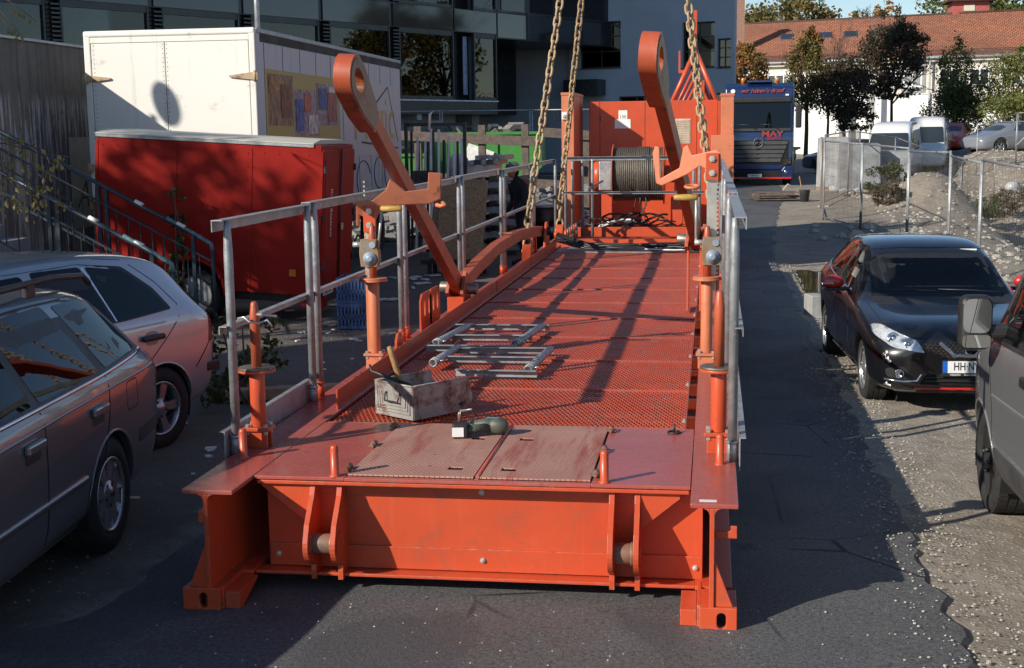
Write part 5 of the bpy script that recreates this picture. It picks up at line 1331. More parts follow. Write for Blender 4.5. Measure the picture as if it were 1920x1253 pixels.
for i in range(n): fs += [(i, i + 1, 2 * m_ + i + 1, 2 * m_ + i), (m_ + i, 3 * m_ + i, 3 * m_ + i + 1, m_ + i + 1), (2 * m_ + i, 2 * m_ + i + 1, 3 * m_ + i + 1, 3 * m_ + i), (i, m_ + i, m_ + i + 1, i + 1)]
b.add(vs, fs, True); b.build('mudguard', MATS['trailer_red'], t)
b = B().tube((-.10, -.8065, .40), (-.10, -.802, .40), .40, n=30); b.build('wheel_arch', MATS['black_void'], t)
ro = wheel(t, -.10, -1.0, .36, .34, .19, 'steel', .235, -1)
for ch in ro.children: ch.data.materials[0] = MATS['galv']
B().tube((-1.35, -.5, -.12), (-1.35, -.5, .5), .03, n=8).build('prop_stand', MATS['steel_dark'], t)
B().bar((-hw, 0, .36), (-hw - 1.0, 0, .38), .08, .08).build('drawbar', MATS['steel_dark'], t)

# ------------------------------------------------------------------ dark office building and grey block
def bframe(c, tx, ty):  # local frame: u along the facade, v outwards, z up
    return lambda u, v, z: Vector((c[0] + tx * u + ty * v, c[1] + ty * u - tx * v, z))
MATS['clad'] = plain('dark_metal_cladding', (.035, .040, .048), .3, .3, .2, 2)
MATS['spandrel'] = glassmat('x', (.1, .1, .1)) ; bpy.data.materials.remove(MATS['spandrel'])
k = N('spandrel_glass'); MATS['spandrel'] = k.set(k.ramp(k.noise(.6, 4), [(.3, (.018, .024, .03)), (.7, (.035, .042, .05))]), .06, 0, .8)
MATS['pane'] = glassmat('window_glass', (.30, .36, .37), 1.7)
k = N('curtain_cloth'); vs = k.vec((6, 6, .2)); MATS['curtain'] = k.set(k.ramp(k.noise(1.2, 4, .6, vs), [(.3, (.10, .12, .13)), (.7, (.30, .34, .35))]), .9)
MATS['white_strip'] = plain('white_sill', (.7, .7, .7), .5)
MATS['room'] = plain('dim_room', (.02, .022, .025), .9)
CB0 = (-9.58, 60.0); G = bframe(CB0, .49, .87)
def gbox(par, name, mat, u0, u1, v0, v1, z0, z1, fr=G, bev=0):
    b = B(); vs = [fr(u, v, z) for z in (z0, z1) for v in (v0, v1) for u in (u0, u1)]
    b.add(vs, [(0, 2, 3, 1), (4, 5, 7, 6), (0, 1, 5, 4), (2, 6, 7, 3), (0, 4, 6, 2), (1, 3, 7, 5)]); return b.build(name, mat, par, bev)
t = thing('office_building', 'dark glass-fronted office building with louvred window bays above a concrete base', 'building', (-20, 45, 0), world=True)
UL = -62
gbox(t, 'core', MATS['clad'], UL, -.02, -5, -.62, 3.5, 26)
gbox(t, 'base_wall', MATS['conc'], UL, -1.5, -5, -1.2, -1, 3.2)
gbox(t, 'floor_slab', MATS['clad'], UL, 0, -5.0, .02, 3.2, 3.72)
gbox(t, 'sill_strip', MATS['white_strip'], UL, .03, .021, .07, 3.74, 3.80)
ub = [0, -1.9, -2.0, -6.4, -6.75, -10.35, -10.7, -14.3, -14.65, -18.25, -18.6, -22.2, -22.55, -26.2, -26.55, -30]
bays = [(-1.55, -.08), (-2.9, -2.35, 'gap'), (-6.35, -3.05), (-10.3, -7.05), (-14.25, -11.0), (-18.2, -14.95), (-22.15, -18.9), (-26.1, -22.85), (-30.1, -26.85), (-34.1, -30.85), (-38.1, -34.85)]
for lvl in range(3):
    z0 = 3.85 + lvl * 3.85; z1 = z0 + 2.85
    gbox(t, 'spandrel_backing', MATS['clad'], UL, 0, -.6, -.03, z1 + .0, z1 + .98)
    for bay in bays:
        u0, u1 = bay[0], bay[1]
        if len(bay) == 3:
            w = gbox(t, 'window_gap', MATS['room'], u0, u1, -.5, -.35, z0, z1); continue
        w = gbox(t, 'window', MATS['clad'], u0, u1, -.10, .02, z0 - .04, z0 + .10)
        gbox(w, 'window_head', MATS['clad'], u0, u1, -.10, .02, z1 - .20, z1)
        gbox(w, 'pane', MATS['pane'], u0, u1, -.06, -.045, z0 + .10, z1 - .20)
        gbox(w, 'mullion', MATS['clad'], u1, u1 + .07, -.12, .04, z0 - .04, z1)
        gbox(w, 'mullion', MATS['clad'], u0 - .07, u0, -.12, .04, z0 - .04, z1)
        cw = (u1 - u0)
        for q in range(2): gbox(w, 'curtain', MATS['curtain'], u0 + cw * (.08 + .5 * q), u0 + cw * (.34 + .5 * q) , -.45, -.40, z0, z1 - .1)
        gbox(w, 'room_back', MATS['room'], u0, u1, -.60, -.58, z0, z1)
        if cw > 2:
            lv = gbox(w, 'louvre', MATS['clad'], u0 - .40, u0 - .08, -.3, -.28, z0, z1)
            if lvl < 2 and u0 > -30:
                for i in range(20): gbox(lv, 'louvre_blade', MATS['clad'], u0 - .40, u0 - .08, -.10, .03, z0 + .02 + i * .14, z0 + .08 + i * .14)
        gbox(t, 'spandrel_panel', MATS['spandrel'], u0 - .4, u1 + .06, -.02, .03, z1 + .03, z1 + .94)
    gbox(t, 'spandrel_panel', MATS['spandrel'], -2.9, -1.62, -.02, .028, z1 + .03, z1 + .94)
gbox(t, 'parapet', MATS['clad'], UL, 0, -5, .0, 15.4, 26)
# upper floors run on over the recess to the grey block
gbox(t, 'rear_sun_block', MATS['clad'], -25, 9.4, -9, -5.02, 3.3, 14)  # unseen block added behind the core to keep sun off the recess wall
gbox(t, 'overhang', MATS['clad'], .0, 9.5, -4.5, -.03, 6.55, 12)
for u0 in (.1, 2.3, 4.5, 6.7): gbox(t, 'spandrel_panel', MATS['spandrel'], u0, u0 + 2.1, -.025, .02, 6.6, 7.65)
for u0 in (.1, 2.3, 4.5, 6.7):
    w = gbox(t, 'window', MATS['clad'], u0, u0 + 2.1, -.02, .015, 7.70, 7.80); gbox(w, 'pane', MATS['pane'], u0 + .3, u0 + 2.0, -.025, .005, 7.80, 9.4)
gbox(t, 'blue_blind', plain('blue_blind', (.30, .36, .48), .8), -2.0, -1.72, -.30, -.28, 4.05, 6.55)
gbox(t, 'recess_wall', MATS['conc'], -.5, 13, -7.0, -6.6, -1, 6.55)
gbox(t, 'recess_side', MATS['conc'], -.6, -.1, -6.6, -1.0, -1, 6.55)
gbox(t, 'soffit_bracket', MATS['galv'], -5.3, -5.0, -.5, -.1, 2.95, 3.2); gbox(t, 'soffit_bracket', MATS['galv'], -9.2, -8.9, -.5, -.1, 2.95, 3.2)
# grey block
MATS['render_grey'] = concrete('blue_grey_render', (.33, .385, .46), (.38, .44, .52), 0)
c2 = (.99, 66.0); G2 = bframe(c2, -.956, .29)
def g2(par, name, mat, u0, u1, v0, v1, z0, z1, bev=0):
    # v > 0 comes out of the facade towards the camera
    b = B(); vs = [Vector((c2[0] - .956 * u - .29 * v, c2[1] + .29 * u - .956 * v, z)) for z in (z0, z1) for v in (v0, v1) for u in (u0, u1)]
    b.add(vs, [(0, 2, 3, 1), (4, 5, 7, 6), (0, 1, 5, 4), (2, 6, 7, 3), (0, 4, 6, 2), (1, 3, 7, 5)]); return b.build(name, mat, par, bev)
t = thing('grey_block', 'blue-grey rendered building with dark square windows behind the drive cabinet', 'building', (-5, 70, 0), world=True)
holes = [(5.80, 8.02, 5.53, 7.80), (.97, 2.6, 5.40, 7.56), (.17, .84, 5.36, 6.73), (4.2, 5.9, 2.0, 4.1), (.1, 1.2, 1.5, 4.15)]
outer = [(0, -1), (14, -1), (14, 11), (0, 11)]
b = B().prism(outer, lambda u, v, q: (c2[0] - .956 * u - .29 * q, c2[1] + .29 * u - .956 * q, v), -.35, 0, [[(a_, c_), (b2, c_), (b2, d_), (a_, d_)] for a_, b2, c_, d_ in holes]); b.build('facade', MATS['render_grey'], t)
b = B(); bk = [(.99 + .11, 66.35), (1.13, 76), (-14, 80), (-12.3, 70.35)]
b.add([(x, y, z) for z in (-1, 10.9) for x, y in bk], [(0, 1, 2, 3), (4, 7, 6, 5), (0, 4, 5, 1), (1, 5, 6, 2), (2, 6, 7, 3), (3, 7, 4, 0)]); b.build('side_wall', MATS['render_grey'], t)
for a_, b2, c_, d_ in holes:
    w = g2(t, 'window', MATS['black_plastic'], a_, b2, -.30, -.24, c_, c_ + .07)
    g2(w, 'frame', MATS['black_plastic'], a_, b2, -.30, -.24, d_ - .07, d_); g2(w, 'frame', MATS['black_plastic'], a_, a_ + .06, -.30, -.24, c_ + .07, d_ - .07); g2(w, 'frame', MATS['black_plastic'], b2 - .06, b2, -.30, -.24, c_ + .07, d_ - .07)
    g2(w, 'mullion', MATS['black_plastic'], (a_ + b2) / 2 - .03, (a_ + b2) / 2 + .03, -.30, -.24, c_ + .07, d_ - .07)
    for q in (.36, .68): g2(w, 'transom', MATS['trim_grey'], a_ + .06, b2 - .06, -.235, -.21, c_ + (d_ - c_) * q - .02, c_ + (d_ - c_) * q + .02)
    g2(w, 'pane', MATS['pane'], a_ + .06, b2 - .06, -.285, -.275, c_ + .07, d_ - .07); g2(w, 'room_back', MATS['room'], a_ + .02, b2 - .02, -.345, -.33, c_, d_)
    g2(w, 'sill', MATS['trim_grey'], a_ - .03, b2 + .03, -.02, .05, c_ - .05, c_ - .005)
g2(t, 'canopy', MATS['clad'], 6.6, 8.4, .01, 1.2, 4.2, 4.95)
g2(t, 'downpipe', MATS['galv'], 8.45, 8.6, .01, .16, 0, 6.5)

# ------------------------------------------------------------------ neighbours outside the frame that throw the shade on the left
t = thing('neighbour_house', 'plain rendered neighbouring house whose corner shades the parked cars', 'building', (-16, 0, 0), world=True)
s0 = -11.7; AZ = SUN_AZ
def sp(s_, p_, z): return (sin(AZ) * s_ + cos(AZ) * p_, cos(AZ) * s_ - sin(AZ) * p_, z)
b = B(); p0, p1 = -6.0, -13.6; h0, h1 = 7.75, 10.6
vs = [sp(s0, p0, -1), sp(s0, p1, -1), sp(s0 - 9, p1, -1), sp(s0 - 9, p0, -1), sp(s0, p0, h0), sp(s0, p1, h1), sp(s0 - 9, p1, h1), sp(s0 - 9, p0, h0)]
b.add(vs, [(0, 1, 5, 4), (1, 2, 6, 5), (2, 3, 7, 6), (3, 0, 4, 7), (4, 5, 6, 7), (3, 2, 1, 0)]); b.build('wall', MATS['conc_pale'], t)
b = B(); dv = Vector(sp(.03, 0, 0))
for k_ in range(3):
    for z in (2.2, 5.2):
        q0 = p0 - 1.2 - 2.4 * k_
        b = B(); c = [Vector(sp(s0 + .02, q0, z)), Vector(sp(s0 + .02, q0 - 1.2, z)), Vector(sp(s0 + .02, q0 - 1.2, z + 1.5)), Vector(sp(s0 + .02, q0, z + 1.5))]
        b.add(c + [v - Vector(sp(.05, 0, 0)) for v in c], [(0, 1, 2, 3), (4, 5, 6, 7), (0, 1, 5, 4), (1, 2, 6, 5), (2, 3, 7, 6), (3, 0, 4, 7)]); b.build('window', MATS['spandrel'], t)
t = thing('traffic_mirror', 'round traffic mirror on a tall galvanised post by the concrete steps', 'traffic mirror', (-13.2, 13.75, 0), world=True)
B().tube((-13.2, 13.75, 0), (-13.2, 13.75, 6.25), .04, n=10).build('post', MATS['galv'], t)
B().lathe((-13.0, 13.75, 6.42), (.966, -.26, -.1), [(.001, -.03), (.22, -.02), (.27, 0), (.26, .02), (.001, .03)], 24).build('mirror_disc', MATS['mirror'], t)
# ------------------------------------------------------------------ things lying on the deck
MATS['bin_steel'] = (lambda k: k.set(k.mix(k.step(k.noise(7, 7, .7), .48, .62), k.ramp(k.noise(3, 5), [(.3, (.30, .29, .27)), (.7, (.44, .43, .40))]), (.17, .095, .075)), .5, .35))(N('worn_bin_steel'))
t = thing('tool_bin', 'dented grey steel tool bin with slanted open front on the mesh deck', 'tool box', (-1.756, 7.93, H + .002), atan2(.37, .27))
Lb, Wb, Hb = .50, .35, .205
# local: x along the length (0 = near end), y across; a sheet-steel tray with a slanted front at the far end
side = [(-.23, 0), (.19, 0), (.255, .06), (.225, Hb), (-.235, Hb)]
for sg in (-1, 1):
    B().prism(side, lambda u, v, q: (u, sg * Wb / 2 + q, v), -.003, .003).build('side_panel', MATS['bin_steel'], t, .001)
    b = B()
    for q in (.035, .055, .15, .17): b.bar((-.20, sg * (Wb / 2 + .004), q), (.18, sg * (Wb / 2 + .004), q), .006, .008)
    b.bar((.18, sg * (Wb / 2 + .004), .035), (.225, sg * (Wb / 2 + .004), .075), .006, .008); b.bar((.225, sg * (Wb / 2 + .004), .075), (.20, sg * (Wb / 2 + .004), .17), .006, .008); b.bar((-.20, sg * (Wb / 2 + .004), .035), (-.20, sg * (Wb / 2 + .004), .17), .006, .008)
    o = b.build('pressed_ribs', MATS['bin_steel'], t); o['kind'] = 'stuff'
    B().tube((-.235, sg * Wb / 2, Hb), (.225, sg * Wb / 2, Hb), .007, n=8).build('rolled_rim', MATS['bin_steel'], t)
B().box(-.238, -.232, -Wb / 2, Wb / 2, 0, Hb).build('end_panel', MATS['bin_steel'], t, .001)
B().box(-.23, .19, -Wb / 2, Wb / 2, 0, .006).build('floor', MATS['bin_steel'], t)
B().prism([(.19, 0), (.255, .06), (.25, .065), (.185, .005)], lambda u, v, q: (u, q, v), -Wb / 2, Wb / 2).build('front_lip', MATS['bin_steel'], t)
B().prism([(.255, .06), (.25, .058), (.235, .13), (.24, .135)], lambda u, v, q: (u, q, v), -Wb / 2, Wb / 2).build('front_panel', MATS['bin_steel'], t)
B().tube((-.235, -Wb / 2, Hb), (-.235, Wb / 2, Hb), .007, n=8).build('rolled_rim', MATS['bin_steel'], t)
b = B()
for k_, (w_, z0) in enumerate(((.15, .03), (.13, .05), (.11, .07))): b.path([(-.241, -w_, .15), (-.241, -w_, z0), (-.241, w_, z0), (-.241, w_, .15)], .004, 5)
o = b.build('pressed_ribs', MATS['bin_steel'], t); o['kind'] = 'stuff'
B().path([(-.24, -.06, .15), (-.25, -.065, .14), (-.262, -.06, .10), (-.262, .06, .10), (-.25, .065, .14), (-.24, .06, .15)], .0055, 6).build('handle', MATS['steel_dark'], t)
text_mesh('embossed_lettering', 'LGSEF-AT', .045, MATS['bin_steel'], t, facing((0, -Wb / 2 - .006, .10), (0, -1, 0)), .003, bold=.001, sx=.8)
for i in range(16):
    a_ = random.uniform(0, 6.28); c = Vector((random.uniform(-.17, .12), random.uniform(-.11, .11), random.uniform(.03, .12))); v = Vector((cos(a_), sin(a_), random.uniform(-.2, .5))) * random.uniform(.05, .10)
    B().path([c - v, c + Vector((0, 0, .02)), c + v], random.choice((.006, .009, .012)), 6).build('loose_tool', random.choice((MATS['bolt'], MATS['steel_dark'], MATS['chain'])), t)
b = B().lathe((-1.83, 7.86, H + .03), Vector((-.115, -.02, .40)).normalized(), [(.013, 0), (.016, .08), (.019, .22), (.019, .34), (.016, .40), (.010, .405)], 10)
tag(b.build('hammer_handle', MATS['wood'], None), 'wooden hammer handle sticking up out of the steel tool bin', 'hammer')
b = B().path([(-1.80, 7.80, H + .185), (-1.93, 7.82, H + .225), (-2.06, 7.86, H + .26), (-2.075, 7.87, H + .30)], [.010, .011, .010, .007], 8)
tag(b.build('pry_bar', MATS['steel_dark'], None), 'dark steel pry bar resting across the tool bin rim', 'pry bar')
# cordless drill
MATS['drill_teal'] = plain('dirty_teal_plastic', (.075, .082, .062), .55, 0, .4, 12)
MATS['drill_blue'] = plain('teal_inlay', (.06, .20, .24), .5)
t = thing('cordless_drill', 'worn olive-grey cordless drill with black battery lying on the chequer plates', 'drill', (-1.27, 7.24, H + .007), radians(8))
B().box(-.165, -.075, -.055, .04, .0, .085).build('battery', MATS['black_plastic'], t, .012, 3)
B().box(-.1645, -.10, -.0585, -.0552, .012, .065).build('battery_label', MATS['plate_white'], t)
B().path([(-.085, -.008, .045), (-.03, .0, .046), (.04, .03, .048)], [.036, .024, .027], 12).build('grip', MATS['drill_teal'], t)
ax_ = Vector((-1, .16, .02)).normalized()
B().lathe((.135, .035, .052), ax_, [(.020, -.012), (.040, 0), (.047, .03), (.047, .075), (.040, .085), (.043, .09), (.043, .125), (.034, .145), (.030, .165), (.030, .18)], 18).build('drill_body', MATS['drill_teal'], t)
B().lathe(Vector((.135, .035, .052)) + ax_ * .181, ax_, [(.026, 0), (.026, .03), (.019, .042), (.006, .045), (.006, .06)], 14).build('chuck', MATS['steel_pin'], t)
B().cbox((.0, .012, .052), (.02, .012, .035), .3).build('trigger', MATS['black_plastic'], t, .004)
B().cbox((.06, .045, .098), (.07, .02, .006), -.15).build('inlay', MATS['drill_blue'], t, .002)
B().path([(-.13, .0, .085), (-.13, .0, .135), (-.12, .0, .145), (-.06, .02, .148), (-.055, .04, .148), (-.06, .05, .148), (-.12, .03, .146), (-.125, .028, .09)], .003, 6).build('wire_hook', MATS['bolt'], t)
# two railing frames lying on the mesh
def pipe_frame(label, tubes, bars):
    t = thing('railing_frame', label, 'pipe frame', (tubes[0][0][0], tubes[0][0][1], H), group='loose railing frames', world=True)
    for (x0, y0), (x1, y1) in tubes:
        z = H + .05; r0, r1 = .030, .024; a_ = Vector((x0, y0, z)); c = Vector((x1, y1, z)); q = (c - a_).to_track_quat('Z', 'Y'); b = B(); n = 16; vs = []
        for p, rr in ((a_, r0), (c, r0), (a_, r1), (c, r1)):
            for i in range(n): vs.append(p + q @ Vector((rr * cos(2 * pi * i / n), rr * sin(2 * pi * i / n), 0)))
        fs = []
        for i in range(n):
            j = (i + 1) % n; fs += [(i, j, n + j, n + i), (2 * n + i, 3 * n + i, 3 * n + j, 2 * n + j), (i, 2 * n + i, 2 * n + j, j), (n + i, n + j, 3 * n + j, 3 * n + i)]
        b.add(vs, fs, True); o = b.build('tube', GV, t)
        e = (c - a_).normalized()
        B().tube(a_ + e * .05, a_ + e * .085, .034, n=16).build('clamp_ring', MATS['bolt'], o); B().tube(a_ + e * .067 + Vector((.03, 0, 0)), a_ + e * .067 + Vector((.065, 0, .01)), .008, n=6).build('clamp_screw', MATS['bolt'], o)
    for (x0, y0), (x1, y1) in bars:
        b = B(); angle_rail(b, (x0, y0, H + .022), (x1, y1, H + .022), 1, .05, .005)
        b.v = [(x, y, z + .035) for x, y, z in b.v]; b.build('angle_bar', GV, t, .001)
pipe_frame('galvanised railing frame lying on the mesh, the one farther from the tool bin', [((-2.17, 10.3), (-2.08, 11.25)), ((-1.53, 10.3), (-1.44, 11.3))], [((-2.22, 11.33), (-1.38, 11.33)), ((-2.15, 10.72), (-1.45, 10.74)), ((-2.22, 10.16), (-1.50, 10.2))])
pipe_frame('galvanised railing frame lying on the mesh next to the tool bin', [((-2.0, 9.38), (-1.95, 10.1)), ((-1.27, 9.15), (-1.22, 10.05))], [((-2.0, 10.06), (-1.20, 10.10)), ((-1.95, 9.66), (-1.24, 9.66)), ((-1.78, 9.10), (-1.20, 9.08))])
# cable bundle across the deck
t = thing('cable_bundle', 'bundle of black cables lying across the deck before the bare steel plate', 'cables', (-1.2, 19.3, H), world=True)
for i in range(11):
    y = 19.25 + .06 * i - .2; pts = []
    for k_ in range(13):
        x = -2.30 + 2.15 * k_ / 12; sag = .10 * sin(pi * k_ / 12 + i * .4) + .05 * noise.noise(Vector((i * 3.1, k_ * .5, 0)))
        pts.append((x, y + sag * 2 - .5 * (k_ < 3) * (k_ / 3 - 1), H + .03 + .022 * (i % 4) + .10 * max(0, 1 - k_ / 3) + .02 * noise.noise(Vector((i, k_ * .7, 4)))))
    B().path(pts, .016 if i != 4 else .012, 6).build('cable', MATS['white_strip'] if i == 4 else MATS['cable'], t)
t = thing('cable_heap', 'tangled heap of black cables on the floor under the winch', 'cables', (-1.2, 22.9, .55), world=True)
for i in range(14):
    c = Vector((random.uniform(-1.9, -.6), random.uniform(22.6, 23.2), .58)); r = random.uniform(.12, .35)
    B().path([c + Vector((r * cos(a_) * 1.5, r * .6 * sin(a_), .06 + .07 * sin(a_ * 1.7 + i) + .02 * i)) for a_ in [.45 * k_ for k_ in range(14)]], random.choice((.012, .018)), 6).build('cable', MATS['white_strip'] if i == 6 else MATS['cable'], t)

# ------------------------------------------------------------------ yard behind the left railing
MATS['ply'] = plain('chipboard', (.30, .19, .10), .75, 0, .35, 25)
MATS['timber'] = plain('grey_timber', (.11, .085, .07), .85, 0, .35, 8)
MATS['timber_pale'] = plain('pale_timber', (.34, .25, .16), .8, 0, .3, 8)
MATS['skip_green'] = paint('green_skip_paint', (.05, .22, .04), .5, dirt=(.06, .06, .05), scuff=.8)
MATS['blue_crate'] = plain('blue_crate_plastic', (.05, .10, .22), .5)
MATS['paper'] = plain('white_paper', (.7, .69, .65), .7)
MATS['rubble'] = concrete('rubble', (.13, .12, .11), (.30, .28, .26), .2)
# strips rack
t = thing('glazing_rack', 'upright rack of dark and white glazing strips leaning beside the box truck', 'rack', (-5.1, 25, 0), world=True)
for x in (-5.75, -4.62): B().box(x - .03, x + .03, 24.97, 25.03, 0, 2.55).build('rack_post', MATS['steel_dark'], t)
for z in (.35, 1.3, 2.48): B().box(-5.72, -4.65, 25.031, 25.08, z, z + .06).build('rack_bar', MATS['steel_dark'], t)
for i in range(14):
    x = -5.66 + i * .075; m = MATS['white_paint'] if i % 2 else MATS['steel_dark']
    B().bar((x, 24.92, .1), (x + random.uniform(-.03, .06), 25.02, 2.3 + random.uniform(-.15, .15)), .045, .02).build('strip', m, t)
B().path([(-5.3, 25, 2.4), (-5.28, 25, 2.7), (-5.2, 25, 2.78), (-5.12, 25, 2.7), (-5.1, 25, 2.4)], .025, 8).build('lifting_eye', MATS['white_paint'], t)
sg = B().box(-5.6, -5.2, 24.86, 24.88, 1.4, 1.65).build('number_board', MATS['trim_grey'], t); text_mesh('number', '5428', .17, MATS['print'], sg, facing((-5.4, 24.855, 1.52), (0, -1, 0)), .001)
# chipboard sheets
for i, (x0, y0, lab) in enumerate(((-4.52, 21.6, 'chipboard sheet with marker arrow at the front of the leaning boards'), (-4.66, 21.75, 'chipboard sheet leaning behind the marked board by the glazing rack'))):
    M = Matrix.Translation((x0, y0, .28)) @ Matrix.Rotation(radians(-9), 4, 'X') @ Matrix.Rotation(radians(4), 4, 'Y')
    o = B().box(0, .78, -.012, .012, 0, 1.36, M).build('chipboard_sheet', MATS['ply'], None); tag(o, lab, 'board', 'leaning chipboard sheets')
    if i == 0:
        for (a0, a1) in (((.30, 1.05), (.38, 1.20)), ((.38, 1.20), (.33, 1.17)), ((.30, 1.05), (.27, 1.12)), ((.55, .55), (.62, .60))):
            b = B().bar(M @ Vector((a0[0], -.0135, a0[1])), M @ Vector((a1[0], -.0135, a1[1])), .018, .004); b.build('marker_line', MATS['print'], o)
        B().box(.18, .6, -.03, -.0125, .86, .93, M).build('batten', MATS['ply'], o)
t = thing('sheet_trestle', 'low dark trestle carrying the leaning chipboard sheets', 'trestle', (-4.2, 21.8, 0), world=True)
B().box(-4.75, -3.65, 21.5, 22.1, .20, .275).build('top', MATS['steel_dark'], t)
for x in (-4.65, -3.8):
    for y in (21.55, 22.0): B().box(x, x + .06, y, y + .06, 0, .199).build('leg', MATS['steel_dark'], t)
# galvanised frames stack
frames_lab = ['galvanised scaffold frame at the bottom of the stack behind the chipboard', 'second galvanised scaffold frame from the ground in the stack', 'third galvanised scaffold frame from the ground in the stack', 'fourth galvanised scaffold frame from the ground in the stack', 'fifth galvanised scaffold frame from the ground in the stack', 'topmost galvanised scaffold frame of the stack, under the offcuts']
for i in range(6):
    z = .12 + i * .235
    t = thing('scaffold_frame', frames_lab[i], 'scaffold frame', (-4.1, 25.8, z), group='stacked scaffold frames', world=True)
    for y in (25.2, 26.3): B().box(-4.95, -3.55, y, y + .06, z, z + .12).build('side_rail', MATS['galv'], t, .004)
    for k_ in range(5):
        x = -4.85 + k_ * .29
        b = B()
        for q in ((0, .012, 0, .09), (.078, .09, 0, .09), (.012, .078, 0, .012), (.012, .078, .078, .09)): b.box(x + q[0], x + q[1], 25.1, 26.4, z + .121 + q[2], z + .121 + q[3])
        b.build('box_tube', MATS['galv'] if k_ % 2 else MATS['steel_dark'], t)
    B().box(-5.0, -4.9, 25.3, 26.2, z - .12, z - .001).build('spacer', MATS['timber_pale'], t); B().box(-3.7, -3.6, 25.3, 26.2, z - .12, z - .001).build('spacer', MATS['timber_pale'], t)
t = thing('offcut_pile', 'pale box with steel tube offcuts and plastic on top of the scaffold frames', 'offcuts', (-4.3, 25.7, 1.55), world=True)
B().box(-5.0, -4.1, 25.15, 26.2, 1.53, 1.74).build('carton', MATS['paper'], t, .01)
for i in range(6): B().box(-4.55 + i * .12, -4.46 + i * .12, 25.0, 26.2, 1.745 + .09 * (i % 2), 1.83 + .09 * (i % 2)).build('tube_offcut', MATS['galv'], t, .004)
b = B().sphere((-4.85, 25.5, 1.78), .22, 9, 6, (1, 1, .8)); b.build('plastic_bag', MATS['paper'], t)
# blue crates
for i in range(2):
    t = thing('plastic_crate', ['blue plastic crate on the ground beside the trailer wheel side', 'blue plastic crate on top of the other crate by the trailer'][i], 'crate', (-4.30, 15.75, .01 + i * .31), radians(6))
    for a0, a1, b0, b1 in ((-.19, .19, -.28, -.27), (-.19, .19, .27, .28), (-.19, -.18, -.27, .27), (.18, .19, -.27, .27)):
        for z in (0, .27): B().box(a0, a1, b0, b1, z, z + .035).build('rim', MATS['blue_crate'], t)
        for k_ in range(9):
            u0, u1 = a0 + (a1 - a0) * k_ / 9, a0 + (a1 - a0) * (k_ + .55) / 9; v0, v1 = b0 + (b1 - b0) * k_ / 9, b0 + (b1 - b0) * (k_ + .55) / 9
            B().box(u0 if a1 - a0 > .1 else a0, u1 if a1 - a0 > .1 else a1, v0 if b1 - b0 > .1 else b0, v1 if b1 - b0 > .1 else b1, .036, .269).build('slat', MATS['blue_crate'], t)
        B().box(a0 if a1 - a0 < .1 else a0, a1, b0, b1, .12, .16).build('rim', MATS['blue_crate'], t)
    B().box(-.18, .18, -.27, .27, 0, .012).build('floor', MATS['blue_crate'], t)
# green skip
def skip(x, y, z, label):
    t = thing('skip_container', label, 'skip', (x, y, z), radians(4))
    pr = [(-2.0, .55), (-1.3, 0), (1.3, 0), (2.0, .55), (2.0, 1.45), (-2.0, 1.45)]
    b = B().prism(pr, lambda u, v, q: (u, q, v), -.9, -.86); b.build('side_wall', MATS['skip_green'], t, .004); b = B().prism(pr, lambda u, v, q: (u, q, v), .86, .9); b.build('side_wall', MATS['skip_green'], t, .004)
    B().box(-1.3, 1.3, -.86, .86, 0, .04).build('floor', MATS['skip_green'], t)
    for sg in (-1, 1):
        B().prism([(sg * 1.3, 0), (sg * 2.0, .55), (sg * 2.0, 1.45), (sg * 1.96, 1.45), (sg * 1.96, .57), (sg * 1.28, .04)], lambda u, v, q: (u, q, v), -.859, .859).build('end_wall', MATS['skip_green'], t)
    for q in (-1.5, -.75, 0, .75, 1.5): B().box(q - .04, q + .04, -.95, -.901, .15 if abs(q) < 1.4 else .4, 1.4).build('rib', MATS['skip_green'], t)
    B().box(-2.05, 2.05, -.96, -.86, 1.4505, 1.53).build('rim', MATS['skip_green'], t, .006)
    b = B()
    for i in range(40): b.cbox((random.uniform(-1.6, 1.6), random.uniform(-.7, .7), 1.35 + random.uniform(0, .35)), (random.uniform(.1, .5), random.uniform(.1, .4), random.uniform(.05, .2)), random.uniform(0, 3), random.uniform(0, 1))
    o = b.build('rubbish', MATS['rubble'], t); o['kind'] = 'stuff'
    return t
sk = skip(-6.7, 37.5, .85, 'green skip full of rubble behind the timber barrier')
nb = B().cbox((.25, -1.0, .85), (.75, .012, .55), 0, 0, .35).build('notice_board', MATS['paper'], sk)
t2 = skip(-9.6, 36.0, .3, 'green skip with a raised flap seen past the end of the box truck')
B().bar((-.9, -.9, 1.5), (1.3, -.9, 2.2), .08, .06).build('loading_flap', MATS['skip_green'], t2)
# rubble heap under and around the skips
b = B(); n = 26; vs = []
for j in range(n + 1):
    for i in range(n + 1):
        x = -13 + 11 * i / n; y = 29.5 + 9.5 * j / n; e = min(1, 4 * min(i / n, 1 - i / n)) * min(1, 3 * min(j / n, 1 - j / n))
        vs.append((x, y, gz(x, y) - .05 + e * (.75 + .5 * noise.noise(Vector((x * .8, y * .8, 2))) + .25 * noise.noise(Vector((x * 3, y * 3, 2))))))
b.add(vs, [(j * (n + 1) + i, j * (n + 1) + i + 1, (j + 1) * (n + 1) + i + 1, (j + 1) * (n + 1) + i) for j in range(n) for i in range(n)], True)
struct(b.build('rubble_bank', MATS['rubble'], None))
b = B()
for i in range(420):
    x, y = random.uniform(-11, -2.7), random.uniform(27, 34); s_ = random.uniform(.04, .2)
    zz = gz(x, y) + (max(0, min(1, (y - 29.5) / 3)) * .8)
    b.cbox((x, y, zz + .1), (s_, s_ * random.uniform(.5, 1.2), s_ * .6), random.uniform(0, 3), random.uniform(-.5, .5), random.uniform(-.5, .5))
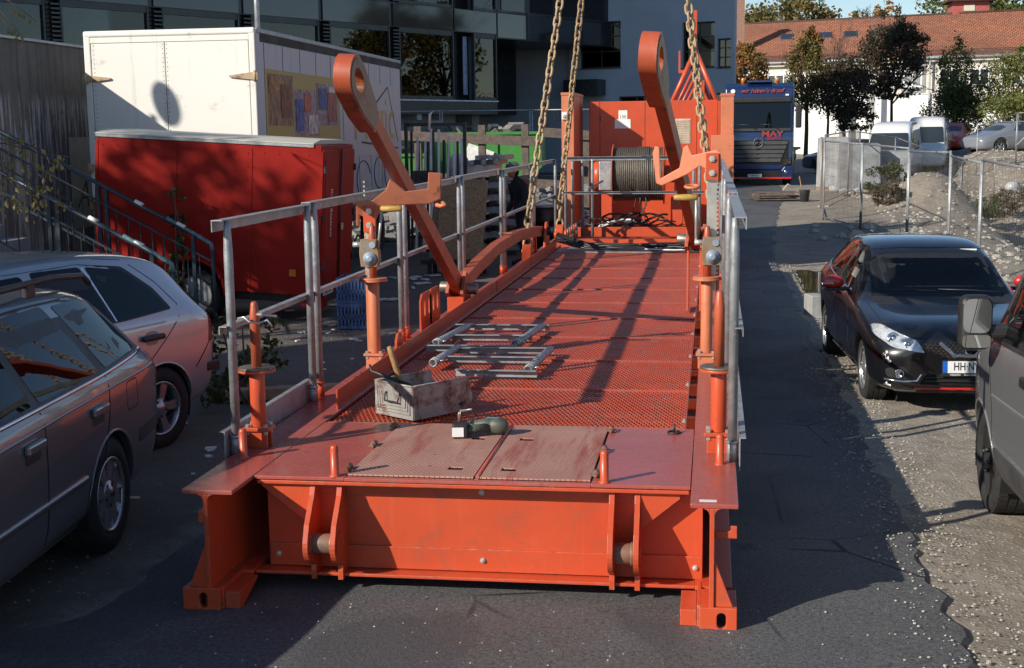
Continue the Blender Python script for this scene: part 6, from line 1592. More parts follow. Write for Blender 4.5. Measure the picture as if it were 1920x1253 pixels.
o = b.build('rubble_pieces', MATS['rubble'], None); tag(o, 'broken concrete and litter scattered over the bank in front of the skips', 'rubble', kind='stuff')
# timber barrier
t = thing('timber_barrier', 'weathered timber post and rail barrier in front of the green skip', 'barrier', (-6.5, 33.5, 0), world=True)
for x in (-8.8, -7.4, -5.75, -4.65): B().box(x - .09, x + .09, 33.45, 33.6, .2, 2.55).build('post', MATS['timber'], t, .006)
for z, x0, x1, dz in ((2.25, -8.9, -4.3, -.25), (1.25, -8.9, -3.6, -.35)):
    B().bar((x0, 33.40, z + .12), (x1, 33.40, z + .12 + dz), .05, .24).build('rail', MATS['timber'], t, .006)
t = thing('timber_barrier', 'weathered timber barrier beside the orange column with a raised rail', 'barrier', (-3.4, 33.5, 0), world=True)
for x in (-3.2, -2.3): B().box(x - .09, x + .09, 34.45, 34.6, .2, 2.3).build('post', MATS['timber'], t, .006)
B().bar((-4.3, 34.4, 2.35), (-1.9, 34.4, 2.15), .05, .24).build('rail', MATS['timber'], t, .006)
# barrel and boxes right of the worker
t = thing('steel_drum', 'dark open steel drum standing behind the lifting chains', 'drum', (-3.25, 26.4, 0))
B().lathe((0, 0, 0), (0, 0, 1), [(.30, 0), (.30, .28), (.31, .30), (.30, .32), (.30, .58), (.31, .6), (.30, .62), (.30, .9), (.27, .9), (.27, .1), (.01, .1)], 24).build('drum_shell', MATS['steel_dark'], t)
B().lathe((0, 0, .86), (0, 0, 1), [(.31, 0), (.315, .03), (.30, .045)], 24).build('rim_hoop', MATS['galv'], t)
t = thing('site_box', 'grey cardboard boxes stacked between the worker and the orange column', 'box', (-2.9, 27.2, 0), radians(12))
B().box(-.4, .3, -.3, .3, 0, .8).build('carton', MATS['paper'], t, .01); B().box(-.3, .2, -.25, .25, .801, 1.2).build('carton', MATS['timber_pale'], t, .01)
b = B()
for i in range(30): b.cbox((random.uniform(-5.9, -4.4), random.uniform(16.8, 24), .02), (random.uniform(.03, .25), random.uniform(.03, .2), .02), random.uniform(0, 3))
tag(b.build('litter', MATS['paper'], None), 'scraps of paper littering the dark ground behind the railing', 'litter', kind='stuff')
b = B()
for i in range(70): b.cbox((random.uniform(-6, -2.8), random.uniform(7.5, 15.5), .008), (random.uniform(.02, .10), random.uniform(.02, .07), .012), random.uniform(0, 3))
tag(b.build('paper_scraps', MATS['paper'], None), 'small white scraps on the gravel between the silver car and the platform', 'litter', kind='stuff')
t = thing('timber_offcut', 'short brown timber offcut on the gravel behind the silver hatchback', 'timber', (-3.75, 11.2, 0), radians(20)); B().box(-.5, .5, -.08, .08, .02, .12).build('plank', MATS['timber_pale'], t, .006); B().box(-.3, -.2, -.2, .2, .0, .1).build('block', MATS['timber'], t, .006)

# ------------------------------------------------------------------ mesh construction fences
def fence_panel(a_, c_, label, group, hgt=2.0, mesh=True, wire=.0018, nw=0, seg=None):
    a_ = Vector(a_); c_ = Vector(c_)
    t = thing('fence_panel', label, 'fence', a_, group=group, world=True); Lp = (c_ - a_).to_2d().length; e = (c_ - a_)
    U = Vector((0, 0, hgt)); al = Vector((0, 0, .1))
    for p in (a_ + e * .012, c_ - e * .012): B().tube(p, p + U, .021, n=10).build('post', MATS['galv'], t)
    B().tube(a_ + e * .012 + U - Vector((0, 0, .03)), c_ - e * .012 + U - Vector((0, 0, .03)), .019, n=10).build('top_rail', MATS['galv'], t); B().tube(a_ + e * .012 + al, c_ - e * .012 + al, .016, n=8).build('bottom_rail', MATS['galv'], t)
    b = B(); n = nw or int(Lp / .10)
    for i in range(1, n):
        p = a_ + e * (i / n); b.tube(p + al, p + U - Vector((0, 0, .03)), wire, n=4, caps=False)
    for i in range(1, 9):
        p = al + Vector((0, 0, (hgt - .13) * i / 9)); b.tube(a_ + p, c_ + p, wire * 1.0, n=4, caps=False)
    o = b.build('wire_mesh', MATS['fence_wire'], t); o['kind'] = 'stuff'
    for q, s_ in ((a_, -1), (c_, 1)): B().box(q.x - .15, q.x + .15, q.y - .1, q.y + .1, q.z - .12, q.z + .02).build('foot_block', MATS['conc_pale'], t, .02)
    return t
MATS['fence_wire'] = plain('brownish_wire', (.16, .135, .11), .6, .4)
lp = [(-11.5, 39.3), (-8.0, 39.5), (-5.4, 40.2), (-2.2, 41.0)]
for i, (p, q) in enumerate(zip(lp, lp[1:])):
    fence_panel((p[0], p[1], .95), (q[0], q[1], .95), ['mesh site fence panel above the far skip', 'mesh site fence panel behind the timber barrier post', 'mesh site fence panel in front of the dark recess'][i], 'mesh fences on the left bank', 2.1, wire=.0022)

# ------------------------------------------------------------------ worker in a black jacket
def skin(name, mat, parent, pts, edges, radii, sub=2):
    me = bpy.data.meshes.new(name); me.from_pydata(pts, edges, []); o = link(name, me, parent)
    o.modifiers.new('s', 'SKIN'); lay = me.skin_vertices[0].data if len(me.skin_vertices) else None
    if lay is None:
        bpy.context.view_layer.objects.active = o; bm = bmesh.new(); bm.from_mesh(me); bm.verts.layers.skin.verify(); bm.to_mesh(me); bm.free(); lay = me.skin_vertices[0].data
    for v, r in zip(lay, radii): v.radius = r if isinstance(r, tuple) else (r, r)
    lay[0].use_root = True
    m = o.modifiers.new('ss', 'SUBSURF'); m.levels = m.render_levels = sub
    apply_mods(o); o.data.materials.clear(); o.data.materials.append(mat)
    for p in o.data.polygons: p.use_smooth = True
    return o
MATS['skin'] = plain('skin', (.36, .19, .12), .5, 0, .1)
MATS['jacket'] = plain('black_jacket', (.012, .012, .013), .8, 0, .3, 10); MATS['trousers'] = plain('dark_work_trousers', (.022, .022, .024), .85)
MATS['helmet'] = plain('grey_helmet', (.09, .09, .09), .3)
PW = thing('person', 'worker in black jacket and dark helmet walking between the scaffold stack and the platform', 'person', (-3.34, 23.6, 0), radians(-140))
# faces local +x; figure walks towards the left of the picture, stooping slightly
V = [(0, 0, .95), (.02, 0, 1.12), (.05, 0, 1.30), (.08, 0, 1.44), (.11, 0, 1.53), (.16, 0, 1.58),
     (.0, .10, .88), (.10, .11, .48), (.02, .11, .09), (.15, .12, .04),
     (.0, -.10, .88), (-.06, -.11, .48), (-.20, -.11, .11), (-.08, -.12, .05),
     (.07, .19, 1.40), (.10, .25, 1.15), (.26, .22, .98), (.33, .20, .95),
     (.07, -.19, 1.40), (.02, -.26, 1.14), (.16, -.25, .95), (.22, -.24, .92)]
E_ = [(0, 1), (1, 2), (2, 3), (3, 4), (4, 5), (0, 6), (6, 7), (7, 8), (8, 9), (0, 10), (10, 11), (11, 12), (12, 13), (3, 14), (14, 15), (15, 16), (16, 17), (3, 18), (18, 19), (19, 20), (20, 21)]
R_ = [(.15, .12), (.16, .13), (.18, .14), (.15, .11), .065, .06, .095, .07, .055, .05, .095, .07, .055, .05, .085, .06, .045, .03, .085, .06, .045, .03]
body = skin('body', MATS['jacket'], PW, V, E_, R_)
leg_faces = MATS['trousers']; body.data.materials.append(leg_faces)
for p in body.data.polygons:
    if p.center.z < .86: p.material_index = 1
hd = B().sphere((.20, 0, 1.665), .10, 18, 14, (1.0, .78, 1.22)); hd.sphere((.302, 0, 1.65), .020, 8, 6, (1.1, .8, 1.3)); hd.sphere((.275, 0, 1.60), .022, 8, 5, (.6, 1.2, .4))
for s_ in (-1, 1): hd.sphere((.19, .08 * s_, 1.655), .028, 8, 6, (.6, .4, 1.1)); hd.sphere((.285, .034 * s_, 1.683), .013, 8, 6, (.6, 1.2, .6))
head = hd.build('head', MATS['skin'], PW); 
B().sphere((.288, .034, 1.684), .012, 8, 6).build('eye', MATS['print'], head); B().sphere((.288, -.034, 1.684), .012, 8, 6).build('eye', MATS['print'], head)
B().sphere((.165, 0, 1.655), .10, 14, 10, (.95, .82, 1.0)).build('hair', MATS['black_void'], head)
hb = B().lathe((.19, 0, 1.70), Vector((.12, 0, 1)).normalized(), [(.135, 0), (.137, .012), (.128, .025), (.126, .05), (.112, .09), (.075, .125), (.001, .14)], 20); hb.cbox((.32, 0, 1.70), (.09, .17, .012), 0, 0, .15); hb.build('helmet', MATS['helmet'], PW)
B().cbox((.285, .0, 1.80), (.05, .05, .03)).build('helmet_badge', MATS['white_paint'], PW, .01)
for s_, w0 in ((1, Vector((.33, .20, .95))), (-1, Vector((.22, -.24, .92)))):
    pts = [tuple(w0 + Vector((-.03, 0, .015))), tuple(w0), tuple(w0 + Vector((.05, 0, -.03)))]; ed = [(0, 1), (1, 2)]; rd = [(.028, .024), (.036, .022), (.036, .018)]
    for k_, (dy, ln_) in enumerate(((-.027, .055), (-.009, .07), (.009, .075), (.027, .066))):
        i0 = len(pts); pts += [tuple(w0 + Vector((.075, dy, -.045))), tuple(w0 + Vector((.075 + ln_ * .55, dy, -.045 - ln_ * .5))), tuple(w0 + Vector((.075 + ln_ * .6, dy, -.05 - ln_)))]; ed += [(2, i0), (i0, i0 + 1), (i0 + 1, i0 + 2)]; rd += [.010, .009, .007]
    i0 = len(pts); pts += [tuple(w0 + Vector((.02, -.045 * s_, -.01))), tuple(w0 + Vector((.06, -.06 * s_, -.03)))]; ed += [(1, i0), (i0, i0 + 1)]; rd += [.012, .009]
    skin('hand', MATS['skin'], PW, pts, ed, rd, 1)
for s_ in (1, -1): B().cbox((.15 if s_ > 0 else -.07, .115 * s_, .045), (.28, .10, .09)).build('shoe', MATS['rubber'], PW, .03, 3)
B().cbox((.02, -.20, 1.02), (.10, .03, .22), .2).build('red_pocket_trim', MATS['red_gloss'], PW, .01)
# ------------------------------------------------------------------ right side: fences round the pit
fp = [(2.95, 37.6), (2.75, 34.2), (3.35, 31.2), (3.9, 27.8), (4.1, 24.2), (3.95, 20.7), (3.92, 17.2), (3.97, 13.7), (4.05, 10.2)]
flab = ['leaning mesh fence panel next to the wrapped pallets', 'mesh fence panel standing on loose stones at the fence corner', 'mesh fence panel on the pale rocks where the fence turns along the pit', 'mesh fence panel along the pit in front of the spoil mound', 'mesh fence panel along the pit behind the black hatchback roof', 'mesh fence panel along the pit beside the black hatchback tail', 'mesh fence panel along the pit beside the black hatchback bonnet', 'mesh fence panel along the pit behind the grey van']
for (p, q), lab in zip(zip(fp, fp[1:]), flab):
    fence_panel((p[0], p[1], gz(*p) - .02 - .06 * (q[1] < 25)), (q[0], q[1], gz(*q) - .02 - .1 * (q[1] < 22)), lab, 'mesh fences round the pit', 2.0, wire=.0018)
bp = [(3.1, 38.5), (4.2, 43.0), (5.0, 47.5), (6.6, 50.5), (9.4, 53.0), (11.3, 56.5)]
blab = ['mesh fence panel beside the plastic-wrapped pallets', 'mesh fence panel between the wrapped pallets and the white van', 'mesh fence panel right in front of the white van', 'mesh fence panel beside the white van door', 'mesh fence panel at the top of the dry weeds']
for (p, q), lab in zip(zip(bp, bp[1:]), blab):
    fence_panel((p[0], p[1], gz(*p) + .02), (q[0], q[1], gz(*q) + .02), lab, 'mesh fences by the vans', 2.0, wire=.0024)
gp = [(11.2, 60), (13.0, 60.8), (14.5, 61.5), (16.0, 61.0)]
for (p, q), lab in zip(zip(gp, gp[1:]), ['far mesh gate leaf with white post by the hedge', 'far mesh gate leaf with diagonal brace', 'far mesh gate leaf carrying a white sign']):
    t = fence_panel((p[0], p[1], gz(*p)), (q[0], q[1], gz(*q)), lab, 'far gate leaves', 2.2, wire=.003)
    if 'brace' in lab: B().tube((p[0], p[1] - .03, gz(*p) + .8), (q[0], q[1] - .03, gz(*q) + 2.1), .02, n=8).build('brace', MATS['galv'], t)
    if 'sign' in lab: B().box(p[0] + .3, p[0] + .75, p[1] - .1, p[1] - .08, gz(*p) + 1.6, gz(*p) + 1.9).build('sign', MATS['paper'], t)
# plastic wrapped pallets
MATS['foil'] = plain('milky_foil', (.46, .46, .47), .35, 0, .3, 3)
MATS['foil_grey'] = plain('grey_dust_sheet', (.24, .25, .26), .5, 0, .35, 2.5)
def wrapped(x, y, w, dpt, h, label, m, rz=0):
    t = thing('wrapped_pallet', label, 'pallet load', (x, y, gz(x, y)), rz, 'plastic-wrapped pallets')
    b = B(); n = 9
    for (ax, ay, bx, by) in ((-w / 2, -dpt / 2, w / 2, -dpt / 2), (w / 2, -dpt / 2, w / 2, dpt / 2), (w / 2, dpt / 2, -w / 2, dpt / 2), (-w / 2, dpt / 2, -w / 2, -dpt / 2)):
        vs = []
        for j in range(6):
            for i in range(n + 1):
                u = i / n; px_, py_ = ax + (bx - ax) * u, ay + (by - ay) * u; k_ = 1 + .04 * noise.noise(Vector((px_ * 3 + x, py_ * 3, j))) - .05 * (j / 5) if 0 < i < n else 1 - .05 * j / 5
                vs.append((px_ * k_, py_ * k_, .12 + (h - .12) * j / 5))
        b.add(vs, [(j * (n + 1) + i, j * (n + 1) + i + 1, (j + 1) * (n + 1) + i + 1, (j + 1) * (n + 1) + i) for j in range(5) for i in range(n)], True)
    b.add([(-w / 2 * .95, -dpt / 2 * .95, h), (w / 2 * .95, -dpt / 2 * .95, h), (w / 2 * .95, dpt / 2 * .95, h + .03), (-w / 2 * .95, dpt / 2 * .95, h + .02)], [(0, 1, 2, 3)])
    b.build('foil_wrap', m, t)
    for q in (-.4, 0, .4): B().box(-w / 2, w / 2, q * dpt - .05, q * dpt + .05, 0, .119).build('pallet_runner', MATS['timber_pale'], t)
wrapped(4.0, 46.0, .95, .9, 1.75, 'tall pallet wrapped in milky foil beside the blue truck trailer', MATS['foil'], .1)
wrapped(4.75, 45.2, 1.3, .9, 1.55, 'broad pallet under a grey dust sheet by the fence', MATS['foil_grey'])
wrapped(5.9, 45.9, 1.2, .9, 1.5, 'pallet under a dusty grey sheet in front of the white van', MATS['foil_grey'], -.1)
b = B(); 
for i in range(4): b.sphere((4.0 + .22 * i, 44.9, gz(4.0, 45) + .12), .2, 9, 6, (1.2, .8, .7))
tag(b.build('foil_heap', MATS['foil'], None), 'crumpled heap of white foil at the foot of the wrapped pallet', 'plastic sheet')
# plank heap and bucket on the lane
t = thing('plank_stack', 'untidy stack of broken pallet planks lying on the lane before the blue truck', 'planks', (1.9, 41, gz(1.9, 41) + .02), radians(5))
for i in range(11):
    z = .04 + .07 * (i // 3); B().cbox((random.uniform(-.12, .12), -.35 + .33 * (i % 3), z), (1.25 + random.uniform(-.2, .2), .15, .035), random.uniform(-.12, .12)).build('plank', random.choice((MATS['timber'], MATS['timber_pale'])), t)
B().tube((-.62, -.4, .12), (-.60, .4, .14), .10, n=12).build('log', MATS['timber'], t)
B().path([(.2, 0, .3), (.35, 0, .48), (.5, 0, .38)], .012, 6).build('strap', MATS['paper'], t)
t = thing('bucket', 'dark plastic bucket standing next to the plank stack', 'bucket', (2.72, 40.6, gz(2.7, 40.6)))
B().lathe((0, 0, 0), (0, 0, 1), [(.12, 0), (.16, .34), (.17, .35), (.15, .35), (.11, .03), (.01, .03)], 18).build('pail', MATS['trim_grey'], t); B().path([(-.16, 0, .34), (-.1, -.1, .24), (.1, -.1, .24), (.16, 0, .34)], .006, 6).build('handle', MATS['steel_dark'], t); B().tube((-.03, .0, .1), (-.16, .05, .75), .015, n=6).build('trowel_handle', MATS['wood'], t)
t = thing('concrete_block', 'pale concrete block on the gravel behind the black hatchback', 'block', (1.30, 17.2, -.05), radians(15)); B().box(-.09, .09, -.15, .15, 0, .30).build('block', MATS['conc_pale'], t, .015)

# ------------------------------------------------------------------ blue tractor unit with low trailer
MATS['truck_blue'] = carpaint('truck_blue', (.006, .022, .085), .1, dirt=.1, rough=.3)
TB = (1.66, 50.0, .33)
t = thing('blue_truck', 'blue articulated truck facing the platform with lettering on its cab', 'truck', TB, radians(-4))
# local: x across, y forward is -y (towards the camera), z up
pr = [(0, .55), (-.06, 1.0), (-.02, 1.75), (.10, 2.55), (.16, 3.10), (.30, 3.55), (.70, 3.72), (2.2, 3.74), (2.25, .75), (1.5, .75), (1.45, 1.05), (.75, 1.05), (.65, .55)]
B().prism(pr, lambda u, v, q: (q, u, v), -1.24, 1.24).build('cab', MATS['truck_blue'], t, .06, 3)
B().prism([(.045, 2.10), (.135, 2.97), (.115, 2.98), (.02, 2.08)], lambda u, v, q: (q, u - .075, v), -1.12, 1.12).build('windscreen', MATS['glass_dark'], t)
B().prism([(-.02, 1.98), (.02, 2.10), (.04, 2.10), (.03, 1.98)], lambda u, v, q: (q, u - .06, v), -1.15, 1.15).build('wiper_panel', MATS['black_plastic'], t)
B().box(-1.17, 1.17, .0, .30, 2.99, 3.20).build('sun_visor', MATS['black_plastic'], t, .05)
B().box(-1.10, 1.10, -.04, .0, .0, .0) if False else None
for q in range(5):
    z = .86 + q * .155; w = 1.05 - .06 * (4 - q)
    B().prism([(-w, z), (w, z), (w + .03, z + .12), (.12, z + .13), (0, z + .10), (-.12, z + .13), (-w - .03, z + .12)], lambda u, v, y_: (u, y_, v), -.12, -.055).build('grille_bar', MATS['trim_grey'], t, .015)
B().box(-1.08, 1.08, -.085, -.05, .80, 1.64).build('grille_backing', MATS['black_void'], t)
b = B().path([(.17 * cos(a_), -.14, 1.55 + .17 * sin(a_)) for a_ in [2 * pi * i / 24 for i in range(24)]], .02, 6, True)
for a_ in (90, 210, 330): b.bar((0, -.14, 1.55), (.16 * cos(radians(a_)), -.14, 1.55 + .16 * sin(radians(a_))), .03, .02)
b.build('star_badge', MATS['chrome'], t)
B().prism([(-1.24, .25), (1.24, .25), (1.24, .72), (.95, .70), (.85, .55), (-.85, .55), (-.95, .70), (-1.24, .72)], lambda u, v, y_: (u, y_, v), -.16, .12).build('bumper', MATS['truck_blue'], t, .03)
B().box(-.85, .85, -.175, -.155, .33, .54).build('lower_grille', MATS['black_void'], t); B().box(-1.2, 1.2, -.172, -.158, .25, .31).build('red_stripe', MATS['red_gloss'], t)
for sg in (-1, 1):
    B().prism([(sg * .78, .66), (sg * 1.20, .80), (sg * 1.20, 1.02), (sg * 1.02, .96)], lambda u, v, y_: (u, y_, v), -.17, -.10).build('headlight', MATS['lens'], t); B().prism([(sg * .80, .68), (sg * 1.18, .81), (sg * 1.18, .99), (sg * 1.02, .94)], lambda u, v, y_: (u, y_, v), -.155, -.12).build('lamp_bowl', MATS['chrome'], t)
    B().lathe((sg * 1.0, -.17, .50), (0, -1, 0), [(.06, 0), (.05, .01), (.001, .012)], 12).build('fog_lamp', MATS['chrome'], t)
    mo = B().cbox((sg * 1.42, .12, 2.5), (.22, .14, .85)).build('wing_mirror', MATS['black_plastic'], t, .05, 3); B().bar((sg * 1.22, .12, 2.85), (sg * 1.36, .12, 2.85), .08, .06).build('mirror_arm', MATS['black_plastic'], mo)
    B().box(sg * 1.0 - .06, sg * 1.0 + .06, .15, .20, 3.24, 3.30).build('marker_lamp', MATS['white_paint'], t)
    B().lathe((sg * .62, .9, 3.73), (0, 0, 1), [(.08, 0), (.08, .16), (.05, .2), (.001, .2)], 12).build('beacon', MATS['amber'], t)
    B().box(sg * 1.243, sg * 1.247, .28, .95, 2.05, 2.85).build('side_window', MATS['glass_dark'], t)
    for yy in (1.1, 3.8, 8.4, 9.6):
        B().lathe((sg * 1.16, yy, .50), (sg, 0, 0), [(.3, -.30), (.48, -.29), (.5, -.22), (.5, -.05), (.48, 0), (.30, 0), (.26, -.06), (.1, -.0), (.001, -.0)], 26).build('wheel', MATS['tyre'], t)
B().box(-.45, .45, .5, 1.9, 3.74, 3.82).build('roof_hatch', MATS['truck_blue'], t, .02)
text_mesh('cab_lettering', 'MAY', .30, plain('red_lettering', (.30, .03, .035), .5), t, facing((.50, -.065, 1.86), (0, -1, 0)), .004, bold=.008, sx=1.25)
text_mesh('cab_sublettering', 'SPEDITION', .10, MATS['red_gloss'], t, facing((.55, -.075, 1.70), (0, -1, 0)), .004)
text_mesh('roof_lettering', "wir haben's drauf", .22, plain('dull_red_lettering', (.34, .05, .06), .5), t, facing((.1, .225, 3.42), (0, -1, .3)), .03, shear=.3)
B().lathe((-.95, .235, 3.42), (0, -1, .3), [(.08, 0), (.08, .02)], 14).build('roof_roundel', MATS['white_paint'], t)
number_plate(t, (-.12, -.185, .37), (0, -1, 0), 'SOM·AE 263')
for y0, x0 in ((.62, -.25), (.62, .55)): B().path([(x0 - .5, -.05, 2.22), (x0 - .1, -.06, 2.2), (x0 + .2, -.07, 2.02)], .014, 6).build('wiper', MATS['black_plastic'], t)
for q in (-.5, .5): B().cbox((q, -.055, 1.70), (.0, .0, .0)) if False else None
B().box(-1.22, 1.22, 2.6, 12.5, .95, 1.12).build('trailer_bed', MATS['timber_pale'], t); B().box(-1.25, 1.25, 2.5, 12.6, .75, .949).build('trailer_frame', MATS['steel_dark'], t)
for i in range(4): B().cbox((.6 + .1 * i, 5 + i * 1.3, 1.18 + .02 * i), (1.0, .5, .1), .2 * i).build('deck_timber', MATS['timber_pale'], t)
B().box(.75, 1.2, 2.46, 2.499, .78, 1.12).build('warning_board', MATS['white_paint'], t)
b = B()
for i in range(2): b.bar((.80 + .22 * i, 2.455, .78), (.95 + .22 * i, 2.455, 1.12), .08, .004)
b.build('warning_stripe', MATS['red_gloss'], t)

# ------------------------------------------------------------------ vans and cars by the hedge
MATS['white_car'] = carpaint('white_van_paint', (.70, .70, .69), 0, dirt=.15, rough=.35)
st = [(.0, .40, .75, .90, .60, .66, .52), (.06, .30, .80, 1.0, .84, .88, .66), (.3, .28, .95, 1.15, .96, .98, .80), (.8, .28, 1.12, 1.32, .98, .99, .86), (1.1, .28, 1.20, 1.60, .985, .995, .84), (1.6, .28, 1.28, 2.2, .985, .995, .82), (2.0, .28, 1.3, 2.52, .985, .995, .80), (2.5, .28, 1.3, 2.60, .985, .995, .80), (5.0, .28, 1.3, 2.62, .985, .99, .80), (5.8, .3, 1.3, 2.58, .98, .985, .79), (5.9, .4, 1.28, 2.45, .93, .95, .75)]
def far_van(name, label, loc, rz, m, st, logo=False, sc=1.0, cat='van', group=None):
    c = Car(name, label, cat, st, m, loc, rz, sc, [(1.0, .40, .35, 0), (4.4 if st[-1][0] > 5 else st[-1][0] - .85, .40, .35, 0)], None, 1, group)
    c.wsx = 0
    return c
V1 = far_van('white_van', 'white high-roof van facing the camera behind the mesh fences', (7.15, 58.0, gz(7.1, 58)), radians(76), MATS['white_car'], st, group='vans by the hedge')
V1.panel('windscreen', [(-.84, 1.38), (.84, 1.38), (.76, 2.10), (-.76, 2.10)], 'F', MATS['spandrel'], .01, .2, .08)
V1.panel('grille', [(-.55, .92), (.55, .92), (.5, 1.08), (-.5, 1.08)], 'F', MATS['black_plastic'], .01, .2, .03)
h, nn = V1.hit(0, 1.17, 'F'); b = B().path([h + Vector((-.03, .10 * cos(a_), .10 * sin(a_))) for a_ in [2 * pi * i / 18 for i in range(18)]], .012, 6, True)
for p, q in (((-.06, .07), (-.02, -.02)), ((-.02, -.02), (0, .03)), ((0, .03), (.02, -.02)), ((.02, -.02), (.06, .07)), ((-.07, .0), (-.03, -.08)), ((-.03, -.08), (0, -.02)), ((0, -.02), (.03, -.08)), ((.03, -.08), (.07, 0))): b.bar(h + Vector((-.03, p[0], p[1])), h + Vector((-.03, q[0], q[1])), .012, .012)
b.build('round_badge', MATS['chrome'], V1.root)
for sg in (1, -1):
    V1.panel('headlight', [(sg * .62, .95), (sg * .88, .98), (sg * .90, 1.15), (sg * .70, 1.12)], 'F', MATS['chrome'], .01, .1, .03)
    V1.panel('side_window', [(1.45, 1.45), (2.3, 1.48), (2.3, 2.08), (1.85, 2.08)], 'L' if sg > 0 else 'R', MATS['spandrel'], .01, .2, .06)
    B().cbox((1.4, sg * 1.12, 1.6), (.15, .22, .38)).build('wing_mirror', MATS['black_plastic'], V1.root, .05)
    for x in (1.0, 4.4): wheel(V1.root, x, sg * .95, .35, .35, .22, 'steel', .22, sg)
number_plate(V1.root, (-.03, 0, .62), (-1, 0, 0), 'M·WV 73')
B().cbox((.6, .2, 1.28), (.02, .35, .22), 0, 0, 0).build('dash_paper', MATS['paper'], V1.root)
V1.finish()
V2 = far_van('white_van', 'second white van parked behind the one with the round badge', (9.6, 64.0, gz(9.5, 64)), radians(78), MATS['white_car'], st, group='vans by the hedge')
V2.panel('windscreen', [(-.84, 1.38), (.84, 1.38), (.76, 2.10), (-.76, 2.10)], 'F', MATS['spandrel'], .01, .2, .08)
for sg in (1, -1):
    V2.panel('side_window', [(1.45, 1.45), (2.3, 1.48), (2.3, 2.08), (1.85, 2.08)], 'L' if sg > 0 else 'R', MATS['spandrel'], .01, .2, .06)
    B().cbox((1.4, sg * 1.12, 1.6), (.15, .22, .38)).build('wing_mirror', MATS['black_plastic'], V2.root, .05)
    for x in (1.0, 4.4): wheel(V2.root, x, sg * .95, .35, .35, .22, 'steel', .22, sg)
V2.finish()
stc = [(.0, .34, .60, .68, .50, .54, .42), (.05, .24, .60, .76, .68, .70, .55), (.28, .20, .68, .84, .80, .81, .64), (1.1, .19, .90, 1.0, .82, .835, .70), (1.7, .19, .94, 1.36, .82, .835, .58), (2.0, .19, .95, 1.44, .82, .835, .57), (3.1, .20, .97, 1.455, .82, .83, .57), (3.68, .24, .96, 1.30, .80, .81, .56), (3.92, .31, .88, .97, .72, .74, .58), (3.96, .40, .80, .88, .62, .64, .50)]
MATS['silver_far'] = carpaint('silver_blue_paint', (.30, .32, .36), .4); MATS['black_far'] = carpaint('black_far_paint', (.01, .011, .013))
for lab, loc, rz, m, nm in (('silver-blue car behind the far mesh gates', (12.0, 66, gz(12, 66)), 30, MATS['silver_far'], 'parked_car'), ('dark car parked behind the flat trailer of the blue truck', (4.3, 63, gz(4.3, 63)), 20, MATS['black_far'], 'parked_car'), ('maroon car behind the far gate next to the second white van', (11.6, 71, gz(11.6, 71)), 70, MATS['red_gloss'], 'parked_car')):
    c = far_van(nm, lab, loc, radians(rz), m, stc, cat='car', group='cars parked by the hedge', sc=1.08)
    for v in 'LR':
        c.panel('side_window', [(1.7, 1.0), (2.5, 1.0), (2.5, 1.38), (2.05, 1.36)], v, MATS['spandrel'], .006, .2, .04); c.panel('side_window', [(2.58, 1.0), (3.4, 1.04), (3.2, 1.32), (2.58, 1.38)], v, MATS['spandrel'], .006, .2, .04)
    c.panel('windscreen', [(-.6, 1.02), (.6, 1.02), (.53, 1.37), (-.53, 1.37)], 'F', MATS['spandrel'], .006, .2, .05)
    c.finish()
    for sg in (1, -1):
        for x in (1.0, 3.11): wheel(c.root, x, sg * .80, .30, .30, .19, 'five', .2, sg)

# ------------------------------------------------------------------ long house with the red tile roof
def tiles():
    k = N('clay_roof_tiles'); br = k.new('ShaderNodeTexBrick'); br.offset = .5
    br.inputs['Scale'].default_value = 1.0; br.inputs['Brick Width'].default_value = .30; br.inputs['Row Height'].default_value = .36; br.inputs['Mortar Size'].default_value = .03
    br.inputs['Color1'].default_value = (.36, .135, .07, 1); br.inputs['Color2'].default_value = (.26, .10, .055, 1); br.inputs['Mortar'].default_value = (.05, .022, .016, 1); br.inputs['Bias'].default_value = 0
    uv = k.new('ShaderNodeUVMap'); k.t.links.new(uv.outputs[0], br.inputs['Vector'])
    n = k.noise(.25, 6, .6); base = k.mix(k.math('MULTIPLY', k.step(n, .45, .7), .5), br.outputs['Color'], (.10, .05, .035))
    base = k.mix(k.math('MULTIPLY', k.step(k.noise(1.3, 5, .7), .55, .75), .3), base, (.42, .2, .11))
    k.bump(br.outputs['Fac'], .6, .05); return k.set(base, .8)
MATS['tiles'] = tiles()
MATS['house_wall'] = boxwhite('cream_render', (.60, .55, .45), .35); MATS['house_low'] = boxwhite('white_render', (.74, .73, .70), .25); MATS['frame_white'] = plain('white_frame', (.8, .8, .79), .4)
eL, eR, rL, rR = Vector((-6.0, 120.4, 8.05)), Vector((38.0, 107.5, 8.05)), Vector((-6.2, 131, 12.08)), Vector((40, 116, 12.08))
hx = (eR - eL).normalized(); hn = Vector((hx.y, -hx.x, 0)); HL = (eR - eL).length
t = thing('long_house', 'long cream and white house with a red clay tile roof behind the trees', 'house', (15, 115, 0), world=True)
hp = lambda u, v, z: eL + hx * u + hn * v + Vector((0, 0, z - 8.05))
def hbox(par, name, mat, u0, u1, v0, v1, z0, z1, bev=0):
    b = B(); b.add([hp(u, v, z) for z in (z0, z1) for v in (v0, v1) for u in (u0, u1)], [(0, 2, 3, 1), (4, 5, 7, 6), (0, 1, 5, 4), (2, 6, 7, 3), (0, 4, 6, 2), (1, 3, 7, 5)]); return b.build(name, mat, par, bev)
hbox(t, 'upper_wall', MATS['house_wall'], 0, HL, -9, -.55, 5.15, 8.0)
hbox(t, 'lower_wall', MATS['house_low'], 0, HL, -9, -.30, -.5, 5.08); hbox(t, 'string_course', MATS['house_low'], 0, HL, -9, -.22, 5.081, 5.149)
rows = 30; vs = []; fs = []; uvs = []
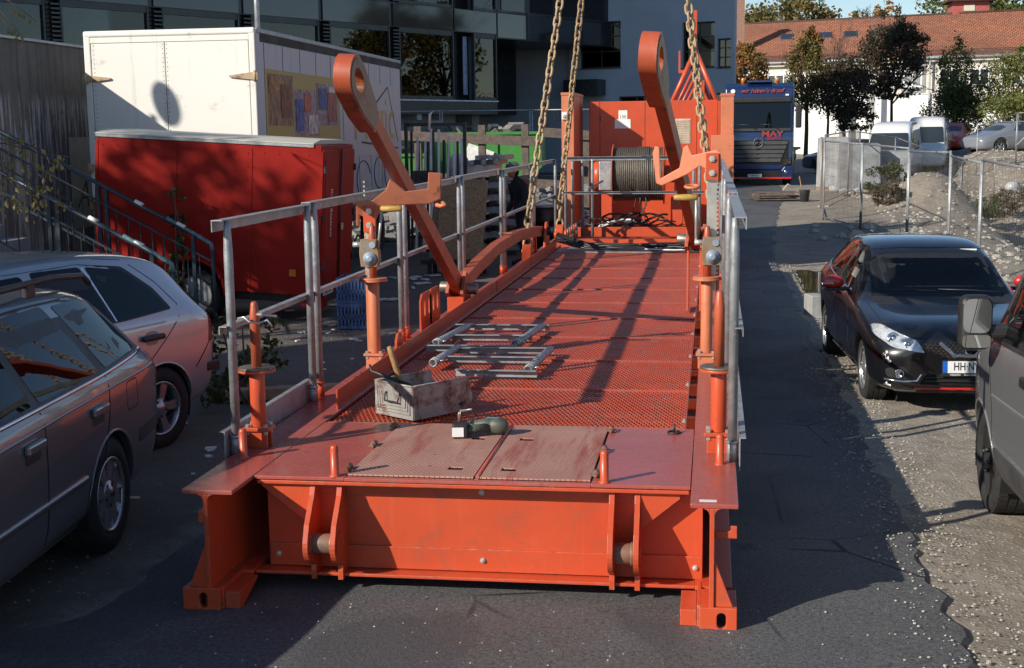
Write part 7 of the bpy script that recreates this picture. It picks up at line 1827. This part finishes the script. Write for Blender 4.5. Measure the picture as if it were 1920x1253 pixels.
for j in range(rows):
    for k_, tt in enumerate((j / rows, (j + 1) / rows)):
        lift = .06 if k_ == 0 else 0.0
        for e0, r0, uu in ((eL, rL, 0.0), (eR, rR, HL)):
            p = e0 + (r0 - e0) * tt; vs.append(p + Vector((0, 0, lift))); uvs.append((uu, tt * 11.0))
    o_ = j * 4; fs.append((o_, o_ + 1, o_ + 3, o_ + 2))
    if j: fs.append((o_ - 2, o_ - 1, o_ + 1, o_))
me = bpy.data.meshes.new('roof'); me.from_pydata([tuple(v) for v in vs], [], fs); ul = me.uv_layers.new()
for lp_ in me.loops: ul.data[lp_.index].uv = uvs[lp_.vertex_index]
me.materials.append(MATS['tiles']); rf = link('roof', me, t)
b = B().tube(rL + Vector((0, 0, .02)), rR + Vector((0, 0, .02)), .13, n=8); b.build('ridge', MATS['tiles'], rf)
hbox(t, 'back_roof', MATS['tiles'], 0, HL, -22, -10, 7.5, 7.9)
b = B().tube(hp(0, .12, 7.98), hp(HL, .12, 7.98), .10, n=8); b.build('gutter', MATS['galv'], t)
def roofpt(px_u, tt, lift): 
    return eL + hx * px_u + ((rL - eL) * (1 - px_u / HL) + (rR - eR) * (px_u / HL)) * tt + Vector((0, 0, lift))
def pxu(px, y):      # distance along the wall for a photo column
    from_ray = cam2w(Vector((px - CX, CY - y, F))); o0 = Vector((0, 0, ZC)); dn = from_ray.dot(hn); tt = (eL - o0).dot(hn) / dn; return (o0 + from_ray * tt - eL).dot(hx)
for px in (1475, 1548, 1596, 1648):
    u = pxu(px, 110) * 1.0; w, l = 1.0, .13
    a_, b2, c_, d_ = roofpt(u - .5, .52, .12), roofpt(u + .6, .52, .12), roofpt(u + .6, .66, .12), roofpt(u - .5, .66, .12)
    s_ = B().add([a_, b2, c_, d_] + [v - Vector((0, 0, .2)) for v in (a_, b2, c_, d_)], [(0, 1, 2, 3), (4, 5, 6, 7), (0, 1, 5, 4), (1, 2, 6, 5), (2, 3, 7, 6), (3, 0, 4, 7)]).build('skylight', MATS['trim_grey'], rf)
    q = [roofpt(u - .38, .535, .135), roofpt(u + .48, .535, .135), roofpt(u + .48, .645, .135), roofpt(u - .38, .645, .135)]
    B().add(q, [(0, 1, 2, 3)]).build('pane', MATS['spandrel'], s_)
for px in (1452, 1492, 1533, 1580, 1610, 1662, 1710, 1778, 1836, 1896, 1955):
    u = pxu(px, 130)
    w = hbox(t, 'window', MATS['frame_white'], u - .75, u + .75, -.549, -.47, 6.95, 7.05)
    hbox(w, 'frame', MATS['frame_white'], u - .75, u + .75, -.549, -.47, 5.70, 5.80); hbox(w, 'frame', MATS['frame_white'], u - .75, u - .64, -.549, -.47, 5.80, 6.95); hbox(w, 'frame', MATS['frame_white'], u + .64, u + .75, -.549, -.47, 5.80, 6.95); hbox(w, 'mullion', MATS['frame_white'], u - .06, u + .06, -.549, -.47, 5.80, 6.95)
    hbox(w, 'pane', MATS['spandrel'], u - .64, u + .64, -.545, -.51, 5.80, 6.95); hbox(w, 'sill', MATS['conc_pale'], u - .85, u + .85, -.549, -.40, 5.60, 5.699)
    hbox(w, 'surround', MATS['house_low'], u - .95, u + .95, -.5495, -.535, 5.55, 7.2)
u = pxu(1742, 120); hbox(t, 'downpipe', MATS['galv'], u, u + .14, -.20, -.06, .2, 7.9); hbox(t, 'grey_panel', MATS['conc'], u - 2.2, u - .3, -.549, -.5, 5.2, 7.9)
u = pxu(1387, 60); b = B(); c = roofpt(u, .28, 0); ch = B().box(c.x - .4, c.x + .4, c.y - .4, c.y + .4, 8.5, 13.9).build('chimney', plain('brick', (.26, .15, .11), .85, 0, .5, 9), rf); B().box(c.x - .5, c.x + .5, c.y - .5, c.y + .5, 13.901, 14.05).build('chimney_cap', MATS['conc'], ch)
u = pxu(1835, 12); c = roofpt(u, 1.0, 0); ph = B().box(c.x - 1.5, c.x + 1.5, c.y + .2, c.y + 3, 11.5, 13.1).build('roof_house', plain('red_render', (.36, .09, .08), .8), rf); B().box(c.x - 2.0, c.x + 2.0, c.y - .3, c.y + 3.5, 13.101, 13.3).build('flat_roof', MATS['tiles'], ph); B().box(c.x - .6, c.x + .3, c.y + .15, c.y + .199, 12.3, 12.8).build('roof_window', MATS['house_wall'], ph)
for px in (1583, 1770, 1640):
    u = pxu(px, 180); hbox(t, 'wall_pillar', MATS['conc_pale'], u - .15, u + .15, .8, 1.1, -.2, 5.9 if px > 1600 else 6.6)

# ------------------------------------------------------------------ trees and plants
def leafmat(name, cols):
    k = N(name); n = k.noise(1.1, 3, .6); n2 = k.noise(17, 2, .6)
    base = k.ramp(k.math('ADD', k.math('MULTIPLY', n, .55), k.math('MULTIPLY', n2, .45)), [(.34 + .32 * i / (len(cols) - 1), c) for i, c in enumerate(cols)])
    k.p.inputs['Subsurface Weight'].default_value = 0
    tl = k.new('ShaderNodeBsdfTranslucent'); k.t.links.new(base, tl.inputs[0]); mx = k.new('ShaderNodeMixShader'); mx.inputs[0].default_value = .3
    k.set(base, .6); k.t.links.new(k.p.outputs[0], mx.inputs[1]); k.t.links.new(tl.outputs[0], mx.inputs[2]); k.t.links.new(mx.outputs[0], k.t.nodes['Material Output'].inputs[0])
    return k.m
G1, G2c, Y1_, O1, R1, DR = (.06, .085, .02), (.12, .15, .035), (.3, .24, .05), (.42, .17, .04), (.3, .08, .03), (.075, .03, .026)
MATS['leaf_orange'] = leafmat('autumn_leaves', [G2c, (.17, .13, .03), O1, (.33, .15, .04)])
MATS['leaf_mix'] = leafmat('turning_leaves', [G1, (.10, .10, .025), (.17, .13, .035), O1])
MATS['leaf_dark'] = leafmat('dark_purple_leaves', [(.034, .04, .02), (.055, .055, .026), (.085, .055, .032), (.15, .075, .04)])
MATS['leaf_green'] = leafmat('green_leaves', [G1, (.11, .13, .03), (.20, .20, .05), (.26, .23, .07)])
MATS['leaf_hedge'] = leafmat('hedge_leaves', [(.03, .05, .012), (.055, .075, .018), (.11, .12, .03)])
MATS['leaf_yellow'] = leafmat('yellowing_leaves', [(.10, .12, .025), (.26, .22, .06), (.40, .30, .12)])
MATS['bark'] = plain('bark', (.06, .047, .038), .9, 0, .4, 8, bump=.5)
MATS['twig'] = plain('reddish_twigs', (.10, .06, .05), .8)
def crown(rng, blobs, n, size, cl_=.13):
    b = B(); vs = []; fs = []; n = int(n * 1.5) if n > 3000 and size < .3 and size != .19 else n
    tot = sum(r[3] * r[4] * r[5] for r in blobs)
    for (cx, cy, cz, rx, ry, rz_) in blobs:
        m = int(n * rx * ry * rz_ / tot)
        # clumps inside the blob
        nc = max(4, m // 45); cl = []
        for _ in range(nc):
            while True:
                v = Vector((rng.uniform(-1, 1), rng.uniform(-1, 1), rng.uniform(-1, 1)))
                if v.length <= 1: break
            v = v.normalized() * (v.length ** .55) if v.length > 0 else v
            cl.append(v)
        for _ in range(m):
            c = rng.choice(cl); v = c + Vector((rng.gauss(0, cl_), rng.gauss(0, cl_), rng.gauss(0, cl_ * .85)))
            p = Vector((cx + v.x * rx, cy + v.y * ry, cz + v.z * rz_)); s_ = size * rng.uniform(.6, 1.35)
            nrm = Vector((rng.gauss(0, 1), rng.gauss(0, 1), rng.gauss(0, .8) + .5)).normalized(); x = nrm.orthogonal().normalized(); x = Matrix.Rotation(rng.uniform(0, 6.28), 3, nrm) @ x; y = nrm.cross(x)
            k_ = len(vs); vs += [p - x * s_ * .5, p + y * s_ * .28, p + x * s_ * .5 + nrm * s_ * .12, p - y * s_ * .28]; fs.append((k_, k_ + 1, k_ + 2, k_ + 3))
    b.add(vs, fs); return b
def bare_mesh(b, name, m, parent):
    me = bpy.data.meshes.new(name); me.from_pydata(b.v, [], b.f); me.materials.append(m); return link(name, me, parent)
def branches(b, rng, p, dr, L, r, depth, spread=.5):
    q = p + dr * L; mid = (p + q) / 2 + Vector((rng.gauss(0, .04), rng.gauss(0, .04), 0)) * L
    b.path([p, mid, q], [r, r * .8, r * .6], 6 if depth > 1 else 4, caps=False)
    if depth:
        for _ in range(3 if depth > 1 else 4):
            d2 = (dr + Vector((rng.gauss(0, spread), rng.gauss(0, spread), rng.gauss(.12, spread * .6)))).normalized()
            s_ = rng.uniform(.45, 1.0); branches(b, rng, p + (q - p) * s_, d2, L * rng.uniform(.5, .75), r * .5, depth - 1, spread)
def tree(name, label, x, y, h, tr, blobs, n, size, mat, group, depth=3, z0=None, extra=None, spread=.45, cl_=.13):
    rng = random.Random(int(x * 131 + y * 17)); z0 = gz(x, y) if z0 is None else z0
    t = thing(name, label, 'tree', (x, y, z0), group=group)
    b = B(); bh = min(q[2] - q[5] * .6 for q in blobs)
    b.path([(0, 0, -.1), (.04, 0, bh * .5), (0, .03, bh)], [tr, tr * .8, tr * .65], 8, caps=False)
    for _ in range(4): branches(b, rng, Vector((0, 0, bh * rng.uniform(.75, 1))), Vector((rng.gauss(0, .35), rng.gauss(0, .35), 1)).normalized(), (h - bh) * .5, tr * .5, depth, spread)
    b.build('trunk', MATS['bark'], t)
    o = bare_mesh(crown(rng, blobs, n, size, cl_), 'crown', mat, t); o['kind'] = 'stuff'
    if extra:
        for blobs2, n2, mat2 in extra:
            o = bare_mesh(crown(rng, blobs2, n2, size), 'crown', mat2, t); o['kind'] = 'stuff'
    return t
GT = 'trees in front of the long house'
tree('maple_tree', 'orange autumn tree between the grey building and the blue truck roof', 2.1, 86, 7.4, .16, [(0, 0, 5.2, 1.3, 1.2, 1.9), (-.3, 0, 6.4, .8, .8, 1.0), (.5, 0, 4.2, 1.0, 1.0, 1.2)], 5200, .20, MATS['leaf_orange'], GT)
tree('maple_tree', 'tall tree with orange-green crown top behind the blue truck', 5.7, 85, 8.2, .15, [(0, 0, 5.4, 1.35, 1.2, 2.2), (.2, 0, 7.2, .65, .6, 1.1)], 5600, .19, MATS['leaf_mix'], GT, extra=[([(.15, 0, 7.1, .6, .55, 1.0)], 900, MATS['leaf_orange'])])
tree('plum_tree', 'dark purple-leaved tree right of the blue truck', 7.9, 84, 6.4, .14, [(0, 0, 4.3, 1.6, 1.3, 1.9), (.6, 0, 2.7, 1.2, 1.0, .9), (-.2, 0, 5.6, 1.0, .9, .9)], 6500, .18, MATS['leaf_dark'], GT)
tree('plum_tree', 'dark round-crowned tree with slender trunk before the white wall', 10.9, 86, 8.9, .12, [(0, 0, 6.0, 1.9, 1.6, 1.9), (-.1, 0, 7.9, .8, .8, 1.1), (.9, 0, 7.0, 1.0, .9, 1.0), (-.8, 0, 6.6, 1.0, 1.0, 1.1), (.1, 0, 4.0, 1.4, 1.2, .7)], 8200, .18, MATS['leaf_dark'], GT)
tree('birch_tree', 'slim yellow-green tree in front of the pillar of the white wall', 14.0, 82, 6.2, .10, [(0, 0, 4.2, 1.0, 1.0, 2.0), (.2, 0, 2.4, 1.3, 1.1, 1.2)], 5200, .16, MATS['leaf_green'], GT)
tree('birch_tree', 'airy yellow-green bush tree under the right windows of the long house', 16.6, 80, 5.6, .09, [(0, 0, 3.3, 1.8, 1.5, 1.7), (.4, 0, 4.7, .8, .8, .8)], 5200, .15, MATS['leaf_green'], GT)
tree('birch_tree', 'wide yellow-green bush tree beside the hedge near the pit', 19.6, 78, 5.0, .09, [(0, 0, 2.9, 2.0, 1.5, 1.5)], 4200, .15, MATS['leaf_green'], GT)
tree('bare_tree', 'leafless reddish tree rising before the roof skylights', 7.4, 90, 9.5, .10, [(0, 0, 6.5, 1.2, 1.2, 2.5)], 120, .12, MATS['leaf_orange'], GT, 4, spread=.28)
GF = 'trees behind the tile roof'
for x, y, z, r, lab, m, n in ((8.0, 150, 14.0, 5.0, 'green tree top behind the left end of the tile roof', 'leaf_mix', 5200), (28.5, 148, 15.0, 6.6, 'broad dark green tree top behind the middle of the tile roof', 'leaf_green', 7500), (36.5, 150, 15.3, 4.6, 'tree top behind the tile roof next to the red roof house', 'leaf_green', 4200), (48.5, 150, 13.5, 5.2, 'tree top behind the right end of the tile roof', 'leaf_green', 4200), (17.0, 150, 15, 2.6, 'thin bare-twigged tree behind the tile roof', 'leaf_orange', 420)):
    tree('far_tree', lab, x, y, z + r * .7, .3, [(0, 0, z - 1, r, r, r * .72), (r * .4, 0, z + .4, r * .6, r * .6, r * .5), (-r * .5, 0, z - 1, r * .6, r * .6, r * .5)], n, .5, MATS[m], GF, 3 if n > 500 else 4, 0)
GO = 'tall trees beyond the hedge'
for x, y, lab in ((27, 67, 'tall green tree beyond the hedge, mirrored in the office windows'), (33, 73, 'tall turning tree beyond the hedge at the far lane end'), (40, 70, 'broad tall tree beyond the hedge past the lane end')):
    tree('tall_tree', lab, x, y, 12, .3, [(0, 0, 6.5, 3.0, 3.0, 3.5), (1, 0, 9.5, 2.0, 2.0, 2.2)], 2600, .4, MATS['leaf_mix'], GO, 3)
# hedge and bushes
def bush(name, label, x, y, blobs, n, size, mat, group, z=None, stems=6, cat='bush'):
    rng = random.Random(int(x * 77 + y * 13)); t = thing(name, label, cat, (x, y, gz(x, y) if z is None else z), group=group)
    b = B()
    for _ in range(stems):
        q = rng.choice(blobs); b.path([(q[0] * .3, q[1] * .3, -.05), (q[0] * .7 + rng.gauss(0, .05), q[1] * .7, q[2] * .6), (q[0] + rng.gauss(0, q[3] * .4), q[1], q[2] + q[5] * .5)], [.02, .014, .006], 5, caps=False)
    b.build('stems', MATS['twig'], t); o = bare_mesh(crown(rng, blobs, n, size), 'foliage', mat, t); o['kind'] = 'stuff'; return t
GH = 'hedge bushes at the right'
for i, (x, y, rx, rz_, lab) in enumerate(((15.2, 74, 1.8, 1.6, 'dense hedge bush behind the far gate leaves'), (18.2, 73, 2.0, 1.7, 'dense hedge bush at the corner of the far lane'), (21.4, 72, 2.2, 1.8, 'broad hedge bush at the end of the far lane'), (13.2, 78, 1.6, 1.9, 'tall hedge bush touching the slim yellow-green tree'))):
    bush('hedge_bush', lab, x, y, [(0, 0, rz_ * .9, rx, 1.2, rz_), (rx * .4, 0, rz_ * 1.3, rx * .6, 1, rz_ * .5)], 4200, .15, MATS['leaf_hedge'] if i % 2 else MATS['leaf_green'], GH)
GW = 'weeds round the pit'
MATS['leaf_dry'] = leafmat('dry_weed', [(.05, .045, .02), (.10, .075, .04), (.17, .12, .07)])
rng = random.Random(3)
for i, (x, y, s_) in enumerate([(5.2, 41.5, .9), (6.9, 45, 1.0), (8.3, 48.5, .9), (9.8, 51, .9), (10.8, 53.3, .9), (4.6, 36.8, .5), (8.6, 47.0, .7), (12.6, 55, 1.0), (7.6, 50.5, 1.1)]):
    bush('dry_weed', ['brown dry weed clump beside the wrapped pallets', 'brown weed clump on the back of the spoil mound', 'tall brown weeds on the pit edge beside the white van', 'tall brown weeds at the middle of the pit edge', 'tall brown weeds below the far mesh gates', 'low green-brown weed at the foot of the corner fence panel', 'brown weed clump where the slope dips into the pit', 'sparse weeds at the head of the gravel slope', 'weed clump just in front of the white van bumper'][i], x, y, [(0, 0, .45 * s_, .8 * s_, .7 * s_, .5 * s_), (.3, 0, .8 * s_, .5 * s_, .5, .4 * s_)], 1500, .10, MATS['leaf_dry'] if i % 3 else MATS['leaf_hedge'], GW, stems=14, cat='weeds')
# grass tufts and scattered stones (nobody could count them)
def scatter(name, label, cat, n, fn, mat, size, kindf):
    b = B(); rg = random.Random(11)
    for _ in range(n):
        x, y = fn(rg); z = gz(x, y); s_ = size * rg.uniform(.4, 1.6) ** 1.5
        kindf(b, rg, x, y, z, s_)
    o = b.build(name, mat, None); return tag(o, label, cat, kind='stuff')
def stone(b, rg, x, y, z, s_):
    vs = []
    a0 = rg.uniform(0, 6)
    for k_ in range(6):
        a_ = a0 + k_ * pi / 3; vs.append((x + s_ * cos(a_) * rg.uniform(.7, 1.1), y + s_ * sin(a_) * rg.uniform(.6, 1), z - s_ * .15))
    for k_ in range(4):
        a_ = a0 + k_ * pi / 2; vs.append((x + s_ * .6 * cos(a_), y + s_ * .55 * sin(a_), z + s_ * rg.uniform(.35, .6)))
    b.add(vs, [(0, 1, 7, 6), (1, 2, 7), (2, 3, 8, 7), (3, 4, 8), (4, 5, 9, 8), (5, 0, 6, 9), (6, 7, 8, 9)])
MATS['stone'] = concrete('pale_stone', (.26, .24, .20), (.48, .45, .39), 0)
scatter('gravel_stones', 'loose gravel scattered over the ground beside the asphalt lane', 'gravel', 12000, lambda r: (1.15 + abs(r.gauss(0, 1.2)), r.uniform(4.5, 26)), MATS['stone'], .006, stone)
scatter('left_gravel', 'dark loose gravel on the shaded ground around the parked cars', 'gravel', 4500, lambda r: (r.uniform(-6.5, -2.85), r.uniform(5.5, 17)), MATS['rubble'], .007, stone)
scatter('slope_stones', 'pale stones covering the slope of the pit', 'stones', 11000, lambda r: (r.uniform(4.3, 18), r.uniform(14, 66)), MATS['stone'], .045, stone)
scatter('lane_grit', 'white grit scattered on the asphalt lane', 'grit', 350, lambda r: (r.uniform(-2.7, 1.0), r.uniform(4.4, 6.3)), plain('pale_grit', (.5, .48, .44), .7), .0032, lambda b, rg, x, y, z, s_: stone(b, rg, x, y, z + .024, s_))
scatter('edge_gravel', 'loose gravel spilled over the crumbled edge of the asphalt lane', 'gravel', 1500, lambda r: (1.13 - abs(r.gauss(0, .14)), r.uniform(4.5, 24)), MATS['stone'], .0055, lambda b, rg, x, y, z, s_: stone(b, rg, x, y, z + .02, s_))
# larger rocks by the fence corner
for i in range(16):
    rg = random.Random(40 + i); x, y = 2.2 + rg.uniform(0, 2.2), 26.5 + rg.uniform(0, 6); s_ = rg.uniform(.12, .28)
    b = B(); stone(b, rg, 0, 0, 0, s_); o = b.build('rock', MATS['stone'], None, .02); o.location = (x, y, gz(x, y) + .03)
    tag(o, 'pale angular rock lying with others at the foot of the corner fence', 'rock', 'rocks at the fence foot')
t = thing('plastic_pipe', 'white plastic sheet rolled and slumped down the pit slope', 'plastic sheet', (12.3, 56, gz(12.3, 56)), world=True)
B().path([(12.2, 56.5, gz(12.2, 56.5) + .12), (12.4, 54.5, gz(12.4, 54.5) + .14), (12.5, 52.5, gz(12.5, 52.5) + .12)], [.22, .14, .12], 9).build('roll', MATS['foil'], t); B().sphere((12.1, 56.8, gz(12.1, 56.8) + .2), .35, 9, 6, (1, .8, .7)).build('crumpled_end', MATS['foil'], t)
# puddle on the lane edge
k = N('puddle_water'); MATS['water'] = k.set((.02, .021, .022), .03, 0, .9)
b = B(); pts = []
for i in range(40):
    a_ = 2 * pi * i / 40; r = 1 + .3 * noise.noise(Vector((cos(a_) * 1.5, sin(a_) * 1.5, 5))); pts.append((1.52 + .45 * r * cos(a_), 20.6 + 2.3 * r * sin(a_), 0))
b.add([(x, y, -.03) for x, y, z in pts], [tuple(range(40))]); struct(b.build('puddle', MATS['water'], None))
# overhanging branch with yellow leaves at the left, potted weed on the trailer side, shade tree
t = thing('leafy_branch', 'overhanging branch with curled yellow-green leaves in front of the concrete wall', 'branch', (-7.2, 13.0, 1.2), world=True)
rg = random.Random(5); P0 = Vector((-7.95, 13.0, 2.25)); b = B(); lv = B()
for i in range(9):
    end = Vector((-6.75 + rg.uniform(-.35, .28), 13.0 + rg.uniform(-.3, .2), 1.80 + rg.uniform(-.35, .45))); mid = (P0 + end) / 2 + Vector((0, 0, rg.uniform(.05, .25)))
    pts = [P0 + (mid - P0) * q for q in (0, .5, 1)] + [mid + (end - mid) * .5 + Vector((0, 0, -.02)), end]; b.path(pts, [.012, .010, .008, .005, .002], 5, caps=False)
    for _ in range(16):
        q = rg.uniform(.35, 1.0); p = mid + (end - mid) * q * 1.0 + Vector((rg.gauss(0, .07), rg.gauss(0, .07), rg.gauss(-.06, .06))); s_ = rg.uniform(.045, .08)
        dn = Vector((rg.gauss(0, .5), rg.gauss(0, .5), -1)).normalized(); x = dn.orthogonal().normalized(); x = Matrix.Rotation(rg.uniform(0, 6.28), 3, dn) @ x; nn = dn.cross(x)
        k_ = len(lv.v); lv.v += [tuple(p), tuple(p + dn * s_ * .5 + x * s_ * .3 + nn * .008), tuple(p + dn * s_ * 1.1), tuple(p + dn * s_ * .5 - x * s_ * .3 + nn * .008)]; lv.f.append((k_, k_ + 1, k_ + 2, k_ + 3))
b.build('twigs', MATS['twig'], t); o = bare_mesh(lv, 'leaves', MATS['leaf_yellow'], t); o['kind'] = 'stuff'
t = thing('leafy_branch', 'small bare twig with few yellow leaves hanging in the top left corner', 'branch', (-7.4, 13.5, 3.5), world=True)
b = B(); lv = B(); P0 = Vector((-7.85, 13.5, 4.0))
for i in range(4):
    end = Vector((-7.12 + rg.uniform(-.15, .2), 13.5, 3.42 + rg.uniform(-.1, .3))); b.path([P0, (P0 + end) / 2 + Vector((0, 0, .06)), end], [.008, .005, .002], 5, caps=False)
    for _ in range(4):
        p = P0 + (end - P0) * rg.uniform(.6, 1); s_ = .06; dn = Vector((rg.gauss(0, .4), rg.gauss(0, .4), -1)).normalized(); x = dn.orthogonal().normalized()
        k_ = len(lv.v); lv.v += [tuple(p), tuple(p + dn * s_ * .5 + x * s_ * .3), tuple(p + dn * s_ * 1.1), tuple(p + dn * s_ * .5 - x * s_ * .3)]; lv.f.append((k_, k_ + 1, k_ + 2, k_ + 3))
b.build('twigs', MATS['twig'], t); o = bare_mesh(lv, 'leaves', MATS['leaf_yellow'], t); o['kind'] = 'stuff'
bush('wild_shoot', 'dark green wild shoot growing up against the red trailer side', -6.55, 15.72, [(0, 0, 1.1, .16, .08, .5), (.02, 0, 1.62, .13, .07, .18), (.05, 0, .5, .2, .1, .4)], 260, .09, MATS['leaf_hedge'], None, 0, 3, 'plant')
bush('ground_ivy', 'dark ivy creeping beside the silver hatchback rear bumper', -4.0, 11.0, [(0, 0, .25, .35, .5, .3), (-.3, .6, .4, .4, .5, .35)], 900, .07, MATS['leaf_hedge'], None, 0, 5, 'plant')
sx_, sy_, _ = sp(-7.0, -15.8, 0)
def spv(s_, p_, z): x, y, _ = sp(s_, p_, 0); return (x, y, z)
sb_ = [spv(0, dp, z_) + (.9, .9, rz_) for dp, z_, rz_ in ((-1.8, 8.5, .8), (-.9, 8.6, .85), (.0, 8.6, .85), (.9, 8.5, .85), (1.6, 8.3, .8), (-1.4, 7.6, .8), (-.3, 7.6, .8), (.8, 7.5, .8), (1.5, 7.3, .7))]
tree('shade_tree', 'loose-crowned tree by the steps that dapples the red trailer with light', sx_, sy_, 10.5, .2, sb_, 3500, .19, MATS['leaf_green'], None, 3, 0, cl_=.24)
# sky only: air in the distance is clear, no haze box needed
